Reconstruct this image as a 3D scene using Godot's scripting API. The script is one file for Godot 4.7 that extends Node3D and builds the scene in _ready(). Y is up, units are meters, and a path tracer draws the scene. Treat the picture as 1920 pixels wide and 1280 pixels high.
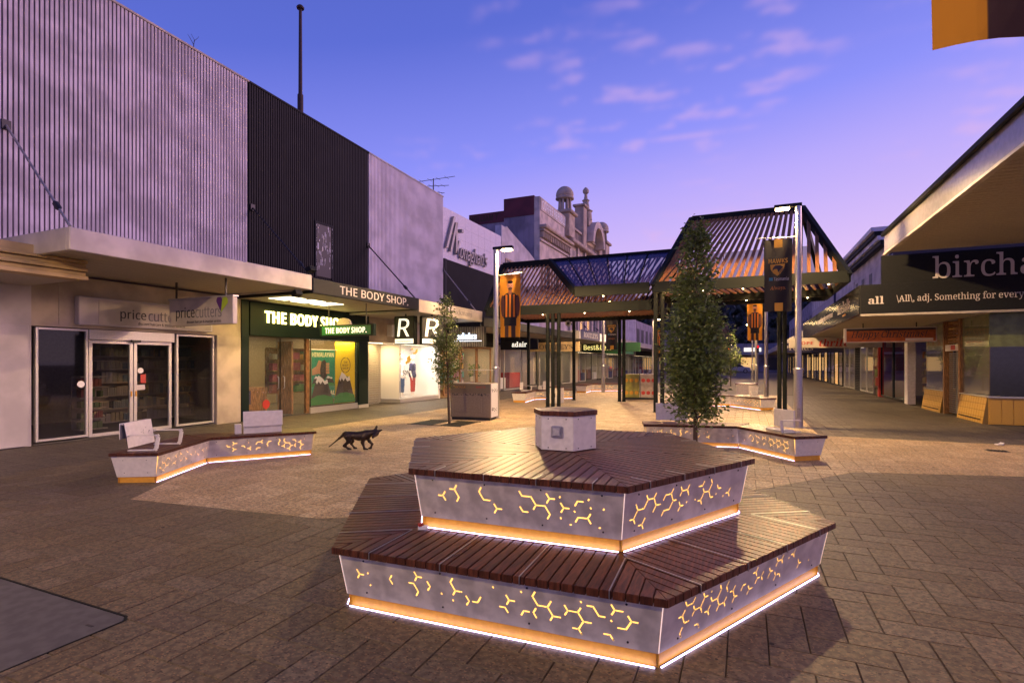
extends Node3D
# x runs across the mall to the right, y up, -z along the mall; camera stands at the origin of the plan

class MB:
	var v := PackedVector3Array()
	var n := PackedVector3Array()
	var uv := PackedVector2Array()
	var c := PackedColorArray()
	var col := Color.WHITE
	var use_col := false
	func tri(a: Vector3, b: Vector3, d: Vector3) -> void:
		var nn := (b - a).cross(d - a).normalized()
		tri_n(a, b, d, nn, nn, nn)
	func tri_n(a: Vector3, b: Vector3, d: Vector3, na: Vector3, nb: Vector3, nd: Vector3) -> void:
		v.append(a); v.append(d); v.append(b)
		n.append(na); n.append(nd); n.append(nb)
		for k in 3:
			uv.append(Vector2.ZERO)
			c.append(col)
	func quad(a: Vector3, b: Vector3, d: Vector3, e: Vector3) -> void:
		tri(a, b, d)
		tri(a, d, e)
	func quad_uv(a: Vector3, b: Vector3, d: Vector3, e: Vector3, u0: Vector2, u1: Vector2) -> void:
		var i := v.size()
		quad(a, b, d, e)
		var t := [Vector2(u0.x, u1.y), Vector2(u1.x, u0.y), Vector2(u1.x, u1.y), Vector2(u0.x, u1.y), Vector2(u0.x, u0.y), Vector2(u1.x, u0.y)]
		for k in 6:
			uv[i + k] = t[k]
	func box(lo: Vector3, hi: Vector3) -> void:
		obox((lo + hi) / 2, Basis.IDENTITY, hi - lo)
	func obox(ce: Vector3, b: Basis, size: Vector3) -> void:
		var x := b.x * size.x / 2
		var y := b.y * size.y / 2
		var z := b.z * size.z / 2
		var p := []
		for k in 8:
			p.append(ce + (x if k & 1 else -x) + (y if k & 2 else -y) + (z if k & 4 else -z))
		for f in [[4, 5, 7, 6], [1, 0, 2, 3], [5, 1, 3, 7], [0, 4, 6, 2], [6, 7, 3, 2], [0, 1, 5, 4]]:
			quad(p[f[0]], p[f[1]], p[f[2]], p[f[3]])
	func bbox(lo: Vector3, hi: Vector3, r: float) -> void:
		# a box with chamfered edges
		var ce := (lo + hi) / 2
		var h := (hi - lo) / 2
		var s := [-1.0, 1.0]
		for ax in 3:
			var a1 := (ax + 1) % 3
			var a2 := (ax + 2) % 3
			for sg in s:
				var q := []
				for w in [[-1, -1], [1, -1], [1, 1], [-1, 1]]:
					var p := Vector3.ZERO
					p[ax] = sg * h[ax]
					p[a1] = w[0] * (h[a1] - r)
					p[a2] = w[1] * (h[a2] - r)
					q.append(ce + p)
				if sg > 0: quad(q[0], q[1], q[2], q[3])
				else: quad(q[3], q[2], q[1], q[0])
			for s1 in s:
				for s2 in s:
					var e := []
					for w in [[-1, 0], [1, 0], [1, 1], [-1, 1]]:
						var p := Vector3.ZERO
						p[ax] = w[0] * (h[ax] - r)
						p[a1] = s1 * (h[a1] - (r if w[1] else 0.0))
						p[a2] = s2 * (h[a2] - (0.0 if w[1] else r))
						e.append(ce + p)
					if s1 * s2 > 0: quad(e[0], e[1], e[2], e[3])
					else: quad(e[3], e[2], e[1], e[0])
		for sx in s:
			for sy in s:
				for sz in s:
					var a := ce + Vector3(sx * h.x, sy * (h.y - r), sz * (h.z - r))
					var b := ce + Vector3(sx * (h.x - r), sy * h.y, sz * (h.z - r))
					var d := ce + Vector3(sx * (h.x - r), sy * (h.y - r), sz * h.z)
					if sx * sy * sz > 0: tri(a, b, d)
					else: tri(a, d, b)
	func beam(a: Vector3, b: Vector3, w: float, h: float, up := Vector3.UP) -> void:
		var z := (b - a).normalized()
		var x := up.cross(z).normalized()
		var y := z.cross(x)
		obox((a + b) / 2, Basis(x, y, z), Vector3(w, h, a.distance_to(b)))
	func prism(poly: PackedVector2Array, xf: Transform3D, depth: float) -> void:
		var p := poly
		if Geometry2D.is_polygon_clockwise(p):
			p = p.duplicate()
			p.reverse()
		var ix := Geometry2D.triangulate_polygon(p)
		for k in range(0, ix.size(), 3):
			var a := p[ix[k]]
			var b := p[ix[k + 1]]
			var d := p[ix[k + 2]]
			if (b - a).cross(d - a) < 0:
				var w := b
				b = d
				d = w
			tri(xf * Vector3(a.x, a.y, depth), xf * Vector3(b.x, b.y, depth), xf * Vector3(d.x, d.y, depth))
			tri(xf * Vector3(a.x, a.y, 0), xf * Vector3(d.x, d.y, 0), xf * Vector3(b.x, b.y, 0))
		for k in p.size():
			var a := p[k]
			var b := p[(k + 1) % p.size()]
			quad(xf * Vector3(a.x, a.y, 0), xf * Vector3(b.x, b.y, 0), xf * Vector3(b.x, b.y, depth), xf * Vector3(a.x, a.y, depth))
	func tube(pts: Array, rads: Array, sides := 10, cap := true) -> void:
		var rings := []
		var nrm := []
		var ref := Vector3(0.31, 0.2, 0.93).normalized()
		for k in pts.size():
			var d: Vector3 = (pts[mini(k + 1, pts.size() - 1)] - pts[maxi(k - 1, 0)]).normalized()
			var x := ref.cross(d).normalized()
			var y := d.cross(x)
			var r := []
			var q := []
			for j in sides:
				var o := x * cos(TAU * j / sides) + y * sin(TAU * j / sides)
				q.append(o)
				r.append(pts[k] + o * rads[k])
			rings.append(r)
			nrm.append(q)
		for k in pts.size() - 1:
			for j in sides:
				var m := (j + 1) % sides
				tri_n(rings[k][j], rings[k][m], rings[k + 1][m], nrm[k][j], nrm[k][m], nrm[k + 1][m])
				tri_n(rings[k][j], rings[k + 1][m], rings[k + 1][j], nrm[k][j], nrm[k + 1][m], nrm[k + 1][j])
		if cap:
			for j in range(1, sides - 1):
				tri(rings[0][0], rings[0][j + 1], rings[0][j])
				var e: Array = rings[-1]
				tri(e[0], e[j], e[j + 1])
	func lathe(prof: Array, o: Vector3, sides := 20) -> void:
		for k in prof.size() - 1:
			var a: Vector2 = prof[k]
			var b: Vector2 = prof[k + 1]
			var t := Vector2(b.y - a.y, a.x - b.x).normalized()
			for j in sides:
				var d0 := Vector3(cos(TAU * j / sides), 0, sin(TAU * j / sides))
				var d1 := Vector3(cos(TAU * (j + 1) / sides), 0, sin(TAU * (j + 1) / sides))
				var n0 := d0 * t.x + Vector3.UP * t.y
				var n1 := d1 * t.x + Vector3.UP * t.y
				var p00 := o + d0 * a.x + Vector3.UP * a.y
				var p01 := o + d1 * a.x + Vector3.UP * a.y
				var p10 := o + d0 * b.x + Vector3.UP * b.y
				var p11 := o + d1 * b.x + Vector3.UP * b.y
				tri_n(p00, p11, p01, n0, n1, n1)
				tri_n(p00, p10, p11, n0, n0, n1)
	func mesh() -> ArrayMesh:
		var a := []
		a.resize(Mesh.ARRAY_MAX)
		a[Mesh.ARRAY_VERTEX] = v
		a[Mesh.ARRAY_NORMAL] = n
		a[Mesh.ARRAY_TEX_UV] = uv
		if use_col: a[Mesh.ARRAY_COLOR] = c
		var m := ArrayMesh.new()
		m.add_surface_from_arrays(Mesh.PRIMITIVE_TRIANGLES, a)
		return m

var rng := RandomNumberGenerator.new()
var M := {}
var T := {}
var used := {}
const YAW := 0.414507
const WL := -12.8
const WR := 5.86
var BL := Basis(Vector3(0, 0, -1), Vector3.UP, Vector3(1, 0, 0))
var BR := Basis(Vector3(0, 0, 1), Vector3.UP, Vector3(-1, 0, 0))

func P(t: float, y: float, s: float) -> Vector3:
	return Vector3(t, y, -s)

func cam_xz(x: float, y: float, z: float) -> Vector3:
	# from camera axes (right, up, forward) to the plan
	return Vector3(x * cos(YAW) - z * sin(YAW), y, -(x * sin(YAW) + z * cos(YAW)))

func numbered(called: String) -> String:
	if not used.has(called):
		used[called] = 0
		return called
	used[called] += 1
	return "%s_%03d" % [called, used[called]]

func thing(called: String, label: String, category: String, at := Vector3.ZERO, b := Basis.IDENTITY, group := "") -> Node3D:
	var o := Node3D.new()
	o.name = numbered(called)
	add_child(o)
	o.transform = Transform3D(b, at)
	tag(o, label, category, group)
	return o

func tag(o: Node, label: String, category: String, group := "") -> void:
	o.set_meta("label", label)
	o.set_meta("category", category)
	if group: o.set_meta("group", group)

func part(parent: Node, called: String, mb, mat: Material, at := Vector3.ZERO, b := Basis.IDENTITY) -> MeshInstance3D:
	var o := MeshInstance3D.new()
	o.name = called if parent != self else numbered(called)
	o.mesh = mb.mesh() if mb is MB else mb
	o.material_override = mat
	parent.add_child(o, true)
	o.transform = Transform3D(b, at)
	return o

func stuff(o: Node) -> Node:
	o.set_meta("kind", "stuff")
	return o

func structure(o: Node) -> Node:
	o.set_meta("kind", "structure")
	return o

func bx(parent: Node, called: String, lo: Vector3, hi: Vector3, mat: Material, r := 0.0) -> MeshInstance3D:
	var m := MB.new()
	var c := (lo + hi) / 2
	if r > 0: m.bbox(lo - c, hi - c, r)
	else: m.box(lo - c, hi - c)
	return part(parent, called, m, mat, c)

func lin(r: float, g: float, b: float) -> Color:
	return Color(r, g, b).linear_to_srgb()

func mk(key: String, c: Color, rough := 0.6, metal := 0.0, tex = null, sc := 1.0) -> StandardMaterial3D:
	var m := StandardMaterial3D.new()
	m.albedo_color = c
	m.roughness = rough
	m.metallic = metal
	if tex:
		m.albedo_texture = tex
		m.uv1_triplanar = true
		m.uv1_world_triplanar = true
		m.uv1_scale = Vector3.ONE * sc
	M[key] = m
	return m

func glow(key: String, c: Color, e: float) -> StandardMaterial3D:
	var m := mk(key, c, 0.5)
	m.emission_enabled = true
	m.emission = c
	m.emission_energy_multiplier = e
	return m

func lettering(parent: Node, called: String, s: String, at: Vector3, b: Basis, w: float, h: float, mat: Material, font := "Droid Sans", depth := 0.02, bold := false, italic := false) -> MeshInstance3D:
	# text scaled to fill a w by h box centred at "at"
	var f := SystemFont.new()
	f.font_names = PackedStringArray([font])
	if bold: f.font_weight = 700
	f.font_italic = italic
	var tm := TextMesh.new()
	tm.text = s
	tm.font = f
	tm.font_size = 64
	tm.pixel_size = 0.01
	tm.depth = 0.1
	tm.curve_step = 2.0
	var bb := tm.get_aabb()
	var o := MeshInstance3D.new()
	o.name = called
	o.mesh = tm
	o.material_override = mat
	parent.add_child(o, true)
	var k := Vector3(w / bb.size.x, h / bb.size.y, depth / 0.1)
	var ce := bb.get_center()
	o.transform = Transform3D(b * Basis.from_scale(k), at - b * (ce * k))
	return o

func omni(at: Vector3, c: Color, e: float, size: float, called := "lamp_light", parent: Node = self) -> OmniLight3D:
	var l := OmniLight3D.new()
	l.name = called
	l.light_color = c
	l.light_energy = e
	l.light_size = size
	l.omni_range = 40.0
	l.omni_attenuation = 2.0
	l.shadow_enabled = true
	parent.add_child(l, true)
	l.position = at
	return l

func area(at: Vector3, b: Basis, w: float, h: float, c: Color, e: float, called := "panel_light", parent: Node = self) -> AreaLight3D:
	# shines along -b.z
	var l := AreaLight3D.new()
	l.name = called
	l.area_size = Vector2(w, h)
	l.light_color = c
	l.light_energy = e
	l.area_range = 30.0
	l.shadow_enabled = true
	parent.add_child(l, true)
	l.transform = Transform3D(b, at)
	return l

func noise_image(seed_: int, freq: float, size: int, lo: float, hi: float, oct := 4, tint := Vector3.ONE) -> Image:
	var f := FastNoiseLite.new()
	f.seed = seed_
	f.noise_type = FastNoiseLite.TYPE_SIMPLEX_SMOOTH
	f.frequency = freq
	f.fractal_octaves = oct
	var im := f.get_seamless_image(size, size)
	im.convert(Image.FORMAT_RGB8)
	for y in size:
		for x in size:
			var k: float = lerpf(lo, hi, smoothstep(0.15, 0.85, im.get_pixel(x, y).r))
			im.set_pixel(x, y, Color(minf(k * tint.x, 1), minf(k * tint.y, 1), minf(k * tint.z, 1)))
	return im

func tex(im: Image) -> ImageTexture:
	im.generate_mipmaps()
	return ImageTexture.create_from_image(im)
func make_sky() -> PanoramaSkyMaterial:
	# dusk: deep blue overhead, lilac low down, a pink afterglow beyond the right end of the mall, thin torn clouds
	var w := 1024
	var h := 512
	var f := FastNoiseLite.new()
	f.seed = 11
	f.noise_type = FastNoiseLite.TYPE_SIMPLEX_SMOOTH
	f.frequency = 1.0
	f.fractal_octaves = 5
	var g := FastNoiseLite.new()
	g.seed = 5
	g.noise_type = FastNoiseLite.TYPE_SIMPLEX_SMOOTH
	g.frequency = 0.35
	var im := Image.create(w, h, false, Image.FORMAT_RGBF)
	# colour by height above the horizon; away from the afterglow the same colours lie lower
	var knots := [[0.0, Vector3(0.95, 0.66, 0.86)], [0.12, Vector3(0.84, 0.59, 0.94)], [0.317, Vector3(0.49, 0.405, 0.98)], [0.409, Vector3(0.275, 0.295, 0.96)], [0.59, Vector3(0.114, 0.160, 0.68)], [0.85, Vector3(0.065, 0.10, 0.46)], [1.4, Vector3(0.05, 0.08, 0.38)]]
	var glowdir := P(0.7, 0.0, 1.0).normalized()
	for y in h:
		var el := (0.5 - (y + 0.5) / h) * PI
		for x in w:
			var az := (x + 0.5) / w * TAU
			# the first column looks along -z, the next quarter along +x
			var d := Vector3(sin(az) * cos(el), sin(el), -cos(az) * cos(el))
			var e := maxf(d.y, 0.0)
			var side: float = 0.5 + 0.5 * Vector3(d.x, 0, d.z).normalized().dot(glowdir)
			var q0 := e + 0.30 * (0.933 - side)
			var c: Vector3 = knots[0][1]
			for k in knots.size() - 1:
				if q0 >= knots[k][0]: c = (knots[k][1] as Vector3).lerp(knots[k + 1][1], clampf((q0 - knots[k][0]) / (knots[k + 1][0] - knots[k][0]), 0, 1))
			if d.y > 0.02:
				var q := Vector2(d.x, d.z) / (d.y + 0.12)
				var k := f.get_noise_2d(q.x * 4.0 + q.y * 3.0, q.y * 11.0)
				var m := smoothstep(0.05, 0.45, g.get_noise_2d(q.x * 2.0, q.y * 2.0) + 0.10 + 1.1 * (side - 0.84))
				var a := smoothstep(0.02, 0.5, k) * m * smoothstep(0.02, 0.2, d.y) * 0.42
				c = c.lerp(Vector3(0.78, 0.48, 0.82), a)
			im.set_pixel(x, y, Color(c.x, c.y, c.z))
	var m := PanoramaSkyMaterial.new()
	m.panorama = ImageTexture.create_from_image(im)
	return m

func build_environment() -> void:
	var cam := Camera3D.new()
	cam.name = "camera"
	add_child(cam)
	cam.position = Vector3(0, 1.63, 0)
	cam.rotation.y = YAW
	cam.projection = Camera3D.PROJECTION_FRUSTUM
	cam.near = 0.05
	cam.far = 3000.0
	cam.size = 0.05 * 1.28
	cam.frustum_offset = Vector2(0, 0.05 * 0.040)
	cam.current = true
	var we := WorldEnvironment.new()
	we.name = "world_environment"
	var e := Environment.new()
	e.background_mode = Environment.BG_SKY
	e.sky = Sky.new()
	e.sky.sky_material = make_sky()
	e.background_energy_multiplier = 1.0
	e.tonemap_mode = Environment.TONE_MAPPER_LINEAR
	e.tonemap_exposure = 1.0
	e.sdfgi_enabled = true
	e.ssao_enabled = true
	e.ssil_enabled = true
	we.environment = e
	add_child(we)
	# the last afterglow of the sun that has set beyond the right side of the mall
	var sun := DirectionalLight3D.new()
	sun.name = "afterglow"
	sun.light_color = Color(1.0, 0.78, 0.86)
	sun.light_energy = 0.52
	sun.light_angular_distance = 25.0
	sun.shadow_enabled = true
	add_child(sun)
	sun.look_at_from_position(Vector3.ZERO, -P(0.9, 0.34, 0.6))

func build_materials() -> void:
	rng.seed = 77
	T.grime = tex(noise_image(3, 0.012, 256, 0.84, 1.0, 5))
	T.fine = tex(noise_image(9, 0.06, 256, 0.93, 1.0, 3))
	# aggregate: chips of pale and dark stone in the paver face
	var sp := noise_image(21, 0.05, 512, 0.55, 0.82, 4)
	for k in 7000:
		var b := rng.randf()
		var q := Color(0.95, 0.9, 0.86) if b < 0.45 else (Color(0.34, 0.30, 0.27) if b < 0.65 else Color(0.72, 0.62, 0.55))
		sp.fill_rect(Rect2i(rng.randi() % 510, rng.randi() % 510, 2 + rng.randi() % 4, 1 + rng.randi() % 3), q)
	T.speckle = tex(sp)
	# timber grain along v
	var wg := Image.create(256, 256, false, Image.FORMAT_RGB8)
	var f := FastNoiseLite.new()
	f.seed = 4
	f.frequency = 0.02
	f.fractal_octaves = 4
	for y in 256:
		for x in 256:
			var k := 0.78 + 0.4 * f.get_noise_2d(x * 6.0, y * 0.7) + 0.12 * f.get_noise_2d(x * 30.0, y * 3.0)
			k = clampf(k, 0.4, 1.0)
			wg.set_pixel(x, y, Color(k, k * 0.97, k * 0.94))
	T.wood = tex(wg)
	# blotchy stains and drips on old painted sheet
	var stn := noise_image(31, 0.012, 512, 0.62, 1.0, 5)
	var fs := FastNoiseLite.new()
	fs.seed = 14
	fs.frequency = 0.01
	for y in 512:
		for x in 512:
			var k: float = stn.get_pixel(x, y).r
			var dr := fs.get_noise_2d(x * 7.0, y * 0.5)
			k = clampf(lerpf(1.0, k, 0.5) - maxf(dr, 0.0) * 0.16, 0.3, 1.0)
			stn.set_pixel(x, y, Color(k, k * 0.985, k * 0.97))
	T.stain = tex(stn)
	mk("sheet_white", lin(0.64, 0.59, 0.62), 0.55, 0.0, T.stain, 0.16)
	mk("sheet_pale", lin(0.66, 0.61, 0.65), 0.5, 0.0, T.grime, 0.25)
	mk("sheet_black", lin(0.013, 0.013, 0.013), 0.6, 0.0, T.grime, 0.3).metallic_specular = 0.3
	mk("groove_shade_joint", lin(0.05, 0.04, 0.05), 0.8)  # shade between facade ribs painted as dark colour; elsewhere plain dark joints
	mk("render_white", lin(0.58, 0.54, 0.54), 0.75, 0.0, T.grime, 0.22)
	mk("render_cream", lin(0.52, 0.44, 0.34), 0.75, 0.0, T.grime, 0.3)
	mk("cream_trim", lin(0.50, 0.36, 0.17), 0.6, 0.0, T.grime, 0.4)
	mk("fascia_white", lin(0.50, 0.45, 0.39), 0.5, 0.0, T.grime, 0.3)
	mk("soffit", lin(0.42, 0.37, 0.30), 0.7, 0.0, T.fine, 1.0)
	mk("tile_white", lin(0.70, 0.66, 0.70), 0.35, 0.0, T.fine, 0.6)
	mk("maroon", lin(0.13, 0.022, 0.030), 0.75, 0.0, T.grime, 0.2)
	mk("old_wall", lin(0.30, 0.27, 0.32), 0.85, 0.0, T.stain, 0.09)
	mk("stone", lin(0.56, 0.44, 0.32), 0.85, 0.0, T.grime, 0.3)
	mk("stone_pale", lin(0.66, 0.55, 0.45), 0.8, 0.0, T.grime, 0.3)
	mk("charcoal", lin(0.018, 0.019, 0.021), 0.6, 0.0, T.fine, 0.8).metallic_specular = 0.25
	mk("charcoal_gloss", lin(0.030, 0.033, 0.038), 0.16, 0.0, T.fine, 0.5)
	mk("green_black", lin(0.006, 0.016, 0.013), 0.45).metallic_specular = 0.3
	mk("steel_dark", lin(0.012, 0.0145, 0.013), 0.6, 0.0, T.fine, 1.0).metallic_specular = 0.25
	mk("steel", lin(0.50, 0.48, 0.46), 0.34, 0.85, T.fine, 1.4)
	mk("galv", lin(0.36, 0.34, 0.32), 0.45, 0.5, T.fine, 1.0)
	mk("alu", lin(0.55, 0.53, 0.50), 0.4, 0.4, T.fine, 2.0)
	mk("white_metal", lin(0.72, 0.68, 0.64), 0.38, 0.0, T.fine, 0.8)
	mk("panel_metal", lin(0.80, 0.76, 0.69), 0.36, 0.45, T.grime, 1.6)
	mk("yellow_plate", lin(0.72, 0.36, 0.03), 0.5, 0.0, T.fine, 1.0)
	mk("bolt", lin(0.05, 0.045, 0.04), 0.4, 0.6)
	mk("black", lin(0.012, 0.012, 0.013), 0.5)
	mk("rubber", lin(0.015, 0.015, 0.015), 0.8)
	mk("red", lin(0.40, 0.022, 0.015), 0.5)
	mk("white", lin(0.75, 0.74, 0.72), 0.5)
	mk("ink", lin(0.025, 0.022, 0.025), 0.6)
	mk("ink_grey", lin(0.20, 0.19, 0.20), 0.6)
	mk("ink_pale", lin(0.55, 0.50, 0.48), 0.5)
	mk("yellow", lin(0.72, 0.42, 0.02), 0.6)
	mk("gold", lin(0.60, 0.30, 0.02), 0.6)
	mk("bronze", lin(0.050, 0.034, 0.024), 0.42, 0.55, T.grime, 3.0)
	mk("timber", lin(0.42, 0.22, 0.08), 0.55, 0.0, T.wood, 1.0)
	mk("slat", lin(0.46, 0.20, 0.06), 0.55, 0.0, T.wood, 1.0)
	mk("bark", lin(0.10, 0.07, 0.05), 0.9, 0.0, T.grime, 3.0)
	mk("asphalt", lin(0.055, 0.052, 0.052), 0.9, 0.0, T.speckle, 0.6)
	mk("cover", lin(0.085, 0.080, 0.082), 0.6, 0.0, T.grime, 2.2)
	mk("joint", lin(0.065, 0.052, 0.040), 0.95, 0.0, T.grime, 1.0)
	mk("far_ground", lin(0.17, 0.14, 0.115), 0.8, 0.0, T.speckle, 0.5)
	mk("interior_wall", lin(0.34, 0.30, 0.26), 0.8, 0.0, T.fine, 0.7)
	mk("interior_pale", lin(0.60, 0.55, 0.48), 0.8, 0.0, T.fine, 0.7)
	mk("carpet", lin(0.12, 0.11, 0.10), 0.95, 0.0, T.fine, 2.0)
	mk("shutter", lin(0.56, 0.50, 0.38), 0.45, 0.3, T.fine, 1.0)
	mk("skin_white", lin(0.72, 0.66, 0.60), 0.45)
	mk("navy", lin(0.035, 0.035, 0.10), 0.8)
	mk("jeans", lin(0.05, 0.10, 0.24), 0.85)
	mk("blouse", lin(0.70, 0.68, 0.72), 0.8)
	mk("orange_print", lin(0.45, 0.11, 0.015), 0.5, 0.0, T.grime, 1.2)
	mk("hill", lin(0.030, 0.034, 0.030), 0.95, 0.0, T.grime, 0.02)
	for k in 4:
		var br: float = [1.0, 0.86, 1.14, 0.74][k]
		mk("deck%d" % k, lin(0.135 * br, 0.046 * br, 0.022 * br), 0.42, 0.0, T.wood, 1.3).metallic_specular = 0.35
	var g := mk("glass", Color(0.55, 0.6, 0.62, 0.10), 0.03)
	g.transparency = BaseMaterial3D.TRANSPARENCY_ALPHA
	g = mk("glass_shade_tint", Color(0.06, 0.065, 0.07, 0.5), 0.03)  # dark tint in the glass stands in for the dimness of the rooms behind
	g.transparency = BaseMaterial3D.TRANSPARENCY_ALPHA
	g = mk("sheet_roof", Color(0.22, 0.20, 0.42, 0.62), 0.12)
	g.transparency = BaseMaterial3D.TRANSPARENCY_ALPHA
	g = mk("acrylic", Color(0.92, 0.92, 0.94, 0.45), 0.1)
	g.transparency = BaseMaterial3D.TRANSPARENCY_ALPHA
	var lf := mk("leaf", Color.WHITE, 0.5)
	lf.vertex_color_use_as_albedo = true
	lf.backlight_enabled = true
	lf.backlight = Color(0.25, 0.3, 0.1)
	var pv := mk("paver", Color.WHITE, 0.62, 0.0, T.speckle, 0.62)
	pv.vertex_color_use_as_albedo = true
	var it := mk("goods", Color.WHITE, 0.55)
	it.vertex_color_use_as_albedo = true
	glow("diffuser_light", Color(1.0, 0.80, 0.42), 1.7)
	mk("fascia_gloss", lin(0.30, 0.28, 0.28), 0.22, 0.0, T.fine, 0.4)
	glow("led_strip_light", Color(0.84, 0.78, 1.0), 6.0)
	glow("lamp_head_light", Color(1.0, 0.84, 0.58), 60.0)
	glow("corner_slit_light", Color(1.0, 0.86, 0.80), 0.9)
	glow("pin_light", Color(1.0, 0.9, 0.75), 14.0)
	glow("neon_warm_sign", Color(1.0, 0.94, 0.55), 6.0)
	glow("neon_white_sign", Color(0.86, 0.92, 1.0), 3.0)
	glow("lightbox_sign", Color(1.0, 0.97, 0.88), 1.1)
	glow("ceiling_tube_light", Color(1.0, 0.94, 0.80), 4.0)
	glow("window_lit_glow", Color(1.0, 0.78, 0.48), 0.9)
	glow("signal_red_light", Color(1.0, 0.06, 0.03), 6.0)
	glow("signal_amber_light", Color(1.0, 0.42, 0.05), 6.0)
	glow("store_name_sign", Color(1.0, 0.92, 0.55), 1.3)
	glow("lit_green_sign", Color(0.10, 0.40, 0.22), 0.10)
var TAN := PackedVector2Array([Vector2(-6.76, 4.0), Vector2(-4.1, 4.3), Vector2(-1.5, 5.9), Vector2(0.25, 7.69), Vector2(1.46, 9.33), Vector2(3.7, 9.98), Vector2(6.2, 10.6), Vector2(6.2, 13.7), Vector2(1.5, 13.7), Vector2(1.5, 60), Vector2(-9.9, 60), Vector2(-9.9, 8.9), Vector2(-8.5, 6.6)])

func paver_mesh(poly: PackedVector2Array, ce: Vector2, lift: float, col: Color) -> MB:
	# a slab with a chamfered rim; poly is in (across, along) metres
	var m := MB.new()
	m.use_col = true
	m.col = col
	var ins := Geometry2D.offset_polygon(poly, -0.0045)
	if ins.is_empty(): return m
	var q: PackedVector2Array = ins[0]
	var p := poly
	if Geometry2D.is_polygon_clockwise(q): q.reverse()
	var ix := Geometry2D.triangulate_polygon(q)
	for k in range(0, ix.size(), 3):
		var a := q[ix[k]] - ce
		var b := q[ix[k + 1]] - ce
		var d := q[ix[k + 2]] - ce
		var pa := Vector3(a.x, lift, -a.y)
		var pb := Vector3(b.x, lift, -b.y)
		var pd := Vector3(d.x, lift, -d.y)
		if (pb - pa).cross(pd - pa).y < 0: m.tri(pa, pd, pb)
		else: m.tri(pa, pb, pd)
	for k in q.size():
		var a := q[k] - ce
		var b := q[(k + 1) % q.size()] - ce
		var o := (b - a).orthogonal().normalized() * -1.0
		if o.dot((a + b) / 2.0 - (q[0] + q[q.size() / 2]) / 2.0 + ce) < 0: o = -o
		var a2 := a + o * 0.004
		var b2 := b + o * 0.004
		m.quad(Vector3(a.x, lift, -a.y), Vector3(a2.x, lift - 0.008, -a2.y), Vector3(b2.x, lift - 0.008, -b2.y), Vector3(b.x, lift, -b.y))
	return m

func tone(zone: int, k: int) -> Color:
	var v: float = [1.0, 0.88, 1.1, 0.95, 1.2][k % 5]
	var h: float = [0.0, 0.012, -0.008, 0.02, 0.0][(k * 3) % 5]
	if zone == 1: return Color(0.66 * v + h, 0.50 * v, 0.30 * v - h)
	if zone == 2: return Color(0.165 * v, 0.138 * v, 0.104 * v)  # grey paving, darkened further to paint in the shade below the awnings
	return Color(0.215 * v + h * 0.5, 0.165 * v, 0.098 * v - h * 0.5)

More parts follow.
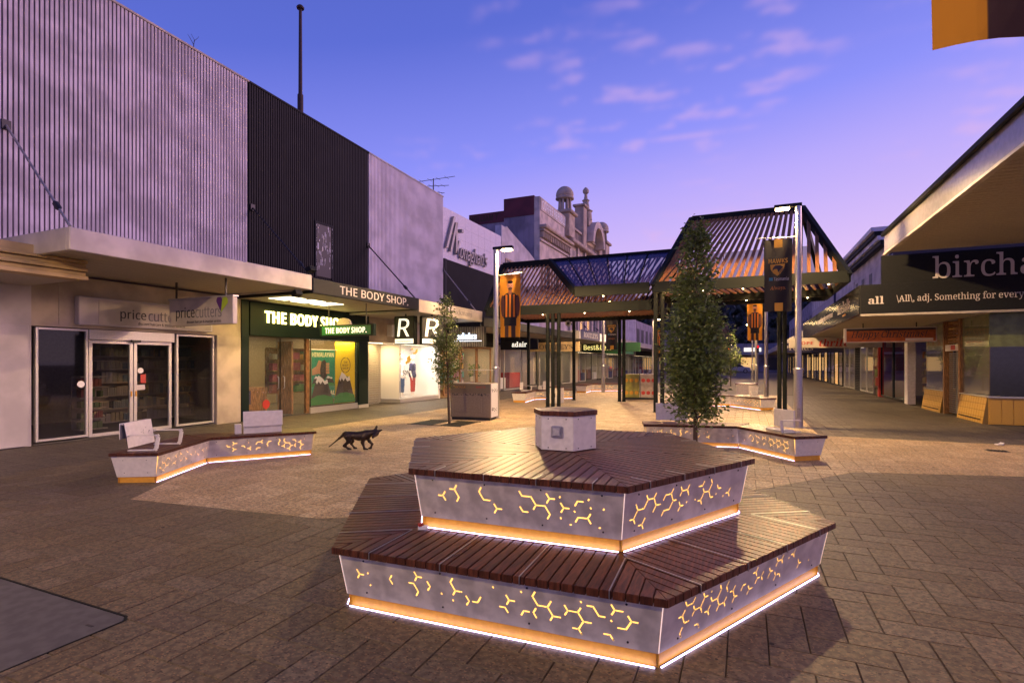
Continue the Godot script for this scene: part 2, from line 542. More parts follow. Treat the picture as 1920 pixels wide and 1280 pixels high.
func build_ground() -> void:
	var g := MB.new()
	g.quad(P(-400, -0.012, -60), P(400, -0.012, -60), P(400, -0.012, 900), P(-400, -0.012, 900))
	var ground := part(self, "ground", g, M.joint)
	structure(ground)
	var f := MB.new()
	f.quad(P(WL, -0.004, 30.4), P(WR, -0.004, 30.4), P(WR, -0.004, 92), P(WL, -0.004, 92))
	structure(part(self, "pavement", f, M.far_ground))
	var rd := MB.new()
	rd.quad(P(-60, -0.002, 92), P(60, -0.002, 92), P(60, -0.002, 104), P(-60, -0.002, 104))
	structure(part(self, "road", rd, M.asphalt))
	var pav := Node3D.new()
	pav.name = "paving"
	add_child(pav)
	structure(pav)
	rng.seed = 5
	var fine := []   # [weight, poly, zone, tone]
	# pavers twice as long as wide, laid in herringbone
	var u := 0.215
	var hex := Vector2(-1.506, 4.614)
	var nxx := int((WR - WL) / u) + 3
	for r in int(29.6 / u):
		for k in nxx:
			var ph := posmod(k - r, 4)
			if ph == 1 or ph == 2: continue
			var ext := Vector2(2, 1) if ph == 0 else Vector2(1, 2)
			var o0 := Vector2(WL - 0.2 + k * u, 0.4 + r * u)
			var lo := Vector2(maxf(o0.x + 0.0015, WL), o0.y + 0.0015)
			var hi := Vector2(minf(o0.x + ext.x * u - 0.0015, WR), o0.y + ext.y * u - 0.0015)
			if hi.x - lo.x < 0.03: continue
			var ce := (lo + hi) / 2
			# the recess that holds the steel access cover
			var rect := PackedVector2Array([lo, Vector2(hi.x, lo.y), hi, Vector2(lo.x, hi.y)])
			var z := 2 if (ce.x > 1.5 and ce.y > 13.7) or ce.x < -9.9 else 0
			var inside := 0
			for c in rect: inside += int(Geometry2D.is_point_in_polygon(c, TAN))
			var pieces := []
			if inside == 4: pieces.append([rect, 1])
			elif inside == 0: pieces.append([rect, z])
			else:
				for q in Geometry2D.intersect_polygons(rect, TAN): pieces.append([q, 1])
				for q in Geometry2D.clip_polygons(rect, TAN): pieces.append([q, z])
			for q in pieces:
				var cover := Geometry2D.intersect_polygons(q[0], COVER)
				var polys := [q[0]]
				if cover.size(): polys = Geometry2D.clip_polygons(q[0], COVER)
				for pl in polys:
					if pl.size() < 3: continue
					var cc := Vector2.ZERO
					for c in pl: cc += c / pl.size()
					var vx: float = cc.x * cos(YAW) + cc.y * sin(YAW)
					var vz: float = -cc.x * sin(YAW) + cc.y * cos(YAW)
					var seen: bool = vz > 2.2 and absf(vx) < vz * 1.02 and cc.distance_to(hex) > 1.75
					fine.append([(1.0 / vz / vz / vz if seen else 0.0), pl, q[1], rng.randi() % 5, cc, rng.randf_range(-0.0012, 0.0012)])
	fine.sort_custom(func(a, b): return a[0] > b[0])
	var rest := MB.new()
	rest.use_col = true
	for k in fine.size():
		var e: Array = fine[k]
		if k < 300:
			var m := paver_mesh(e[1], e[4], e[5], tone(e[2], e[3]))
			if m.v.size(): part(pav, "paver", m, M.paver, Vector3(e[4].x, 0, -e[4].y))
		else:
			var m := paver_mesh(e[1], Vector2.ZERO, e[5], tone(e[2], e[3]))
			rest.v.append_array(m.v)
			rest.n.append_array(m.n)
			rest.uv.append_array(m.uv)
			rest.c.append_array(m.c)
	stuff(part(pav, "paver_field", rest, M.paver))
	# old chewing gum trodden into the paving
	var gum := MB.new()
	for k in 130:
		var q := Vector2(rng.randf_range(-9, 4), rng.randf_range(1.6, 14))
		var rr := rng.randf_range(0.008, 0.02)
		var pts := []
		for j in 8: pts.append(P(q.x + cos(j * PI / 4) * rr * rng.randf_range(0.7, 1.2), 0.0022, q.y + sin(j * PI / 4) * rr * rng.randf_range(0.7, 1.2)))
		for j in range(1, 7): gum.tri(pts[0], pts[j], pts[j + 1])
	stuff(part(pav, "gum_spots", gum, M.asphalt))
	# steel access cover set flush in the paving
	var cv := thing("access_cover", "smooth grey rectangular access cover set flush in the pavers", "cover", P(-3.95, 0, 1.85))
	var cm := MB.new()
	var cp := PackedVector2Array()
	for q in COVER: cp.append(Vector2(q.x + 3.95, q.y - 1.85))
	var shr: PackedVector2Array = Geometry2D.offset_polygon(cp, -0.012)[0]
	cm.prism(shr, Transform3D(Basis(Vector3(1, 0, 0), Vector3(0, 0, -1), Vector3(0, 1, 0)), Vector3(0, -0.02, 0)), 0.021)
	part(cv, "plate", cm, M.cover)
	for k in cp.size():
		var a := cp[k]
		var b := cp[(k + 1) % cp.size()]
		var fm := MB.new()
		fm.beam(Vector3(a.x, -0.004, -a.y), Vector3(b.x, -0.004, -b.y), 0.012, 0.014)
		part(cv, "frame", fm, M.steel_dark)
	for q in [Vector2(0.22, 0.12), Vector2(-0.9, 0.12), Vector2(0.22, -0.4)]: bx(cv, "lifting_slot", Vector3(q.x - 0.03, 0.001, -q.y - 0.008), Vector3(q.x + 0.03, 0.003, -q.y + 0.008), M.black)
	# two small drain lids
	for q in [[-7.9, 5.0, "small dark drain lid in the paving behind the angled bench with armrests"], [4.25, 12.66, "small dark drain lid in the paving before the yellow tiled shopfront"]]:
		var dl := thing("drain_lid", q[2], "drain", P(q[0], 0, q[1]))
		bx(dl, "lid", Vector3(-0.16, -0.01, -0.11), Vector3(0.16, 0.004, 0.11), M.black)
		for k in 5: bx(dl, "bar", Vector3(-0.13 + k * 0.056, 0.004, -0.08), Vector3(-0.10 + k * 0.056, 0.009, 0.08), M.steel_dark)

var COVER := PackedVector2Array([Vector2(-3.65, 2.14), Vector2(-3.60, 2.10), Vector2(-3.60, 1.3), Vector2(-5.2, 1.3), Vector2(-5.2, 2.14)])
func slot_panel(wt: float, wb: float, h: float, seed_: int, dense_right: bool, fill := 0.5) -> Array:
	# a folded sheet (x across, y up the sheet) pierced with bars of a honeycomb pattern; [sheet mesh, has slots]
	var r := RandomNumberGenerator.new()
	r.seed = seed_
	var a := minf(0.064, h * 0.2)
	var bars := []
	var y0 := h * 0.20
	var rows := 3 if h > 0.25 else 2
	for k in int(wb / (a * 1.5)) + 1:
		for row in rows:
			for kind in 2:
				# both kinds of corner of a honeycomb; some carry three short bars, some two, some one
				var ce := Vector2(-wb / 2 + k * a * 1.5, y0 + (row + 0.5 * (k % 2)) * a * 1.732) + (Vector2(a * 0.5, a * 0.866) if kind else Vector2.ZERO)
				var at := (ce.x + wb / 2) / wb
				if not dense_right: at = 1.0 - at
				if at < 0.05 or at > 0.94: continue
				var band := (ce.y - h * 0.5) / (h * 0.42)
				if absf(band) > 0.45 + 0.35 * at: continue
				var roll := r.randf()
				var q := fill * (0.25 + at)
				var arms := 3 if roll < q * 0.34 else (2 if roll < q * 0.66 else (1 if roll < q * 0.9 else 0))
				var first := r.randi() % 3
				for e in arms:
					var ang := PI / 3 + (first + e) * TAU / 3 + (PI if kind else 0.0)
					var d := Vector2(cos(ang), sin(ang))
					var l := a * (0.62 if arms > 1 else 0.42)
					if ce.y + d.y * l > h * 0.9 or absf(ce.x + d.x * l) > wb / 2 - 0.04: continue
					bars.append([ce - d * 0.004 if arms > 1 else ce + d * a * 0.2, ce + d * l])
	var quads := []
	for b in bars:
		var d: Vector2 = (b[1] - b[0]).normalized()
		var o := d.orthogonal() * 0.0048
		quads.append([b[0] + o, b[1] + o, b[1] - o, b[0] - o])
	var m := MB.new()
	# sweep: cut the sheet into slabs at every corner and fill what is left between the slots
	var xs := [-wt / 2, wt / 2, -wb / 2, wb / 2]
	for q in quads:
		for c in q: xs.append(c.x)
	xs.sort()
	var top := h
	for k in xs.size() - 1:
		var xa: float = xs[k]
		var xb: float = xs[k + 1]
		if xb - xa < 0.00005: continue
		var iv := []
		for q in quads:
			var mn: float = minf(minf(q[0].x, q[1].x), minf(q[2].x, q[3].x))
			var mx: float = maxf(maxf(q[0].x, q[1].x), maxf(q[2].x, q[3].x))
			if mn > xa + 0.00002 or mx < xb - 0.00002: continue
			var ends := []
			for x in [xa, xb]:
				var lo := 1e9
				var hi := -1e9
				for j in 4:
					var p: Vector2 = q[j]
					var p2: Vector2 = q[(j + 1) % 4]
					if (p.x <= x + 1e-6 and p2.x >= x - 1e-6) or (p2.x <= x + 1e-6 and p.x >= x - 1e-6):
						if absf(p2.x - p.x) < 1e-6:
							lo = minf(lo, minf(p.y, p2.y)); hi = maxf(hi, maxf(p.y, p2.y))
						else:
							var y := lerpf(p.y, p2.y, clampf((x - p.x) / (p2.x - p.x), 0, 1))
							lo = minf(lo, y); hi = maxf(hi, y)
				ends.append(Vector2(lo, hi))
			if ends[0].x > 1e8 or ends[1].x > 1e8: continue
			iv.append([ends[0].x, ends[0].y, ends[1].x, ends[1].y])
		iv.sort_custom(func(p, q): return p[0] + p[2] < q[0] + q[2])
		var merged := []
		for i in iv:
			if merged.size() and i[0] + i[2] <= merged[-1][1] + merged[-1][3]:
				merged[-1][1] = maxf(merged[-1][1], i[1]); merged[-1][3] = maxf(merged[-1][3], i[3])
			else: merged.append(i.duplicate())
		# lower and upper edge of the trapezoid sheet at xa and xb
		var sl := (wt - wb) / 2
		var la := 0.0 if absf(xa) <= wb / 2 else (absf(xa) - wb / 2) / maxf(sl, 1e-6) * h
		var lb := 0.0 if absf(xb) <= wb / 2 else (absf(xb) - wb / 2) / maxf(sl, 1e-6) * h
		var ca := la
		var cb := lb
		for i in merged + [[top, top, top, top]]:
			if i[0] - ca > 1e-5 or i[2] - cb > 1e-5:
				m.quad(Vector3(xa, ca, 0), Vector3(xb, cb, 0), Vector3(xb, i[2], 0), Vector3(xa, i[0], 0))
			ca = i[1]
			cb = i[3]
	# the cut edges show the thickness of the sheet
	for q in quads:
		for j in 4:
			var p: Vector2 = q[j]
			var p2: Vector2 = q[(j + 1) % 4]
			m.quad(Vector3(p.x, p.y, 0), Vector3(p2.x, p2.y, 0), Vector3(p2.x, p2.y, -0.004), Vector3(p.x, p.y, -0.004))
	return [m, quads.size()]

func skirt(parent: Node, a: Vector3, b: Vector3, out: Vector3, y0: float, h: float, lean: float, seed_: int, dense_right: bool, led := true, fill := 0.5) -> void:
	# one side of a bench: pierced sheet leaning outwards, lit diffuser behind it, yellow kick plate and light strip below; a and b are the lower corners seen from outside left to right
	var dx := (b - a).normalized()
	var w := a.distance_to(b)
	var up := (Vector3.UP * (h - 0.085) + out * lean).normalized()
	var hl := sqrt((h - 0.085) * (h - 0.085) + lean * lean)
	var nz := dx.cross(up).normalized()
	var bs := Basis(dx, up, nz)
	var mid := (a + b) / 2 + Vector3.UP * (y0 + 0.085)
	var sp := slot_panel(w + lean * 2 * 0.577, w, hl, seed_, dense_right, fill)
	var sheet := part(parent, "side_panel", sp[0], M.panel_metal, mid, bs)
	# fixing bolts in the corners and along the sheet
	for k in 4:
		for j in 2:
			var bm := MB.new()
			bm.tube([Vector3(0, 0, 0), Vector3(0, 0, 0.004)], [0.007, 0.005], 8)
			part(sheet, "bolt", bm, M.bolt, Vector3((-0.42 + k * 0.28) * w, hl * (0.12 if j == 0 else 0.88), 0.0))
	var df := MB.new()
	df.quad(Vector3(-w / 2 + 0.01, 0.02, -0.022), Vector3(w / 2 - 0.01, 0.02, -0.022), Vector3(w / 2 - 0.01, hl - 0.03, -0.022), Vector3(-w / 2 + 0.01, hl - 0.03, -0.022))
	part(parent, "light_diffuser", df, M.diffuser_light, mid, bs)
	var ky := MB.new()
	var ia := a - out * 0.018
	var ib := b - out * 0.018
	ky.quad(ia + Vector3.UP * (y0 + 0.004), ib + Vector3.UP * (y0 + 0.004), ib + Vector3.UP * (y0 + 0.095), ia + Vector3.UP * (y0 + 0.095))
	part(parent, "kick_plate", ky, M.yellow_plate)
	if led:
		var st := MB.new()
		st.beam(a + Vector3.UP * (y0 + 0.008) + dx * 0.02 + out * 0.002, b + Vector3.UP * (y0 + 0.008) - dx * 0.02 + out * 0.002, 0.007, 0.006)
		part(parent, "led_strip_light", st, M.led_strip_light)
		area((a + b) / 2 + Vector3.UP * (y0 + 0.016) + out * 0.012, strip_basis(dx, (-out + Vector3.UP * 1.1).normalized()), w * 0.97, 0.012, Color(0.92, 0.84, 1.0), 0.034, "led_light", parent)

func dxo(p: Vector3) -> Vector3:
	return p.normalized()

func strip_basis(dx: Vector3, towards: Vector3) -> Basis:
	# an area light shines along its -z
	var z := -towards
	return Basis(dx, z.cross(dx), z).orthonormalized()

func hex_tier(parent: Node, ri: float, ro: float, y0: float, h: float, sd: int) -> void:
	# ri: inner radius of the deck ring (0 for a full deck), ro: outer radius of the deck
	var lean := 0.05
	var rb := ro - 0.05 - lean / 0.866
	for k in 6:
		var a0 := deg_to_rad(-81.5 + 60.0 * k)
		var a1 := a0 + PI / 3
		# seen from outside, the left corner has the smaller angle in camera axes
		var ca := cam_xz(cos(a0) * rb, 0, sin(a0) * rb)
		var cb := cam_xz(cos(a1) * rb, 0, sin(a1) * rb)
		var out := ((ca + cb) / 2).normalized()
		skirt(parent, ca, cb, out, y0, h - 0.045, lean, sd + k, k % 2 == 1, true, 0.95)
		# light leaks through the slit where two side panels meet
		var cs := MB.new()
		var tip := ca.normalized()
		cs.beam(ca + Vector3.UP * (y0 + 0.09) + tip * 0.0, ca + tip * (lean / 0.866) + Vector3.UP * (y0 + h - 0.05), 0.004, 0.004, dxo(ca))
		part(parent, "corner_slit_light", cs, M.corner_slit_light)
		# deck boards of this side, across its edge
		var dx := (cb - ca).normalized()
		var ap := ro * 0.866
		var ai := ri * 0.866
		var yb := y0 + h - 0.045
		var wd := 0.071
		var nb := int(ro / wd)
		var step := ro / nb
		for j in nb:
			var x0 := -ro / 2 + j * step + 0.003
			var x1 := x0 + step - 0.006
			# cut along the mitres at both ends
			var z0a := maxf(absf(x0) * 1.732, ai)
			var z0b := maxf(absf(x1) * 1.732, ai)
			if minf(z0a, z0b) > ap - 0.01: continue
			var pl := PackedVector2Array([Vector2(x0, minf(z0a, ap - 0.004)), Vector2(x1, minf(z0b, ap - 0.004)), Vector2(x1, ap), Vector2(x0, ap)])
			board(parent, pl, dx, out, yb, j + k)
		# bright metal strips between the deck modules
		for q in 4:
			var xx := (-0.36 + q * 0.24) * ro
			var zi := maxf(ai, absf(xx) * 1.732) if ri > 0.0 else ap - 0.16
			var sm := MB.new()
			sm.beam(dx * xx + out * (ap + 0.003) + Vector3.UP * (yb + 0.0465), dx * xx + out * (zi + 0.01) + Vector3.UP * (yb + 0.0465), 0.007, 0.004)
			sm.beam(dx * xx + out * (ap + 0.0035) + Vector3.UP * (yb + 0.047), dx * xx + out * (ap + 0.0035) + Vector3.UP * (yb - 0.004), 0.007, 0.004, dx)
			part(parent, "joint_strip", sm, M.steel)

func board(parent: Node, pl: PackedVector2Array, dx: Vector3, out: Vector3, y: float, tone_: int) -> void:
	var m := MB.new()
	var ce := Vector2.ZERO
	for p in pl: ce += p / pl.size()
	var q := PackedVector2Array()
	for p in pl: q.append(p - ce)
	var bs := Basis(dx, out, dx.cross(out))
	if bs.z.y < 0: bs = Basis(-dx, out, (-dx).cross(out))
	if bs.x.dot(dx) < 0:
		for k in q.size(): q[k].x = -q[k].x
	var small := Geometry2D.offset_polygon(q, -0.003)
	m.prism(q, Transform3D.IDENTITY, 0.040)
	if small.size():
		var s: PackedVector2Array = small[0]
		m.prism(s, Transform3D(Basis.IDENTITY, Vector3(0, 0, 0.040)), 0.003)
	part(parent, "deck_board", m, M["deck%d" % [[0, 1, 0, 2, 3, 0, 1, 2][tone_ % 8]]], dx * ce.x + out * ce.y + Vector3.UP * y, bs)

func build_hex_bench() -> void:
	var o := thing("tiered_bench", "two tiered hexagonal bench with dark timber decks and pierced metal sides lit from within", "bench", cam_xz(0.48, 0, 4.83))
	hex_tier(o, 1.36, 2.13, 0.0, 0.42, 100)
	hex_tier(o, 0.0, 1.57, 0.42, 0.45, 200)
	var h := thing("power_box", "white hexagonal power box with timber lid standing on the tiered bench", "box", cam_xz(0.48, 0.87, 4.83))
	var R := 0.285
	for k in 6:
		var a0 := deg_to_rad(-81.5 + 60.0 * k)
		var pa := cam_xz(cos(a0) * R, 0, sin(a0) * R)
		var pb := cam_xz(cos(a0 + PI / 3) * R, 0, sin(a0 + PI / 3) * R)
		var dx := (pb - pa).normalized()
		var out := ((pa + pb) / 2).normalized()
		var m := MB.new()
		m.bbox(Vector3(-R / 2 + 0.001, 0.004, -0.012), Vector3(R / 2 - 0.001, 0.30, 0), 0.002)
		var bs := Basis(dx, Vector3.UP, dx.cross(Vector3.UP))
		var pn := part(h, "panel", m, M.white_metal, (pa + pb) / 2, bs)
		for q in [[-0.08, 0.025], [0.08, 0.025], [-0.08, 0.275], [0.08, 0.275]]:
			var bm := MB.new()
			bm.tube([Vector3.ZERO, Vector3(0, 0, 0.003)], [0.006, 0.004], 8)
			part(pn, "bolt", bm, M.bolt, Vector3(q[0], q[1], 0.0))
		if k == 5:
			var f := MB.new()
			f.bbox(Vector3(-0.05, 0.115, 0.001), Vector3(0.05, 0.215, 0.02), 0.006)
			part(pn, "socket_frame", f, M.steel)
			var c := MB.new()
			c.bbox(Vector3(-0.033, 0.132, 0.02), Vector3(0.033, 0.198, 0.032), 0.005)
			part(pn, "socket_lid", c, M.alu)
	var lid := MB.new()
	var pl := PackedVector2Array()
	for k in 6:
		var a0 := deg_to_rad(-81.5 + 60.0 * k)
		var p := cam_xz(cos(a0) * (R + 0.012), 0, sin(a0) * (R + 0.012))
		pl.append(Vector2(p.x, -p.z))
	var flat := Basis(Vector3(1, 0, 0), Vector3(0, 0, -1), Vector3(0, 1, 0))
	lid.prism(pl, Transform3D(flat, Vector3(0, 0.301, 0)), 0.040)
	part(h, "timber_lid", lid, M.deck0)
	# a crumpled cigarette packet left on the lower deck
	var lt := thing("litter_packet", "small crumpled white and red packet left on the lower deck", "litter", cam_xz(-0.645, 0.424, 3.86), Basis(Vector3.UP, 0.5))
	var lm := MB.new()
	lm.bbox(Vector3(-0.035, 0, -0.018), Vector3(0.035, 0.03, 0.018), 0.004)
	part(lt, "packet", lm, M.white)
	var l2 := MB.new()
	l2.obox(Vector3(-0.016, 0.036, 0.004), Basis(Vector3(0.2, 1, 0).normalized(), 0.4), Vector3(0.034, 0.016, 0.030))
	part(lt, "torn_flap", l2, M.red)

func seat_unit(parent: Node, called: String, at: Vector3, dx: Vector3, out: Vector3, kind: int) -> void:
	# white folded steel seat back on a bench; kind 0: pierced back and two arm loops, 1: plain back seen from behind, 2: clear-looking pale unit with an arm loop
	var n := Node3D.new()
	n.name = called
	parent.add_child(n, true)
	n.transform = Transform3D(Basis(dx, Vector3.UP, dx.cross(Vector3.UP)), at)
	var w := 0.62
	var m: Material = M.white_metal
	var sd := 1.0   # local +z looks along "out"
	if kind == 0 or kind == 3:
		var sp := slot_panel(w, w, 0.34, 40, true, 0.9)
		part(n, "backrest", sp[0], m, Vector3(0, 0.04, -0.16), Basis(Vector3.RIGHT, -0.16))
		var bk := MB.new()
		bk.quad(Vector3(-w / 2, 0.0, -0.008), Vector3(w / 2, 0, -0.008), Vector3(w / 2, 0.34, -0.008), Vector3(-w / 2, 0.34, -0.008))
		part(n, "back_lining", bk, M.steel_dark, Vector3(0, 0.04, -0.16), Basis(Vector3.RIGHT, -0.16))
		var fl := MB.new()
		fl.box(Vector3(-w / 2, 0.36, -0.27), Vector3(w / 2, 0.378, -0.214))
		fl.box(Vector3(-w / 2, 0.16, -0.278), Vector3(w / 2, 0.378, -0.268))
		part(n, "top_fold", fl, m)
	elif kind == 1:
		bx(n, "backrest", Vector3(-w / 2, 0.12, 0.10), Vector3(w / 2, 0.38, 0.125), m, 0.004)
		bx(n, "base_fold", Vector3(-w / 2 + 0.01, 0.0, 0.08), Vector3(w / 2 - 0.01, 0.12, 0.095), m, 0.003)
		bx(n, "seat_pan", Vector3(-w / 2 - 0.12, 0.0, -0.1), Vector3(-w / 2 - 0.02, 0.16, 0.08), m, 0.004)
	else:
		bx(n, "backrest", Vector3(-w / 2, 0.06, -0.16), Vector3(w / 2 - 0.12, 0.37, -0.13), m, 0.004)
		bx(n, "seat_pan", Vector3(-w / 2 + 0.1, 0.0, -0.13), Vector3(w / 2 - 0.1, 0.03, 0.12), m, 0.004)
	for sgn in ([-1, 1] if kind == 0 else ([1] if kind == 2 else [])):
		var am := MB.new()
		var x: float = sgn * (w / 2 - 0.01)
		var pts := [Vector3(x, 0.01, -0.16), Vector3(x, 0.01, 0.18), Vector3(x, 0.03, 0.20), Vector3(x, 0.19, 0.225), Vector3(x, 0.215, 0.205), Vector3(x, 0.215, -0.14), Vector3(x, 0.2, -0.165)]
		for k in pts.size() - 1: am.beam(pts[k], pts[k + 1], 0.05, 0.014, Vector3.RIGHT if absf(pts[k + 1].y - pts[k].y) > absf(pts[k + 1].z - pts[k].z) else Vector3.UP)
		part(n, "arm_loop", am, m)

func wing(parent: Node, a: Vector3, b: Vector3, out: Vector3, sd: int, dense_right: bool, cap_a: bool, cap_b: bool, low := false) -> void:
	# one straight arm of an angled bench; a to b along the foot of its front as seen from the front, left to right
	var h := 0.42
	var dep := 0.50
	var lean := 0.05
	var dx := (b - a).normalized()
	skirt(parent, a, b, out, 0.0, h - 0.045, lean, sd, dense_right, true, 0.85)
	skirt(parent, b - out * dep, a - out * dep, -out, 0.0, h - 0.045, lean, sd + 50, dense_right, false, 0.3)
	for e in [[cap_a, a, -dx, a - out * dep, a], [cap_b, b, dx, b, b - out * dep]]:
		if not e[0]: continue
		var p0: Vector3 = e[3]
		var p1: Vector3 = e[4]
		var o: Vector3 = e[2]
		var m := MB.new()
		var y1 := h - 0.045
		var ow := lean
		var sx := (p1 - p0).normalized()
		m.quad(p0 + Vector3.UP * 0.085, p1 + Vector3.UP * 0.085, p1 + sx * ow + o * ow + Vector3.UP * y1, p0 - sx * ow + o * ow + Vector3.UP * y1)
		var pn := part(parent, "end_panel", m, M.white_metal)
		for q in [[0.2, 0.2], [0.8, 0.2], [0.2, 0.8], [0.8, 0.8]]:
			var bm := MB.new()
			var at: Vector3 = p0.lerp(p1, q[0]) + Vector3.UP * lerpf(0.085, y1, q[1]) + o * (ow * q[1])
			bm.tube([at, at + o * 0.004], [0.006, 0.004], 8)
			part(pn, "bolt", bm, M.bolt)
		var ky := MB.new()
		ky.quad(p0 - o * 0.02 + Vector3.UP * 0.004, p1 - o * 0.02 + Vector3.UP * 0.004, p1 - o * 0.02 + Vector3.UP * 0.09, p0 - o * 0.02 + Vector3.UP * 0.09)
		part(parent, "kick_plate", ky, M.yellow_plate)
	var n := 6
	var y := h - 0.045
	for k in n:
		var z0 := lean + 0.02 - (dep + 2 * lean + 0.04) * k / n
		var z1 := lean + 0.02 - (dep + 2 * lean + 0.04) * (k + 1) / n + 0.006
		var pa := a + out * z0 - dx * ((lean + 0.02) if cap_a else -z0 * 0.577)
		var pb := b + out * z0 + dx * ((lean + 0.02) if cap_b else -z0 * 0.577)
		var pc := b + out * z1 + dx * ((lean + 0.02) if cap_b else -z1 * 0.577)
		var pd := a + out * z1 - dx * ((lean + 0.02) if cap_a else -z1 * 0.577)
		var pl := PackedVector2Array()
		for p in [pa, pb, pc, pd]: pl.append(Vector2(p.dot(dx), p.dot(out)))
		board(parent, pl, dx, out, y, k + sd)

func build_angled_bench(label: String, a: Vector2, bend: Vector2, e: Vector2, sd: int, seats: Array, bend_back := true) -> void:
	# a, bend, e: feet of the front corners in (across, along); the front lies on the right of the way from a to e
	var ce := P(bend.x, 0, bend.y)
	var o := thing("angled_bench", label, "bench", ce, Basis.IDENTITY, "angled benches along the mall")
	var pa := P(a.x, 0, a.y) - ce
	var pe := P(e.x, 0, e.y) - ce
	var d1 := (Vector3.ZERO - pa).normalized()
	var d2 := pe.normalized()
	# outward normals, on the open side of the bend
	var mid := (pa + pe).normalized()
	var o1 := Vector3.UP.cross(d1)
	if o1.dot(mid) < 0: o1 = -o1
	var o2 := Vector3.UP.cross(d2)
	if o2.dot(mid) < 0: o2 = -o2
	var lr1 := d1.cross(Vector3.UP).dot(o1) > 0
	if lr1:
		wing(o, pa, Vector3.ZERO, o1, sd, false, true, false)
		wing(o, Vector3.ZERO, pe, o2, sd + 1, true, false, true)
	else:
		wing(o, Vector3.ZERO, pa, o1, sd, true, false, true)
		wing(o, pe, Vector3.ZERO, o2, sd + 1, false, true, false)
	for s in seats:
		var onfirst: bool = s[0] == 0
		var p: Vector3 = (pa if onfirst else pe) * s[1]
		var ou: Vector3 = o1 if onfirst else o2
		if s[3]: ou = -ou
		seat_unit(o, "seat_unit", p - (o1 if onfirst else o2) * 0.25 + Vector3.UP * 0.42, Vector3.UP.cross(ou), ou, s[2])
func left(called: String, label: String, cat: String, s0: float, t := WL, group := "") -> Node3D:
	# local x runs along the mall from s0, y up, z out into the mall
	return thing(called, label, cat, P(t, 0, s0), BL, group)

func ribs(parent: Node, called: String, x0: float, x1: float, y0: float, y1a: float, y1b: float, pitch: float, mat: Material, single: bool) -> void:
	var n := int((x1 - x0) / pitch)
	var all := MB.new()
	var unit := MB.new()
	unit.box(Vector3(0, 0, 0), Vector3(pitch * 0.64, 1, 0.038))
	var um := unit.mesh()
	for k in n:
		var x := x0 + k * pitch
		var y1 := lerpf(y1a, y1b, (x - x0) / (x1 - x0))
		if single:
			var o := part(parent, called, um, mat, Vector3(x, y0, 0))
			o.scale.y = y1 - y0
		else: all.box(Vector3(x, y0, 0), Vector3(x + pitch * 0.64, y1, 0.038))
	if not single: stuff(part(parent, called, all, mat))

func clad_wall(parent: Node, x0: float, x1: float, y0: float, ya: float, yb: float, mat: Material) -> void:
	var m := MB.new()
	m.prism(PackedVector2Array([Vector2(x0, y0), Vector2(x1, y0), Vector2(x1, yb), Vector2(x0, ya)]), Transform3D(Basis.IDENTITY, Vector3(0, 0, -0.25)), 0.25)
	part(parent, "wall", m, mat)

func coping(parent: Node, x0: float, x1: float, ya: float, yb: float, mat: Material) -> void:
	var m := MB.new()
	m.beam(Vector3(x0, ya + 0.02, -0.1), Vector3(x1, yb + 0.02, -0.1), 0.32, 0.05)
	part(parent, "coping", m, mat)

func canopy(called: String, label: String, s0: float, s1: float, y0: float, y1: float, dep: float, fm: Material, sm: Material) -> Node3D:
	var o := left(called, label, "canopy", s0, WL, "canopies over the left footpath")
	var w := s1 - s0
	bx(o, "fascia", Vector3(0, y0, dep - 0.10), Vector3(w, y1, dep), fm, 0.012)
	bx(o, "end_fascia", Vector3(0, y0, 0.002), Vector3(0.10, y1, dep - 0.102), fm, 0.01)
	bx(o, "end_fascia", Vector3(w - 0.10, y0, 0.002), Vector3(w, y1, dep - 0.102), fm, 0.01)
	bx(o, "roof", Vector3(0.102, y1 - 0.12, 0.002), Vector3(w - 0.102, y1 - 0.05, dep - 0.102), M.galv)
	# soffit boards
	var n := maxi(int(dep / 0.30), 4)
	for k in n:
		bx(o, "soffit_board", Vector3(0.104, y0 + 0.03, 0.004 + (dep - 0.11) * k / n), Vector3(w - 0.104, y0 + 0.05, (dep - 0.11) * (k + 1) / n - 0.006), sm)
	return o

func rod(label: String, a: Vector3, b: Vector3, mat: Material, group := "stay rods holding the canopies") -> void:
	var o := thing("stay_rod", label, "rod", b, Basis.IDENTITY, group)
	var m := MB.new()
	m.tube([a - b, Vector3.ZERO], [0.022, 0.022], 8)
	part(o, "bar", m, mat)
	var t := MB.new()
	var mid := (a - b) * 0.18
	t.tube([mid * 0.8, mid * 0.9, mid * 1.1, mid * 1.2], [0.022, 0.05, 0.05, 0.022], 8)
	part(o, "turnbuckle", t, M.black)
	bx(o, "wall_plate", a - b + Vector3(-0.04, -0.09, -0.07), a - b + Vector3(0.03, 0.09, 0.07), M.black)

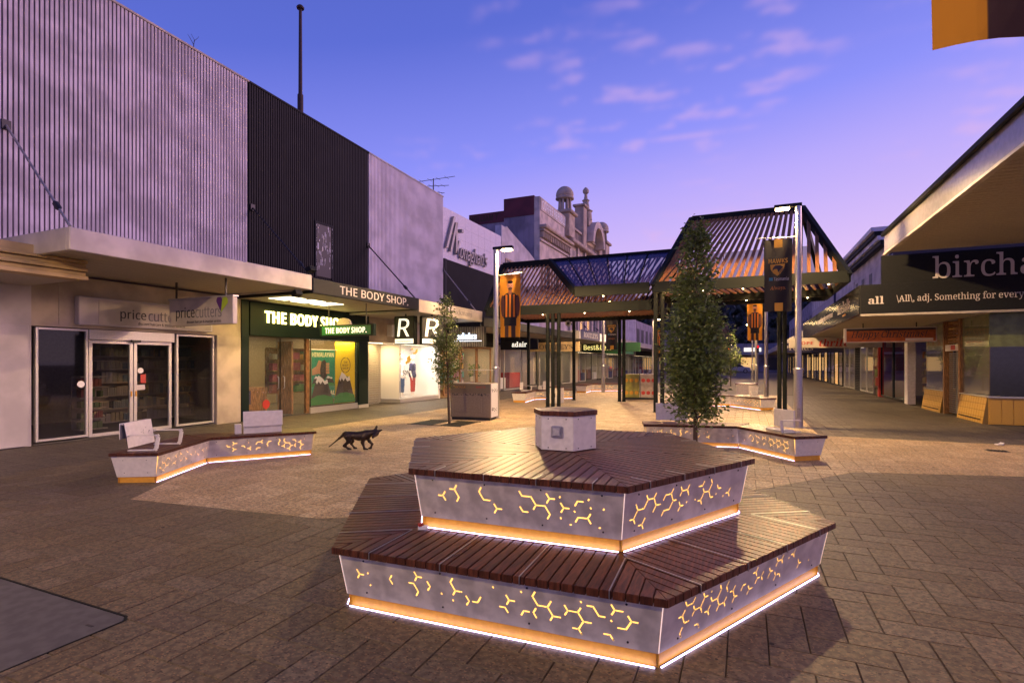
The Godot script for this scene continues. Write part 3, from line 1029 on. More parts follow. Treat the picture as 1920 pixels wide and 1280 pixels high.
func goods_shelves(parent: Node, x0: float, x1: float, y0: float, y1: float, z: float, rows: int, sd: int, cols: Array, shelf: Material, bright := 1.0) -> void:
	# shelves (x across) with rows of small goods on them, fronts at z
	var r := RandomNumberGenerator.new()
	r.seed = sd
	var m := MB.new()
	m.use_col = true
	var dy := (y1 - y0) / rows
	for k in rows + 1:
		bx(parent, "shelf", Vector3(x0, y0 + k * dy, z - 0.32), Vector3(x1, y0 + k * dy + 0.025, z), shelf)
	bx(parent, "shelf_back", Vector3(x0, y0, z - 0.35), Vector3(x1, y1, z - 0.325), shelf)
	for k in rows:
		var x := x0 + 0.03
		while x < x1 - 0.1:
			var w := r.randf_range(0.045, 0.12)
			var c: Color = cols[r.randi() % cols.size()]
			var h := dy * r.randf_range(0.45, 0.82)
			var rep := r.randi_range(1, 5)
			for q in rep:
				if x > x1 - 0.12: break
				m.col = c * (bright * r.randf_range(0.85, 1.1))
				m.box(Vector3(x, y0 + k * dy + 0.026, z - 0.2), Vector3(x + w * 0.88, y0 + k * dy + 0.026 + h * r.randf_range(0.97, 1.0), z - 0.03))
				x += w
			if r.randf() < 0.15: x += 0.12
	stuff(part(parent, "shelf_goods", m, M.goods))

func room(parent: Node, x0: float, x1: float, h: float, dep: float, wallm: Material, floorm: Material, ceilm: Material) -> void:
	bx(parent, "back_wall", Vector3(x0, 0, -dep - 0.1), Vector3(x1, h, -dep), wallm)
	bx(parent, "side_wall", Vector3(x0 - 0.08, 0, -dep), Vector3(x0, h, -0.27), wallm)
	bx(parent, "side_wall", Vector3(x1, 0, -dep), Vector3(x1 + 0.08, h, -0.27), wallm)
	bx(parent, "floor", Vector3(x0, 0.005, -dep), Vector3(x1, 0.02, -0.02), floorm)
	bx(parent, "ceiling", Vector3(x0, h, -dep), Vector3(x1, h + 0.08, -0.27), ceilm)

func pane(parent: Node, called: String, lo: Vector3, hi: Vector3, fm: Material, gm: Material, f := 0.05) -> Node3D:
	# a glazed frame in the xy plane
	var n := Node3D.new()
	n.name = called
	parent.add_child(n, true)
	var z0 := lo.z
	var z1 := hi.z
	bx(n, "frame", Vector3(lo.x, lo.y, z0), Vector3(lo.x + f, hi.y, z1), fm, 0.004)
	bx(n, "frame", Vector3(hi.x - f, lo.y, z0), Vector3(hi.x, hi.y, z1), fm, 0.004)
	bx(n, "frame", Vector3(lo.x + f, lo.y, z0), Vector3(hi.x - f, lo.y + f, z1), fm, 0.004)
	bx(n, "frame", Vector3(lo.x + f, hi.y - f, z0), Vector3(hi.x - f, hi.y, z1), fm, 0.004)
	var g := MB.new()
	var zc := (z0 + z1) / 2
	g.quad(Vector3(lo.x + f, lo.y + f, zc), Vector3(hi.x - f, lo.y + f, zc), Vector3(hi.x - f, hi.y - f, zc), Vector3(lo.x + f, hi.y - f, zc))
	part(n, "glass", g, gm)
	return n

func disc(parent: Node, called: String, at: Vector3, r: float, mat: Material, d := 0.004, n := 24) -> MeshInstance3D:
	var m := MB.new()
	m.tube([Vector3.ZERO, Vector3(0, 0, d)], [r, r], n)
	return part(parent, called, m, mat, at)

func heart(parent: Node, at: Vector3, s: float) -> void:
	# a two tone heart of two leaning petals
	for k in 2:
		var pts := PackedVector2Array()
		var sg := -1.0 if k == 0 else 1.0
		for j in 15:
			var a := lerpf(-0.2, PI * 0.95, j / 14.0)
			pts.append(Vector2(sg * (0.26 + 0.26 * cos(a)), 0.25 + 0.30 * sin(a)) * s)
		pts.append(Vector2(sg * 0.0, 0.12) * s)
		pts.append(Vector2(sg * -0.02, -0.45) * s)
		var m := MB.new()
		m.prism(pts, Transform3D(Basis(Vector3(0, 0, 1), -0.12), at), 0.004 + 0.002 * k)
		part(parent, "heart_petal", m, mk("petal%d" % k, lin(0.09, 0.02, 0.16) if k == 0 else lin(0.35, 0.50, 0.03), 0.5))

func build_left_facades() -> void:
	var top := func(s: float) -> float: return 9.74 - 0.0235 * s
	var a := left("clad_facade", "tall stained pale ribbed metal facade above the white canopy", "facade", 0.5)
	clad_wall(a, 0, 10.2, 3.5, top.call(0.5), top.call(10.7), M.groove_shade_joint)  # backing coloured dark to paint in the shade between the pale ribs
	ribs(a, "rib", 0.02, 10.2, 3.82, top.call(0.5), top.call(10.7), 0.0825, M.sheet_white, true)
	coping(a, 0, 10.2, top.call(0.5), top.call(10.7), M.render_cream)
	var b := left("dark_facade", "black ribbed metal facade with a boarded window", "facade", 10.71)
	clad_wall(b, 0, 5.18, 3.5, top.call(10.71), top.call(15.89), M.groove_shade_joint)
	ribs(b, "rib_cladding", 0.0, 5.18, 3.82, top.call(10.71), top.call(15.89), 0.0825, M.sheet_black, false)
	coping(b, 0, 5.18, top.call(10.71), top.call(15.89), M.charcoal)
	var wn := Node3D.new()
	wn.name = "window"
	b.add_child(wn)
	bx(wn, "board", Vector3(2.50, 4.45, 0.02), Vector3(3.24, 6.18, 0.055), M.black)
	for q in [[2.46, 4.4, 2.52, 6.22], [3.22, 4.4, 3.28, 6.22], [2.52, 6.16, 3.22, 6.22]]:
		bx(wn, "frame", Vector3(q[0], q[1], 0.03), Vector3(q[2], q[3], 0.075), M.charcoal)
	rng.seed = 8
	var fl := MB.new()
	for k in 46:
		var x := rng.randf_range(2.56, 3.18)
		var y := rng.randf_range(4.6, 6.1)
		fl.box(Vector3(x, y, 0.055), Vector3(x + rng.randf_range(0.006, 0.022), y + rng.randf_range(0.03, 0.22), 0.058))
	for k in 26:
		var y := rng.randf_range(4.5, 6.1)
		fl.box(Vector3(2.512, y, 0.075), Vector3(2.522, y + 0.05, 0.078))
		fl.box(Vector3(3.226, y, 0.075), Vector3(3.236, y + 0.06, 0.078))
	stuff(part(wn, "peeling_paint", fl, M.white))
	var c := left("pale_facade", "pale lilac ribbed metal facade with television aerial behind", "facade", 15.89)
	clad_wall(c, 0, 5.28, 3.5, top.call(15.89), top.call(21.17), M.sheet_pale)
	ribs(c, "rib_cladding", 0.0, 5.28, 3.82, top.call(15.89), top.call(21.17), 0.0825, M.sheet_pale, false)
	coping(c, 0, 5.28, top.call(15.89), top.call(21.17), M.render_white)
	# roof bodies behind the parapets
	for q in [[a, 10.2], [b, 5.18], [c, 5.28]]:
		bx(q[0], "roof_body", Vector3(0, 3.5, -9), Vector3(q[1], 8.6, -0.26), M.old_wall)
	# ---- tiled facade with raised script lettering
	var d := left("tiled_facade", "white tiled facade with raised script lettering over a dark ribbed panel", "facade", 21.19)
	bx(d, "wall", Vector3(0, 3.5, -0.3), Vector3(6.36, 8.84, -0.03), M.groove_shade_joint)
	for i in 9:
		for j in 4:
			bx(d, "tile", Vector3(0.005 + i * 0.706, 6.46 + j * 0.595, -0.028), Vector3(0.70 + i * 0.706, 7.048 + j * 0.595, 0.0), M.tile_white)
	bx(d, "dark_panel", Vector3(0.25, 3.6, -0.028), Vector3(6.36, 6.44, -0.005), M.sheet_black)
	ribs(d, "rib_cladding", 0.28, 6.3, 3.8, 6.42, 6.42, 0.10, M.sheet_black, false)
	bx(d, "post", Vector3(0.0, 3.6, -0.02), Vector3(0.22, 6.44, 0.08), M.charcoal)
	bx(d, "roof_body", Vector3(0, 3.5, -9), Vector3(6.36, 8.3, -0.31), M.old_wall)
	var sl := func(x0: float, y0: float, x1: float, y1: float, w: float) -> void:
		var m := MB.new()
		m.prism(PackedVector2Array([Vector2(x0, y0), Vector2(x0 + w, y0), Vector2(x1 + w, y1), Vector2(x1, y1)]), Transform3D(Basis.IDENTITY, Vector3(0, 0, 0.02)), 0.14)
		part(d, "letter_stroke", m, M.charcoal_gloss if w < 0 else M.galv)
	sl.call(0.05, 6.95, 0.75, 8.55, 0.16)
	sl.call(0.42, 6.85, 0.95, 8.32, 0.16)
	sl.call(0.95, 6.8, 0.95, 8.32, 0.14)
	sl.call(0.95, 6.8, 1.25, 7.5, 0.12)
	var sh := Basis(Vector3(1, 0, 0), Vector3(0.22, 1, 0), Vector3(0, 0, 1))
	lettering(d, "lettering", "onaghan's", Vector3(2.85, 6.96, 0.09), sh, 2.9, 0.95, M.galv, "Droid Sans", 0.12)
	bx(d, "floodlight", Vector3(1.25, 7.9, 0.05), Vector3(1.45, 8.05, 0.30), M.galv, 0.01)
	# ---- white building with a sloping parapet
	var e := left("white_building", "plain white rendered building with a sloping broken parapet", "building", 27.6)
	var m := MB.new()
	m.prism(PackedVector2Array([Vector2(0, 3.5), Vector2(6.1, 3.5), Vector2(6.1, 8.25), Vector2(5.5, 8.35), Vector2(4.2, 8.75), Vector2(1.2, 9.45), Vector2(0.75, 9.6), Vector2(0.55, 9.48), Vector2(0, 9.5)]), Transform3D(Basis.IDENTITY, Vector3(0, 0, -0.4)), 0.4)
	part(e, "wall", m, M.render_white)
	bx(e, "return_wall", Vector3(0.0, 8.3, -8), Vector3(0.3, 9.3, -0.41), M.old_wall)
	for k in 2:
		var w := pane(e, "window", Vector3(0.5 + k * 1.5, 6.2, -0.02), Vector3(1.7 + k * 1.5, 7.7, 0.06), M.stone, M.glass_shade_tint, 0.1)
		bx(w, "room_shade_board", Vector3(0.6 + k * 1.5, 6.3, 0.001), Vector3(1.6 + k * 1.5, 7.6, 0.006), M.interior_wall)  # added grey board, its tone standing in for the dim room inside
	for q in [[4.7, 8.0], [5.4, 8.05]]: bx(e, "vent", Vector3(q[0], q[1] - 0.25, 0.0), Vector3(q[0] + 0.14, q[1], 0.02), M.black)

	# ---- tall building with a maroon painted side
	var S := 33.74
	var g := left("corner_building", "tall old building with maroon painted side band and bracketed cornice", "building", S)
	bx(g, "body", Vector3(0.02, 3.4, -5.4), Vector3(6.2, 11.7, -0.02), M.old_wall)
	# side wall seen above the white building; local -x faces the camera
	bx(g, "maroon_band", Vector3(-0.03, 11.70, -2.66), Vector3(6.2, 13.0, -0.4), M.maroon)
	bx(g, "maroon_band", Vector3(-0.03, 11.45, -5.4), Vector3(6.2, 12.2, -2.66), M.maroon)
	var sb := Basis(Vector3(0, 0, 1), Vector3.UP, Vector3(-1, 0, 0))
	lettering(g, "faded_lettering", "WILLIAM T", Vector3(-0.032, 11.85, -4.2), sb, 2.2, 0.42, mk("faded", lin(0.05, 0.035, 0.01), 0.9), "Droid Sans", 0.004, true)
	bx(g, "front_wall", Vector3(0.0, 3.4, -0.4), Vector3(6.2, 12.9, 0.0), M.stone_pale)
	bx(g, "sign_band", Vector3(0.1, 12.0, 0.0), Vector3(6.1, 12.85, 0.05), M.stone_pale)
	lettering(g, "lettering", "COFFEE REPUBLIC", Vector3(3.0, 12.42, 0.052), Basis.IDENTITY, 5.4, 0.58, M.white, "Droid Sans", 0.03, true)
	bx(g, "cornice", Vector3(-0.15, 10.72, 0.0), Vector3(6.2, 10.95, 0.55), M.stone, 0.05)
	bx(g, "cornice_bed", Vector3(-0.05, 10.55, 0.0), Vector3(6.2, 10.71, 0.35), M.stone, 0.03)
	for k in 16: bx(g, "bracket", Vector3(0.05 + k * 0.385, 10.12, 0.0), Vector3(0.20 + k * 0.385, 10.54, 0.28), M.stone, 0.03)
	bx(g, "string_course", Vector3(0, 9.9, 0.0), Vector3(6.2, 10.02, 0.12), M.stone_pale)
	for k in 3: arch_window(g, Vector3(1.1 + k * 2.0, 6.7, 0.0), 0.62, 1.9, M.stone, k == 9)
	# ---- ornate building with domed turrets
	var h := left("ornate_building", "ornate old stone building with domed turrets and an arched gable", "building", 40.0)
	bx(h, "body", Vector3(0, 3.4, -8), Vector3(13, 10.6, -0.42), M.stone)
	bx(h, "front_wall", Vector3(0, 3.4, -0.4), Vector3(13, 11.6, 0.0), M.stone)
	bx(h, "cornice", Vector3(-0.2, 11.1, 0.0), Vector3(13.1, 11.4, 0.5), M.stone, 0.06)
	bx(h, "balustrade_rail", Vector3(0, 12.45, -0.35), Vector3(13, 12.62, 0.05), M.stone)
	for k in 30: bx(h, "baluster", Vector3(0.15 + k * 0.43, 11.62, -0.25), Vector3(0.3 + k * 0.43, 12.44, -0.08), M.stone)
	for k in 7: bx(h, "pilaster", Vector3(0.1 + k * 2.1, 3.6, 0.0), Vector3(0.45 + k * 2.1, 11.08, 0.16), M.stone_pale)
	for k in 6:
		for j in 3: bx(h, "swag", Vector3(0.75 + k * 2.1 + j * 0.42, 10.1 - 0.12 * (j % 2), 0.0), Vector3(1.0 + k * 2.1 + j * 0.42, 10.7, 0.1), M.stone_pale, 0.03)
		arch_window(h, Vector3(1.33 + k * 2.1, 6.9, 0.0), 0.55, 1.7, M.stone_pale, false)
		var lit := pane(h, "window", Vector3(0.85 + k * 2.1, 4.3, 0.01), Vector3(1.8 + k * 2.1, 6.1, 0.09), M.stone_pale, M.glass, 0.09)
		bx(lit, "lit_blind_window", Vector3(0.94 + k * 2.1, 4.4, 0.012), Vector3(1.71 + k * 2.1, 6.0, 0.016), M.window_lit_glow if k in [0, 1, 2] else M.black)
	for q in [0.0, 11.6]:
		var tu := Node3D.new()
		tu.name = "turret"
		h.add_child(tu, true)
		var bse := MB.new()
		bse.bbox(Vector3(q - 0.75, 11.4, -0.9), Vector3(q + 0.75, 13.2, 0.35), 0.05)
		bse.bbox(Vector3(q - 0.95, 13.2, -1.1), Vector3(q + 0.95, 13.45, 0.55), 0.06)
		part(tu, "base", bse, M.stone)
		for k in 8:
			var an := TAU * k / 8
			var cm := MB.new()
			cm.tube([Vector3(q + cos(an) * 0.46, 13.45, -0.27 + sin(an) * 0.46), Vector3(q + cos(an) * 0.42, 14.4, -0.27 + sin(an) * 0.42)], [0.11, 0.09], 8)
			part(tu, "column", cm, M.stone)
		var dm := MB.new()
		var pr := [Vector2(0.50, 14.38), Vector2(0.72, 14.45), Vector2(0.72, 14.55), Vector2(0.66, 14.62)]
		for k in 9: pr.append(Vector2(0.70 * cos(k * PI / 16), 14.75 + 0.72 * sin(k * PI / 16)))
		dm.lathe(pr, Vector3(q, 0, -0.27), 24)
		part(tu, "dome", dm, M.stone)
	var gb := Node3D.new()
	gb.name = "gable"
	h.add_child(gb)
	var gx := 6.9
	var ga := PackedVector2Array()
	for k in 17: ga.append(Vector2(gx + 2.1 * cos(PI * k / 16), 12.1 + 2.1 * sin(PI * k / 16)))
	for k in 17: ga.append(Vector2(gx - 1.55 * cos(PI * k / 16), 12.1 + 1.55 * sin(PI * k / 16)))
	var gm := MB.new()
	gm.prism(ga, Transform3D(Basis.IDENTITY, Vector3(0, 0, -0.4)), 1.15)
	part(gb, "arch_hood", gm, M.stone_pale)
	var gi := PackedVector2Array()
	for k in 17: gi.append(Vector2(gx + 1.55 * cos(PI * k / 16), 12.1 + 1.55 * sin(PI * k / 16)))
	gm = MB.new()
	gm.prism(gi, Transform3D(Basis.IDENTITY, Vector3(0, 0, -0.35)), 0.3)
	part(gb, "tympanum", gm, M.cream_trim)
	for q in [[4.2, 14.9], [9.6, 14.2]]:
		bx(gb, "pier", Vector3(q[0] - 0.5, 11.4, -0.6), Vector3(q[0] + 0.5, q[1], 0.2), M.stone, 0.05)
		bx(gb, "pier_cap", Vector3(q[0] - 0.65, q[1], -0.75), Vector3(q[0] + 0.65, q[1] + 0.2, 0.35), M.stone, 0.05)
	var fm := MB.new()
	fm.lathe([Vector2(0.55, 14.2), Vector2(0.5, 14.9), Vector2(0.62, 15.0), Vector2(0.35, 15.15), Vector2(0.24, 15.8), Vector2(0.34, 15.95), Vector2(0.16, 16.1), Vector2(0.12, 16.5), Vector2(0.26, 16.65), Vector2(0.28, 16.85), Vector2(0.15, 17.05), Vector2(0.0, 17.15)], Vector3(5.75, 0, -0.2), 14)
	part(gb, "finial", fm, M.stone)
	bx(gb, "finial_base", Vector3(5.2, 13.6, -0.7), Vector3(6.3, 14.3, 0.25), M.stone, 0.05)
	# far left row beyond
	var fr := left("far_row_building", "pale fluted building beyond the ornate stone building", "building", 53.3)
	bx(fr, "wall", Vector3(0, 3.4, -6), Vector3(14, 11.0, 0), M.render_white)
	for k in 20: bx(fr, "flute", Vector3(0.2 + k * 0.7, 3.6, 0.0), Vector3(0.5 + k * 0.7, 10.6, 0.14), M.sheet_pale)
	var fr2 := left("far_shop_building", "low dark building at the far left end of the mall", "building", 67.6)
	bx(fr2, "wall", Vector3(0, 3.4, -6), Vector3(24, 7.0, 0), M.old_wall)
	for k in 7: bx(fr2, "window", Vector3(1 + k * 3.3, 4.2, 0.0), Vector3(2.6 + k * 3.3, 6.0, 0.03), M.black)
	# things on the roofs
	var fp := thing("flagpole", "tall rusty brown pole standing on the roof", "pole", P(-14.0, 8.6, 13.8))
	var pm := MB.new()
	pm.tube([Vector3(0, 0, 0), Vector3(0, 2.2, 0), Vector3(0, 2.25, 0), Vector3(0, 5.15, 0)], [0.10, 0.095, 0.065, 0.05], 12)
	part(fp, "mast", pm, mk("rust", lin(0.045, 0.018, 0.015), 0.7, 0.0, T.grime, 1.0))
	pm = MB.new()
	pm.lathe([Vector2(0.0, 5.12), Vector2(0.12, 5.15), Vector2(0.13, 5.2), Vector2(0.08, 5.26), Vector2(0, 5.27)], Vector3.ZERO, 14)
	part(fp, "cap", pm, M.rust)
	var an := thing("television_aerial", "thin metal television aerial on the pale roof", "aerial", P(-14.2, 9.0, 22.6))
	pm = MB.new()
	pm.tube([Vector3.ZERO, Vector3(0, 1.75, 0)], [0.03, 0.025], 6)
	part(an, "mast", pm, M.black)
	for q in [[1.7, 1.0, 0.25], [1.45, 0.65, 0.1], [1.2, 0.4, 0.0]]:
		pm = MB.new()
		pm.tube([Vector3(-q[1], q[0] - 0.1, 0.3), Vector3(q[1], q[0] + q[2] - 0.1, -0.4)], [0.014, 0.014], 5)
		for k in 5: pm.tube([Vector3(-q[1] + 0.4 * k * q[1], q[0] - 0.1 + q[2] * k * 0.2, 0.3 - 0.14 * k) + Vector3(0, 0, 0.22), Vector3(-q[1] + 0.4 * k * q[1], q[0] - 0.1 + q[2] * k * 0.2, 0.3 - 0.14 * k) - Vector3(0, 0, 0.22)], [0.008, 0.008], 4)
		part(an, "boom", pm, M.black)
	var tw := thing("roof_weed", "leafless weed sprouting from the top of the stained facade", "plant", P(-12.9, 9.52, 9.17))
	pm = MB.new()
	pm.tube([Vector3.ZERO, Vector3(0.02, 0.2, 0.02), Vector3(0.0, 0.34, -0.02)], [0.012, 0.01, 0.006], 5)
	pm.tube([Vector3(0.02, 0.2, 0.02), Vector3(0.05, 0.3, 0.14), Vector3(0.05, 0.36, 0.2)], [0.008, 0.006, 0.003], 5)
	pm.tube([Vector3(0, 0.34, -0.02), Vector3(0, 0.45, 0.08)], [0.006, 0.003], 5)
	pm.tube([Vector3(0, 0.3, 0), Vector3(0, 0.46, -0.12), Vector3(0, 0.5, -0.13)], [0.007, 0.004, 0.003], 5)
	part(tw, "stem", pm, M.black)

func arch_window(parent: Node, at: Vector3, r: float, h: float, trim: Material, lit: bool) -> void:
	# at: middle of the sill
	var n := Node3D.new()
	n.name = "window"
	parent.add_child(n, true)
	n.position = at
	var out := PackedVector2Array([Vector2(-r, 0), Vector2(r, 0)])
	for k in 13: out.append(Vector2(r * cos(PI * k / 12), h - r + r * sin(PI * k / 12)))
	var m := MB.new()
	m.prism(out, Transform3D(Basis.IDENTITY, Vector3(0, 0, 0.004)), 0.01)
	part(n, "pane", m, M.charcoal_gloss)
	for k in 13:
		var a0 := PI * k / 12.0
		var c := Vector3((r + 0.12) * cos(a0), h - r + (r + 0.12) * sin(a0), 0.06)
		var bm := MB.new()
		bm.obox(Vector3.ZERO, Basis(Vector3(0, 0, 1), a0), Vector3(0.22, 0.19, 0.16))
		part(n, "voussoir", bm, trim, c)
	bx(n, "jamb", Vector3(-r - 0.2, 0, 0), Vector3(-r, h - r, 0.12), trim)
	bx(n, "jamb", Vector3(r, 0, 0), Vector3(r + 0.2, h - r, 0.12), trim)
	bx(n, "sill", Vector3(-r - 0.3, -0.15, 0), Vector3(r + 0.3, -0.002, 0.2), trim)
	bx(n, "mullion", Vector3(-0.03, 0, 0.015), Vector3(0.03, h - 0.05, 0.05), trim)
func build_left_shops() -> void:
	# ---------- canopies
	var c1 := canopy("street_canopy", "long white canopy with stained fascia under the stained ribbed facade", 4.92, 10.09, 3.43, 3.80, 2.95, M.fascia_white, M.soffit)
	var c2 := canopy("dark_canopy", "canopy with dark fascia and white shop name under the black facade", 10.10, 14.78, 3.36, 3.74, 2.97, M.charcoal, M.soffit)
	lettering(c2, "lettering", "THE BODY SHOP.", Vector3(2.5, 3.55, 2.972), Basis.IDENTITY, 3.1, 0.22, M.ink_pale, "Droid Sans", 0.012)
	# lit grilles in its soffit
	for k in 3: bx(c2, "soffit_light_panel", Vector3(0.5 + k * 0.75, 3.378, 0.9), Vector3(1.05 + k * 0.75, 3.388, 1.7), M.ceiling_tube_light)
	area(P(WL + 1.3, 3.36, 11.4), Basis(Vector3(0, 0, 1), Vector3(1, 0, 0), Vector3.UP).orthonormalized(), 1.9, 0.7, Color(1.0, 0.82, 0.34), 8.0, "soffit_light")
	var c3 := canopy("white_canopy", "white canopy carrying a small black letter badge and grey shop name", 14.80, 19.4, 3.30, 3.72, 2.95, M.fascia_white, M.soffit)
	bx(c3, "badge", Vector3(1.75, 3.40, 2.951), Vector3(2.05, 3.66, 2.965), M.black)
	lettering(c3, "badge_letter", "R", Vector3(1.9, 3.53, 2.966), Basis.IDENTITY, 0.15, 0.19, M.white, "Droid Sans", 0.008)
	lettering(c3, "lettering", "rockmans", Vector3(2.95, 3.52, 2.952), Basis.IDENTITY, 1.5, 0.2, M.ink_grey, "Droid Sans", 0.01)
	var c4 := canopy("brown_canopy", "dark brown canopy over the homeware shop and jeweller", 20.4, 33.4, 3.2, 3.6, 2.5, M.charcoal, M.soffit)
	var c5 := canopy("navy_canopy", "canopy with navy and white name boards along the old buildings", 33.6, 53.0, 3.2, 3.75, 2.8, M.fascia_white, M.soffit)
	bx(c5, "name_board", Vector3(0.4, 3.22, 2.801), Vector3(5.2, 3.85, 2.83), M.navy)
	lettering(c5, "lettering", "ROUTLEYS", Vector3(2.8, 3.53, 2.832), Basis.IDENTITY, 3.6, 0.34, M.ink_pale, "Droid Serif", 0.01)
	bx(c5, "name_board", Vector3(5.3, 3.25, 2.801), Vector3(11.0, 3.8, 2.83), M.white)
	canopy("far_canopy", "grey canopy along the far left shops", 53.2, 91.0, 3.2, 3.7, 2.8, M.fascia_white, M.soffit)
	# moulded cream canopy of the neighbouring shop
	var y := left("cream_canopy", "cream canopy with stepped mouldings along its fascia", "canopy", 0.6)
	bx(y, "roof", Vector3(0, 3.50, 0.002), Vector3(5.05, 3.58, 1.88), M.cream_trim)
	for q in [[3.10, 3.17, 2.02], [3.175, 3.25, 1.94], [3.255, 3.315, 2.0], [3.32, 3.39, 1.94], [3.395, 3.45, 2.0], [3.455, 3.60, 1.92]]:
		bx(y, "moulding", Vector3(0, q[0], 1.7), Vector3(5.08, q[1], q[2]), M.cream_trim, 0.008)
	bx(y, "soffit_sheet", Vector3(0, 3.12, 0.002), Vector3(5.06, 3.16, 1.69), M.soffit)
	# stay rods
	rod("grey stay rod running from the stained facade down to the white canopy", P(-12.75, 6.1, 5.34), P(-9.95, 3.82, 4.98), M.galv)
	rod("black stay rod hanging before the boarded window", P(-12.75, 6.0, 10.8), P(-9.95, 3.76, 10.2), M.black)
	rod("black stay rod hanging before the pale ribbed facade", P(-12.75, 5.95, 15.83), P(-9.95, 3.76, 14.7), M.black)
	rod("grey stay rod hanging before the dark panel of the tiled facade", P(-12.75, 5.9, 21.2), P(-9.95, 3.72, 19.0), M.galv)
	for k in 6: rod("thin stay rod of the canopies below the old buildings", P(-12.75, 6.2, 28.0 + k * 3.4), P(-10.1, 3.78, 26.6 + k * 3.4), M.galv)
	# flood lamps on the canopies
	for q in [[-9.8, 3.86, 10.0, "small dark floodlight on top of the white canopy"], [-9.8, 3.22, 9.55, "small dark floodlight hanging under the white canopy"], [-9.85, 3.80, 16.4, "small black floodlight on the canopy beside the letter badge"]]:
		var fl := thing("floodlight", q[3], "lamp", P(q[0], q[1], q[2]))
		bx(fl, "bracket", Vector3(-0.02, 0.0, -0.02), Vector3(0.02, 0.14, 0.02), M.black)
		var m := MB.new()
		m.obox(Vector3(0, 0.06, 0.0), Basis(Vector3(0, 0, 1), 0.4), Vector3(0.16, 0.12, 0.2))
		part(fl, "housing", m, M.steel_dark)
	# ---------- haircare shop: white wall, glazed front
	var a := left("haircare_shopfront", "cream shopfront with sliding glass doors and shelves of bottles inside", "shopfront", 0.6)
	var X := func(s: float) -> float: return s - 0.6
	bx(a, "wall", Vector3(X.call(0.6), 0, -0.25), Vector3(X.call(5.75), 3.42, 0.0), M.render_white)
	bx(a, "wall_panel", Vector3(X.call(2.0), 0.02, 0.0), Vector3(X.call(5.68), 2.36, 0.06), M.render_white, 0.006)
	bx(a, "header", Vector3(X.call(5.75), 2.36, -0.25), Vector3(X.call(10.6), 3.42, 0.0), M.render_cream)
	bx(a, "header_joint", Vector3(X.call(6.2), 2.4, 0.0), Vector3(X.call(6.22), 3.4, 0.006), M.soffit)
	bx(a, "pier", Vector3(X.call(9.72), 0, -0.25), Vector3(X.call(10.45), 2.358, 0.03), M.render_cream, 0.01)
	pane(a, "window", Vector3(X.call(5.84), 0.06, -0.12), Vector3(X.call(6.76), 2.34, -0.04), M.alu, M.glass_shade_tint, 0.045)
	pane(a, "sliding_door", Vector3(X.call(6.80), 0.03, -0.16), Vector3(X.call(7.70), 2.12, -0.10), M.alu, M.glass_shade_tint, 0.07)
	pane(a, "sliding_door", Vector3(X.call(7.72), 0.03, -0.16), Vector3(X.call(8.60), 2.12, -0.10), M.alu, M.glass_shade_tint, 0.07)
	bx(a, "door_header", Vector3(X.call(6.78), 2.13, -0.17), Vector3(X.call(8.64), 2.35, -0.05), M.alu, 0.006)
	bx(a, "sensor", Vector3(X.call(7.62), 2.10, -0.05), Vector3(X.call(7.82), 2.15, 0.0), M.black)
	pane(a, "window", Vector3(X.call(8.68), 0.06, -0.12), Vector3(X.call(9.70), 2.34, -0.04), M.alu, M.glass_shade_tint, 0.05)
	for q in [[6.62, 1.18, 0.07], [7.86, 1.45, 0.065]]:
		disc(a, "window_sticker", Vector3(X.call(q[0]), q[1], -0.04 if q[0] < 6.8 else -0.095), q[2], M.white)
	bx(a, "window_notice", Vector3(X.call(7.80), 1.0, -0.128), Vector3(X.call(7.98), 1.12, -0.124), M.ink_pale)
	bx(a, "window_notice", Vector3(X.call(7.88), 1.16, -0.128), Vector3(X.call(8.0), 1.36, -0.124), M.red)
	for q in [7.66, 7.76]: bx(a, "door_pull", Vector3(X.call(q) - 0.012, 0.86, -0.10), Vector3(X.call(q) + 0.012, 0.98, -0.08), M.gold)
	room(a, X.call(5.8), X.call(10.4), 2.7, 4.2, M.interior_wall, M.carpet, M.interior_wall)
	var cols := [Color(0.45, 0.42, 0.30), Color(0.5, 0.48, 0.40), Color(0.30, 0.30, 0.28), Color(0.12, 0.22, 0.30), Color(0.42, 0.34, 0.15), Color(0.55, 0.5, 0.45)]
	goods_shelves(a, X.call(7.75), X.call(10.3), 0.15, 2.1, -1.6, 6, 3, cols, M.interior_wall, 0.5)
	goods_shelves(a, X.call(5.9), X.call(7.1), 0.15, 1.5, -2.8, 4, 4, cols, M.interior_wall, 0.4)
	goods_shelves(a, X.call(7.05), X.call(7.62), 0.1, 1.3, -0.9, 5, 6, [Color(0.35, 0.05, 0.05), Color(0.10, 0.25, 0.06), Color(0.08, 0.1, 0.3), Color(0.4, 0.1, 0.08), Color(0.2, 0.3, 0.1)], M.interior_wall, 0.5)
	var sg := Node3D.new()
	sg.name = "sign_box"
	a.add_child(sg)
	bx(sg, "box", Vector3(X.call(6.48), 2.42, 0.0), Vector3(X.call(9.5), 3.02, 0.16), M.render_white, 0.012)
	bx(sg, "face", Vector3(X.call(6.85), 2.45, 0.16), Vector3(X.call(9.45), 2.97, 0.168), M.fascia_white)
	lettering(sg, "lettering", "price", Vector3(X.call(7.55), 2.68, 0.17), Basis.IDENTITY, 0.55, 0.27, M.ink, "Droid Sans", 0.006)
	lettering(sg, "lettering", "cutters", Vector3(X.call(8.27), 2.70, 0.17), Basis.IDENTITY, 0.78, 0.22, M.ink_grey, "Droid Sans", 0.006)
	lettering(sg, "small_lettering", "discount haircare & invasion services", Vector3(X.call(8.2), 2.52, 0.17), Basis.IDENTITY, 1.1, 0.07, M.ink, "Droid Sans", 0.004)
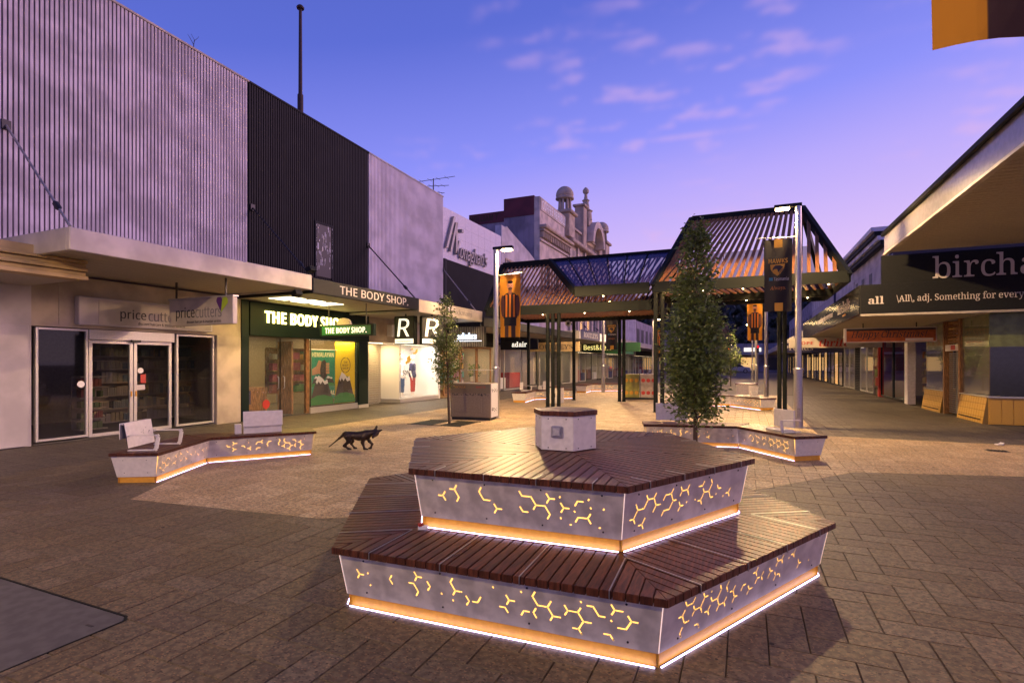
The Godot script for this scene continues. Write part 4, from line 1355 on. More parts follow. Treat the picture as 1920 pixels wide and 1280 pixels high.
	# hanging sign board, square to the mall
	var hs := thing("hanging_sign", "white hanging sign board with purple and green heart under the canopy", "sign", P(-11.0, 2.46, 8.0))
	bx(hs, "board", Vector3(-1.0, 0.0, -0.06), Vector3(1.05, 0.58, 0.06), M.fascia_white, 0.012)
	bx(hs, "rim", Vector3(-1.02, 0.581, -0.07), Vector3(1.07, 0.61, 0.07), M.alu)
	for x in [-0.85, 0.75]: bx(hs, "hanger", Vector3(x, 0.611, -0.015), Vector3(x + 0.03, 0.99, 0.015), M.black)
	lettering(hs, "lettering", "price", Vector3(-0.45, 0.25, 0.062), Basis.IDENTITY, 0.62, 0.30, M.ink, "Droid Sans", 0.006)
	lettering(hs, "lettering", "cutters", Vector3(0.3, 0.27, 0.062), Basis.IDENTITY, 0.82, 0.23, M.ink_grey, "Droid Sans", 0.006)
	lettering(hs, "small_lettering", "discount haircare & invasion services", Vector3(0.15, 0.075, 0.062), Basis.IDENTITY, 1.1, 0.065, M.ink, "Droid Sans", 0.004)
	heart(hs, Vector3(0.72, 0.40, 0.061), 0.34)
	# ---------- cosmetics shop
	var b := left("cosmetics_shopfront", "dark green shopfront with glowing shop name and yellow display window", "shopfront", 10.5)
	X = func(s: float) -> float: return s - 10.5
	bx(b, "sign_band", Vector3(X.call(10.72), 2.40, -0.25), Vector3(X.call(15.88), 3.36, 0.06), M.green_black, 0.01)
	bx(b, "pillar", Vector3(X.call(10.47), 0, -0.25), Vector3(X.call(10.71), 3.40, 0.03), M.green_black)
	bx(b, "pillar", Vector3(X.call(15.35), 0.12, -0.25), Vector3(X.call(15.85), 2.398, 0.03), M.green_black)
	bx(b, "plinth", Vector3(X.call(15.33), 0, -0.25), Vector3(X.call(15.87), 0.12, 0.04), M.alu)
	lettering(b, "neon_sign", "THE BODY SHOP", Vector3(X.call(12.85), 2.96, 0.09), Basis.IDENTITY, 3.3, 0.36, M.neon_warm_sign, "Droid Sans", 0.03, true)
	area(P(WL + 0.24, 2.96, 12.85), Basis(Vector3(0, 0, -1), Vector3.UP, Vector3(1, 0, 0)) * Basis(Vector3.UP, PI), 3.2, 0.3, Color(1.0, 0.9, 0.45), 0.12, "sign_light")
	room(b, X.call(10.72), X.call(15.85), 2.9, 4.6, M.interior_wall, M.carpet, M.interior_pale)
	bx(b, "ceiling_light_panel", Vector3(X.call(12.8), 2.86, -3.6), Vector3(X.call(15.2), 2.88, -3.2), M.ceiling_tube_light)
	area(P(WL - 2.2, 2.80, 14.2), Basis(Vector3(0, 0, 1), Vector3(1, 0, 0), Vector3.UP), 2.0, 1.6, Color(1.0, 0.80, 0.42), 9.0, "shop_light")
	area(P(WL - 0.075, 2.36, 14.2), Basis(Vector3(0, 0, 1), Vector3(1, 0, 0), Vector3.UP), 2.1, 0.04, Color(1.0, 0.90, 0.58), 4.0, "window_light")
	bx(b, "window_tube_light", Vector3(X.call(13.1), 2.372, -0.10), Vector3(X.call(15.3), 2.384, -0.075), M.ceiling_tube_light)
	# dark timber partition and shelves on the left, warm wall on the right
	bx(b, "partition", Vector3(X.call(12.55), 0.02, -0.9), Vector3(X.call(12.62), 2.3, -0.3), M.timber)
	goods_shelves(b, X.call(10.8), X.call(12.5), 0.9, 2.1, -2.2, 4, 12, [Color(0.3, 0.25, 0.15), Color(0.12, 0.15, 0.08), Color(0.3, 0.12, 0.1), Color(0.35, 0.32, 0.25)], M.interior_wall)
	goods_shelves(b, X.call(12.9), X.call(14.6), 0.6, 2.1, -1.5, 4, 13, [Color(0.35, 0.07, 0.12), Color(0.08, 0.2, 0.07), Color(0.45, 0.4, 0.32), Color(0.4, 0.22, 0.04), Color(0.3, 0.06, 0.05)], M.timber)
	bx(b, "counter", Vector3(X.call(11.0), 0.02, -1.9), Vector3(X.call(12.5), 0.85, -1.3), M.timber)
	# entrance glass with pull handles
	pane(b, "glass_door", Vector3(X.call(10.76), 0.02, -0.10), Vector3(X.call(11.9), 2.38, -0.08), M.charcoal, M.glass, 0.012)
	pane(b, "glass_door", Vector3(X.call(11.92), 0.02, -0.10), Vector3(X.call(12.9), 2.38, -0.08), M.charcoal, M.glass, 0.012)
	for q in [11.80, 12.02]:
		var hm := MB.new()
		hm.tube([Vector3(X.call(q), 0.85, -0.08), Vector3(X.call(q), 0.87, -0.03), Vector3(X.call(q), 1.2, -0.03), Vector3(X.call(q), 1.22, -0.08)], [0.013, 0.013, 0.013, 0.013], 8)
		part(b, "pull_handle", hm, M.steel)
	bx(b, "frame_post", Vector3(X.call(12.92), 0.02, -0.16), Vector3(X.call(13.05), 2.39, -0.06), M.timber)
	# display window with a yellow lining, poster and cut-out mountains
	pane(b, "display_window", Vector3(X.call(13.07), 0.20, -0.06), Vector3(X.call(15.34), 2.39, -0.03), M.charcoal, M.glass, 0.02)
	bx(b, "stall_riser", Vector3(X.call(13.07), 0.0, -0.12), Vector3(X.call(15.34), 0.198, -0.02), M.alu)
	bx(b, "yellow_lining", Vector3(X.call(14.35), 0.22, -0.18), Vector3(X.call(15.33), 2.38, -0.15), mk("lining", lin(0.70, 0.52, 0.01), 0.6))
	var po := Node3D.new()
	po.name = "poster"
	b.add_child(po)
	bx(po, "sheet", Vector3(X.call(13.22), 0.42, -0.14), Vector3(X.call(14.30), 2.05, -0.135), mk("poster_green", lin(0.01, 0.22, 0.13), 0.5))
	bx(po, "hanging_bar", Vector3(X.call(13.12), 2.05, -0.15), Vector3(X.call(14.4), 2.08, -0.125), M.white)
	lettering(po, "lettering", "HIMALAYAN", Vector3(X.call(13.75), 1.90, -0.134), Basis.IDENTITY, 0.98, 0.15, mk("poster_cream", lin(0.75, 0.65, 0.40), 0.6), "Droid Sans", 0.004, true)
	lettering(po, "lettering", "CHARCOAL", Vector3(X.call(13.8), 0.62, -0.134), Basis.IDENTITY, 0.98, 0.15, M.poster_cream, "Droid Sans", 0.004, true)
	var fist := MB.new()
	fist.prism(PackedVector2Array([Vector2(0, 0), Vector2(0.3, 0.05), Vector2(0.55, -0.05), Vector2(0.62, 0.15), Vector2(0.55, 0.42), Vector2(0.3, 0.5), Vector2(0.2, 0.3), Vector2(0, 0.2)]), Transform3D(Basis.IDENTITY, Vector3(X.call(13.24), 1.22, -0.134)), 0.003)
	part(po, "printed_hand", fist, mk("skin_print", lin(0.48, 0.25, 0.12), 0.6))
	var coal := MB.new()
	coal.prism(PackedVector2Array([Vector2(0.02, 0), Vector2(0.2, -0.05), Vector2(0.32, 0.1), Vector2(0.3, 0.5), Vector2(0.2, 0.62), Vector2(0.06, 0.55), Vector2(0, 0.3)]), Transform3D(Basis.IDENTITY, Vector3(X.call(13.6), 1.12, -0.130)), 0.003)
	part(po, "printed_coal", coal, mk("coal_print", lin(0.035, 0.025, 0.018), 0.6))
	for k in 4:
		var fm := MB.new()
		fm.bbox(Vector3(X.call(13.86), 1.26 + k * 0.095, -0.128), Vector3(X.call(14.02), 1.34 + k * 0.095, -0.122), 0.003)
		part(po, "printed_finger", fm, M.skin_print)
	for q in [[13.12, 0.24, 1.1, 0.95, -0.128], [14.22, 0.24, 1.08, 1.05, -0.120], [13.2, 0.85, 0.55, 0.34, -0.132], [13.75, 0.85, 0.55, 0.34, -0.132]]:
		var x0: float = X.call(q[0])
		var w: float = q[2]
		var h: float = q[3]
		var mt := Node3D.new()
		mt.name = "cut_out_mountain"
		b.add_child(mt, true)
		var mm := MB.new()
		mm.prism(PackedVector2Array([Vector2(0.06 * w, 0.2 * h), Vector2(0.94 * w, 0.2 * h), Vector2(0.72 * w, 0.86 * h), Vector2(0.62 * w, 0.80 * h), Vector2(0.5 * w, 0.92 * h), Vector2(0.36 * w, h), Vector2(0.25 * w, 0.82 * h)]), Transform3D(Basis.IDENTITY, Vector3(x0, q[1], q[4])), 0.006)
		part(mt, "rock", mm, mk("rock_print", lin(0.05, 0.035, 0.028), 0.7))
		mm = MB.new()
		mm.prism(PackedVector2Array([Vector2(0.25 * w, 0.80 * h), Vector2(0.30 * w, 0.72 * h), Vector2(0.36 * w, 0.82 * h), Vector2(0.45 * w, 0.72 * h), Vector2(0.52 * w, 0.82 * h), Vector2(0.62 * w, 0.70 * h), Vector2(0.76 * w, 0.74 * h), Vector2(0.72 * w, 0.88 * h), Vector2(0.62 * w, 0.82 * h), Vector2(0.5 * w, 0.94 * h), Vector2(0.36 * w, 1.02 * h)]), Transform3D(Basis.IDENTITY, Vector3(x0, q[1], q[4] + 0.0062)), 0.003)
		part(mt, "snow", mm, M.white)
		mm = MB.new()
		mm.prism(PackedVector2Array([Vector2(0, 0), Vector2(w, 0), Vector2(0.96 * w, 0.24 * h), Vector2(0.6 * w, 0.34 * h), Vector2(0.3 * w, 0.33 * h), Vector2(0.04 * w, 0.22 * h)]), Transform3D(Basis.IDENTITY, Vector3(x0, q[1], q[4] + 0.0065)), 0.003)
		part(mt, "meadow", mm, mk("meadow_print", lin(0.02, 0.20, 0.03), 0.7))
	# round emblem and badge on the yellow lining
	var em := Node3D.new()
	em.name = "emblem"
	b.add_child(em)
	for k in 26:
		if k in [6, 19]: continue
		var an := TAU * k / 26
		var rm := MB.new()
		rm.obox(Vector3.ZERO, Basis(Vector3(0, 0, 1), an), Vector3(0.022, 0.062, 0.004))
		part(em, "ring_piece", rm, M.ink, Vector3(X.call(14.84) + 0.24 * cos(an), 1.55 + 0.26 * sin(an), -0.146))
	for k in 3: lettering(em, "lettering", ["THE", "BODY", "SHOP"][k], Vector3(X.call(14.84), 1.65 - k * 0.105, -0.147), Basis.IDENTITY, [0.2, 0.3, 0.3][k], 0.075, M.ink, "Droid Sans", 0.004)
	disc(b, "round_badge", Vector3(X.call(14.88), 1.02, -0.149), 0.14, mk("teal", lin(0.015, 0.14, 0.15), 0.5))
	# stickers by the entrance
	bx(b, "yellow_standee", Vector3(X.call(10.78), 0.7, -0.5), Vector3(X.call(11.05), 1.35, -0.47), M.yellow)
	bx(b, "blue_poster", Vector3(X.call(10.82), 0.42, -0.45), Vector3(X.call(11.15), 0.82, -0.43), M.navy)
	disc(b, "round_sticker", Vector3(X.call(11.38), 0.42, -0.07), 0.13, M.red)
	# projecting sign
	var ps := thing("projecting_sign", "green hanging shop sign with a round crest under the dark canopy", "sign", P(-10.85, 2.42, 12.5))
	bx(ps, "board", Vector3(-1.0, 0, -0.06), Vector3(1.02, 0.34, 0.06), M.green_black, 0.01)
	bx(ps, "face", Vector3(-0.9, 0.04, 0.06), Vector3(0.92, 0.30, 0.066), M.lit_green_sign)
	lettering(ps, "lettering_sign", "THE BODY SHOP.", Vector3(0.0, 0.17, 0.068), Basis.IDENTITY, 1.55, 0.17, M.lightbox_sign, "Droid Sans", 0.006, true)
	var cr := MB.new()
	var cp := PackedVector2Array()
	for k in 13: cp.append(Vector2(-0.1 + 0.26 * cos(PI * k / 12), 0.341 + 0.2 * sin(PI * k / 12)))
	cr.prism(cp, Transform3D(Basis.IDENTITY, Vector3(0, 0, -0.04)), 0.08)
	part(ps, "crest", cr, M.soffit)
	for x in [-0.7, 0.7]: bx(ps, "hanger", Vector3(x, 0.342, -0.012), Vector3(x + 0.024, 0.94, 0.012), M.black)
	# ---------- fashion shop with shutter and mannequins
	var f := left("fashion_shopfront", "bright white fashion display window beside a perforated roller shutter", "shopfront", 15.9)
	X = func(s: float) -> float: return s - 15.9
	bx(f, "header", Vector3(X.call(15.9), 2.42, -0.25), Vector3(X.call(21.1), 3.40, 0.0), M.render_cream)
	bx(f, "small_sign", Vector3(X.call(17.0), 2.65, 0.0), Vector3(X.call(17.6), 3.1, 0.25), M.white, 0.01)
	lettering(f, "lettering", "R", Vector3(X.call(17.3), 2.87, 0.252), Basis.IDENTITY, 0.24, 0.32, M.ink, "Droid Sans", 0.006)
	bx(f, "red_panel", Vector3(X.call(15.9), 0.5, -0.3), Vector3(X.call(15.95), 2.2, -0.1), M.red)
	# shutter of pierced slats, set back
	for k in 26:
		bx(f, "shutter_slat", Vector3(X.call(16.0), 0.03 + k * 0.091, -1.0), Vector3(X.call(17.9), 0.112 + k * 0.091, -0.985), M.shutter)
	var hm2 := MB.new()
	for k in 17:
		for j in 19: hm2.box(Vector3(X.call(16.06) + j * 0.096, 0.045 + k * 0.091, -0.985), Vector3(X.call(16.12) + j * 0.096, 0.09 + k * 0.091, -0.983))
	stuff(part(f, "shutter_holes", hm2, M.soffit))
	bx(f, "side_wall", Vector3(X.call(15.9), 0, -1.1), Vector3(X.call(15.95), 2.42, -0.31), M.render_cream)
	bx(f, "lobby_ceiling", Vector3(X.call(15.95), 2.42, -1.1), Vector3(X.call(18.0), 2.5, -0.26), M.interior_pale)
	bx(f, "ceiling_light", Vector3(X.call(16.4), 2.40, -0.7), Vector3(X.call(17.4), 2.415, -0.5), M.ceiling_tube_light)
	area(P(WL - 0.6, 2.38, 16.9), Basis(Vector3(0, 0, 1), Vector3(1, 0, 0), Vector3.UP), 1.2, 0.5, Color(1.0, 0.86, 0.62), 6.0, "lobby_light")
	pane(f, "glass_return", Vector3(X.call(15.97), 0.1, -0.06), Vector3(X.call(16.6), 2.4, -0.04), M.alu, M.glass, 0.015)
	# display window
	bx(f, "platform", Vector3(X.call(17.95), 0, -1.6), Vector3(X.call(20.9), 0.16, -0.04), M.alu, 0.006)
	pane(f, "display_window", Vector3(X.call(17.95), 0.17, -0.07), Vector3(X.call(20.9), 2.41, -0.04), M.alu, M.glass, 0.025)
	bx(f, "back_panel", Vector3(X.call(17.95), 0.17, -1.6), Vector3(X.call(20.9), 2.5, -1.55), M.white)
	bx(f, "side_panel", Vector3(X.call(17.92), 0.17, -1.55), Vector3(X.call(17.95), 2.4, -0.08), M.white)
	bx(f, "side_panel", Vector3(X.call(20.9), 0.0, -1.6), Vector3(X.call(21.0), 2.5, -0.04), M.white)
	bx(f, "window_ceiling", Vector3(X.call(17.95), 2.42, -1.6), Vector3(X.call(20.9), 2.5, -0.26), M.white)
	bx(f, "ceiling_light", Vector3(X.call(18.2), 2.405, -0.6), Vector3(X.call(20.6), 2.415, -0.4), M.ceiling_tube_light)
	area(P(WL - 0.5, 2.38, 19.4), Basis(Vector3(0, 0, 1), Vector3(1, 0, 0), Vector3.UP), 2.6, 0.5, Color(1.0, 0.94, 0.86), 11.0, "display_light")
	lettering(f, "lettering", "50%", Vector3(X.call(18.35), 1.22, -0.03), Basis.IDENTITY, 0.5, 0.2, M.ink, "Droid Sans", 0.003, true)
	rng.seed = 19
	for k in 7:
		var bt := Node3D.new()
		bt.name = "paper_butterfly"
		f.add_child(bt, true)
		bt.position = Vector3(X.call(18.3) + [0.05, 0.85, 1.15, 1.6, 1.9, 0.6, 1.3][k], [2.05, 1.75, 1.95, 1.72, 2.05, 2.12, 2.2][k], -1.2 + 0.1 * k)
		bt.rotation = Vector3(0.2 * k, 0.3, [0.3, -0.4, 0.6, 0.2, -0.3, 0.8, 0.1][k])
		var z: float = [0.10, 0.30, 0.26, 0.30, 0.22, 0.14, 0.12][k]
		for sgn in [-1.0, 1.0]:
			var wm := MB.new()
			wm.prism(PackedVector2Array([Vector2(0, -0.1) * z, Vector2(sgn * 0.5, -0.75) * z, Vector2(sgn * 0.85, -0.35) * z, Vector2(sgn * 0.7, 0.0) * z, Vector2(sgn * 1.1, 0.5) * z, Vector2(sgn * 0.8, 0.9) * z, Vector2(0, 0.15) * z]), Transform3D(Basis(Vector3.UP, sgn * 0.4), Vector3.ZERO), 0.004)
			part(bt, "paper_wing", wm, M.yellow if k in [1, 3, 5] else mk("paper_orange", lin(0.5, 0.22, 0.03), 0.6))
	# two mannequins
	mannequin("mannequin in white blouse and blue jeans standing in the bright window", P(WL - 0.75, 0.16, 19.0), M.blouse, M.jeans, 0.0)
	mannequin("mannequin in spotted navy blouse and red trousers standing in the bright window", P(WL - 0.75, 0.16, 19.85), M.navy, M.red, 0.25)
	# lit letter boxes hanging over the window
	for q in [[-10.86, 15.5, 0.0], [-10.05, 15.9, 1.0]]:
		var ls := thing("letter_sign", "black and white illuminated letter box sign, " + ("wider one under the dark canopy" if q[2] == 0.0 else "narrower one beside the street tree"), "sign", P(q[0], 2.27, q[1]), Basis(Vector3.UP, 0.0 if q[2] == 0.0 else 0.9), "letter signs over the fashion window")
		bx(ls, "box", Vector3(-0.42, 0, -0.10), Vector3(0.42, 0.98, 0.10), M.steel_dark, 0.02)
		bx(ls, "black_face", Vector3(-0.38, 0.22, 0.10), Vector3(0.38, 0.95, 0.106), M.black)
		bx(ls, "name_strip_sign", Vector3(-0.38, 0.03, 0.10), Vector3(0.38, 0.19, 0.106), M.lightbox_sign)
		lettering(ls, "letter_sign", "R", Vector3(0.0, 0.58, 0.108), Basis(Vector3(1, 0, 0), Vector3(0.12, 1, 0), Vector3(0, 0, 1)), 0.50, 0.62, M.lightbox_sign, "Droid Sans", 0.008)
		lettering(ls, "lettering", "rockmans", Vector3(0, 0.11, 0.108), Basis.IDENTITY, 0.58, 0.09, M.ink, "Droid Sans", 0.004)
		bx(ls, "hanger", Vector3(-0.02, 0.981, -0.02), Vector3(0.02, 1.2, 0.02), M.black)
	# ---------- homeware shop
	var h := left("homeware_shopfront", "homeware shop with timber framed lit windows and slatted dark sign band", "shopfront", 21.2)
	X = func(s: float) -> float: return s - 21.2
	bx(h, "header", Vector3(X.call(21.25), 2.5, -0.25), Vector3(X.call(27.2), 3.5, 0.0), M.charcoal)
	# slatted bulkhead sign, square to the mall, under the end of the canopy
	var sb := thing("slatted_sign", "dark slatted bulkhead sign with a glowing white name and underline", "sign", P(-10.9, 2.3, 20.0))
	bx(sb, "board", Vector3(-0.85, 0, -0.12), Vector3(0.85, 0.86, 0.0), M.charcoal)
	for k in 20: bx(sb, "batten", Vector3(-0.84 + k * 0.0855, 0.01, 0.0), Vector3(-0.80 + k * 0.0855, 0.85, 0.035), M.galv)
	lettering(sb, "neon_sign", "adairs", Vector3(0.02, 0.46, 0.05), Basis.IDENTITY, 0.92, 0.27, M.neon_white_sign, "Droid Serif", 0.03, true)
	bx(sb, "neon_line_sign", Vector3(-0.72, 0.245, 0.036), Vector3(0.72, 0.262, 0.056), M.neon_white_sign)
	for x in [-0.6, 0.6]: bx(sb, "hanger", Vector3(x, 0.861, -0.07), Vector3(x + 0.03, 1.36, -0.04), M.black)
	area(P(-10.9, 2.78, 19.85), Basis.IDENTITY * Basis(Vector3.UP, PI), 0.9, 0.25, Color(0.85, 0.92, 1.0), 0.25, "sign_light")
	room(h, X.call(21.25), X.call(27.2), 2.6, 3.6, M.interior_pale, M.timber, M.interior_pale)
	bx(h, "ceiling_light", Vector3(X.call(21.8), 2.56, -1.2), Vector3(X.call(26.6), 2.58, -1.0), M.ceiling_tube_light)
	area(P(WL - 1.2, 2.5, 24.2), Basis(Vector3(0, 0, 1), Vector3(1, 0, 0), Vector3.UP), 4.4, 1.4, Color(1.0, 0.84, 0.58), 9.0, "shop_light")
	for q in [[21.3, 22.9], [22.95, 24.6], [24.65, 26.3]]:
		pane(h, "window", Vector3(X.call(q[0]), 0.1, -0.08), Vector3(X.call(q[1]), 2.45, -0.02), M.timber, M.glass, 0.09)
		goods_shelves(h, X.call(q[0]) + 0.1, X.call(q[1]) - 0.1, 0.3, 2.3, -1.6, 4, int(q[0] * 10), [Color(0.55, 0.5, 0.42), Color(0.3, 0.12, 0.22), Color(0.08, 0.3, 0.3), Color(0.6, 0.55, 0.5), Color(0.12, 0.1, 0.09), Color(0.5, 0.3, 0.08)], M.timber)
	bx(h, "display_table", Vector3(X.call(23.0), 0.02, -1.0), Vector3(X.call(26.0), 0.6, -0.5), M.timber)
	var pot := thing("potted_plant", "leafy green pot plant inside the lit homeware window", "plant", P(WL - 0.6, 0.6, 25.4))
	crown_leaves(pot, "leaves", Vector3(0, 0.75, 0), Vector3(0.35, 0.5, 0.35), 260, 0.13, 3, Color(0.05, 0.16, 0.03), 0.0)
	bx(pot, "pot", Vector3(-0.15, 0.02, -0.15), Vector3(0.15, 0.3, 0.15), M.white, 0.02)
	var hs2 := thing("name_sign", "small black hanging sign with white lower case name before the homeware shop", "sign", P(-10.3, 2.28, 24.3))
	bx(hs2, "board", Vector3(-1.0, 0, -0.06), Vector3(1.0, 0.5, 0.06), M.charcoal, 0.01)
	lettering(hs2, "lettering_sign", "adairs", Vector3(0.1, 0.26, 0.062), Basis.IDENTITY, 0.95, 0.26, M.lightbox_sign, "Droid Serif", 0.006, true)
	bx(hs2, "hanger", Vector3(-0.02, 0.501, -0.02), Vector3(0.02, 0.80, 0.02), M.black)
	# ---------- shops beyond: jeweller, clothing store and others
	var far := [["jeweller_shopfront", "dark jeweller shopfront with a cream name board on posts", 28.0, 33.3, "charcoal", 1.4, Color(0.9, 0.8, 1.0)], ["cafe_shopfront", "shopfront with black roller shutter and small blue light", 33.8, 38.4, "charcoal", 0.6, Color(1, 0.85, 0.6)], ["corner_shopfront", "cream shopfront with grey roller shutter under the old building", 38.6, 43.0, "render_cream", 1.2, Color(1.0, 0.86, 0.62)], ["clothing_shopfront", "clothing shop with wide lit glass front below a green awning", 43.2, 53.0, "render_cream", 4.0, Color(1.0, 0.88, 0.66)], ["far_shopfront", "row of lit glass shopfronts at the far left end", 53.4, 68.0, "render_white", 4.0, Color(1.0, 0.85, 0.6)], ["end_shopfront", "last lit shop windows by the cross street", 68.2, 90.0, "charcoal", 3.0, Color(1.0, 0.8, 0.55)]]
	for q in far:
		var s0: float = q[2]
		var w: float = q[3] - q[2]
		var o := left(q[0], q[1], "shopfront", s0)
		bx(o, "header", Vector3(0, 2.55, -0.25), Vector3(w, 3.25, 0.0), M[q[4]])
		room(o, 0.05, w - 0.05, 2.6, 3.2, M.interior_pale, M.carpet, M.interior_pale)
		var n := maxi(int(w / 1.9), 2)
		for k in n:
			var x0 := w * k / n
			if q[0] in ["cafe_shopfront", "corner_shopfront"] and k == n / 2:
				for j in 24: bx(o, "shutter_slat", Vector3(x0 + 0.05, 0.02 + j * 0.105, -0.1), Vector3(x0 + w / n - 0.05, 0.115 + j * 0.105, -0.07), M.black if q[0] == "cafe_shopfront" else M.shutter)
				continue
			pane(o, "window", Vector3(x0 + 0.02, 0.15 if k % 3 else 0.03, -0.1), Vector3(x0 + w / n - 0.02, 2.5, -0.03), M.charcoal if k % 2 else M.alu, M.glass, 0.06)
			bx(o, "display_block", Vector3(x0 + 0.3, 0.03, -1.6), Vector3(x0 + w / n - 0.3, 0.7 + 0.3 * (k % 2), -1.0), [M.white, M.red, M.navy, M.timber][k % 4])
			goods_shelves(o, x0 + 0.15, x0 + w / n - 0.15, 0.4, 2.2, -2.7, 3, int(s0) + k, [Color(0.5, 0.45, 0.4), Color(0.3, 0.1, 0.1), Color(0.1, 0.2, 0.3), Color(0.5, 0.35, 0.1)], M.timber)
		bx(o, "ceiling_light", Vector3(0.5, 2.57, -1.5), Vector3(w - 0.5, 2.59, -1.35), M.ceiling_tube_light)
		area(P(WL - 1.4, 2.5, s0 + w / 2), Basis(Vector3(0, 0, 1), Vector3(1, 0, 0), Vector3.UP), w * 0.8, 1.0, q[6], q[5], "shop_light")
	var js := thing("jeweller_sign", "cream name board with dark serif capitals hanging under the brown canopy", "sign", P(-10.5, 2.3, 30.0))
	bx(js, "board", Vector3(-1.6, 0, -0.06), Vector3(1.6, 0.55, 0.06), M.cream_trim, 0.01)
	lettering(js, "lettering", "ROUTLEYS", Vector3(0, 0.27, 0.062), Basis.IDENTITY, 2.4, 0.26, M.ink, "Droid Serif", 0.006)
	bx(js, "hanger", Vector3(-0.02, 0.551, -0.02), Vector3(0.02, 0.76, 0.02), M.black)
	var bs := thing("store_sign", "dark green illuminated store sign beyond the pergola posts", "sign", P(-10.3, 2.55, 44.0))
	bx(bs, "board", Vector3(-2.6, 0, -0.1), Vector3(2.4, 0.75, 0.1), mk("deep_green", lin(0.01, 0.05, 0.02), 0.5), 0.01)
	bx(bs, "lit_face_sign", Vector3(-2.5, 0.06, 0.1), Vector3(0.2, 0.69, 0.106), mk("olive", lin(0.02, 0.03, 0.01), 0.5))
	lettering(bs, "lettering_sign", "Best&Less", Vector3(-1.15, 0.37, 0.108), Basis.IDENTITY, 2.4, 0.42, M.store_name_sign, "Droid Sans", 0.006)
	var ga := left("green_awning", "green fabric awning over the far clothing shop", "awning", 46.5)
	var am := MB.new()
	am.prism(PackedVector2Array([Vector2(0, 3.15), Vector2(2.6, 2.7), Vector2(2.6, 2.45), Vector2(0, 2.6)]), Transform3D(Basis(Vector3(0, 0, 1), Vector3.UP, Vector3(-1, 0, 0)), Vector3(6.5, 0, 0)), 6.5)
	part(ga, "cloth", am, mk("awning_green", lin(0.015, 0.12, 0.035), 0.7))

func mannequin(label: String, at: Vector3, topm: Material, legm: Material, turn: float) -> void:
	var o := thing("mannequin", label, "mannequin", at, Basis(Vector3.UP, PI / 2 + turn), "mannequins in the bright window")
	var body := [[Vector3(0, 1.48, 0), Vector3(0, 1.58, 0.01), 0.05, 0.045], [Vector3(0, 1.68, 0.02), Vector3(0, 1.75, 0.02), 0.085, 0.085], [Vector3(-0.16, 1.38, 0), Vector3(0.16, 1.38, 0), 0.06, 0.06], [Vector3(-0.19, 1.36, 0), Vector3(-0.25, 1.08, -0.02), 0.045, 0.038], [Vector3(-0.25, 1.08, -0.02), Vector3(-0.24, 0.84, 0.06), 0.036, 0.026], [Vector3(-0.24, 0.84, 0.06), Vector3(-0.23, 0.70, 0.09), 0.03, 0.012], [Vector3(0.19, 1.36, 0), Vector3(0.26, 1.09, -0.02), 0.045, 0.038], [Vector3(0.26, 1.09, -0.02), Vector3(0.27, 0.85, 0.05), 0.036, 0.026], [Vector3(0.27, 0.85, 0.05), Vector3(0.26, 0.71, 0.08), 0.03, 0.012], [Vector3(-0.09, 0.3, 0), Vector3(-0.10, 0.07, -0.01), 0.05, 0.032], [Vector3(-0.10, 0.04, -0.02), Vector3(-0.11, 0.03, 0.13), 0.034, 0.022], [Vector3(0.09, 0.3, 0.01), Vector3(0.10, 0.07, 0.0), 0.05, 0.032], [Vector3(0.10, 0.04, -0.01), Vector3(0.12, 0.03, 0.14), 0.034, 0.022], [Vector3(0, 1.4, 0), Vector3(0, 0.95, 0), 0.10, 0.10]]
	part(o, "figure", sdf_mesh(body, 0.018, 0.03), M.skin_white)
	var legs := [[Vector3(-0.085, 0.9, 0), Vector3(-0.09, 0.52, 0.01), 0.10, 0.072], [Vector3(-0.09, 0.52, 0.01), Vector3(-0.095, 0.24, 0), 0.072, 0.062], [Vector3(0.085, 0.9, 0), Vector3(0.09, 0.52, 0.02), 0.10, 0.072], [Vector3(0.09, 0.52, 0.02), Vector3(0.095, 0.24, 0.01), 0.072, 0.062], [Vector3(-0.06, 0.97, 0), Vector3(0.06, 0.97, 0), 0.115, 0.115]]
	part(o, "trousers", sdf_mesh(legs, 0.018, 0.03), legm)
	var shirt := [[Vector3(-0.05, 0.92, 0), Vector3(0.05, 0.92, 0), 0.15, 0.15], [Vector3(0, 0.95, 0), Vector3(0, 1.36, 0), 0.145, 0.125], [Vector3(-0.15, 1.39, 0), Vector3(0.15, 1.39, 0), 0.078, 0.078], [Vector3(-0.19, 1.37, 0), Vector3(-0.235, 1.17, -0.01), 0.072, 0.072], [Vector3(0.19, 1.37, 0), Vector3(0.245, 1.17, -0.01), 0.072, 0.072]]
	part(o, "blouse", sdf_mesh(shirt, 0.018, 0.035), topm)
	if topm == M.navy:
		rng.seed = 3
		var dm := MB.new()
		for k in 60:
			var an := rng.randf() * TAU
			var y := rng.randf_range(0.85, 1.38)
			dm.obox(Vector3(sin(an) * 0.155, y, cos(an) * 0.15), Basis(Vector3.UP, an), Vector3(0.014, 0.014, 0.006))
		stuff(part(o, "spots", dm, M.white))
	bx(o, "foot_plate", Vector3(-0.18, -0.0, -0.12), Vector3(0.18, 0.008, 0.16), M.alu)

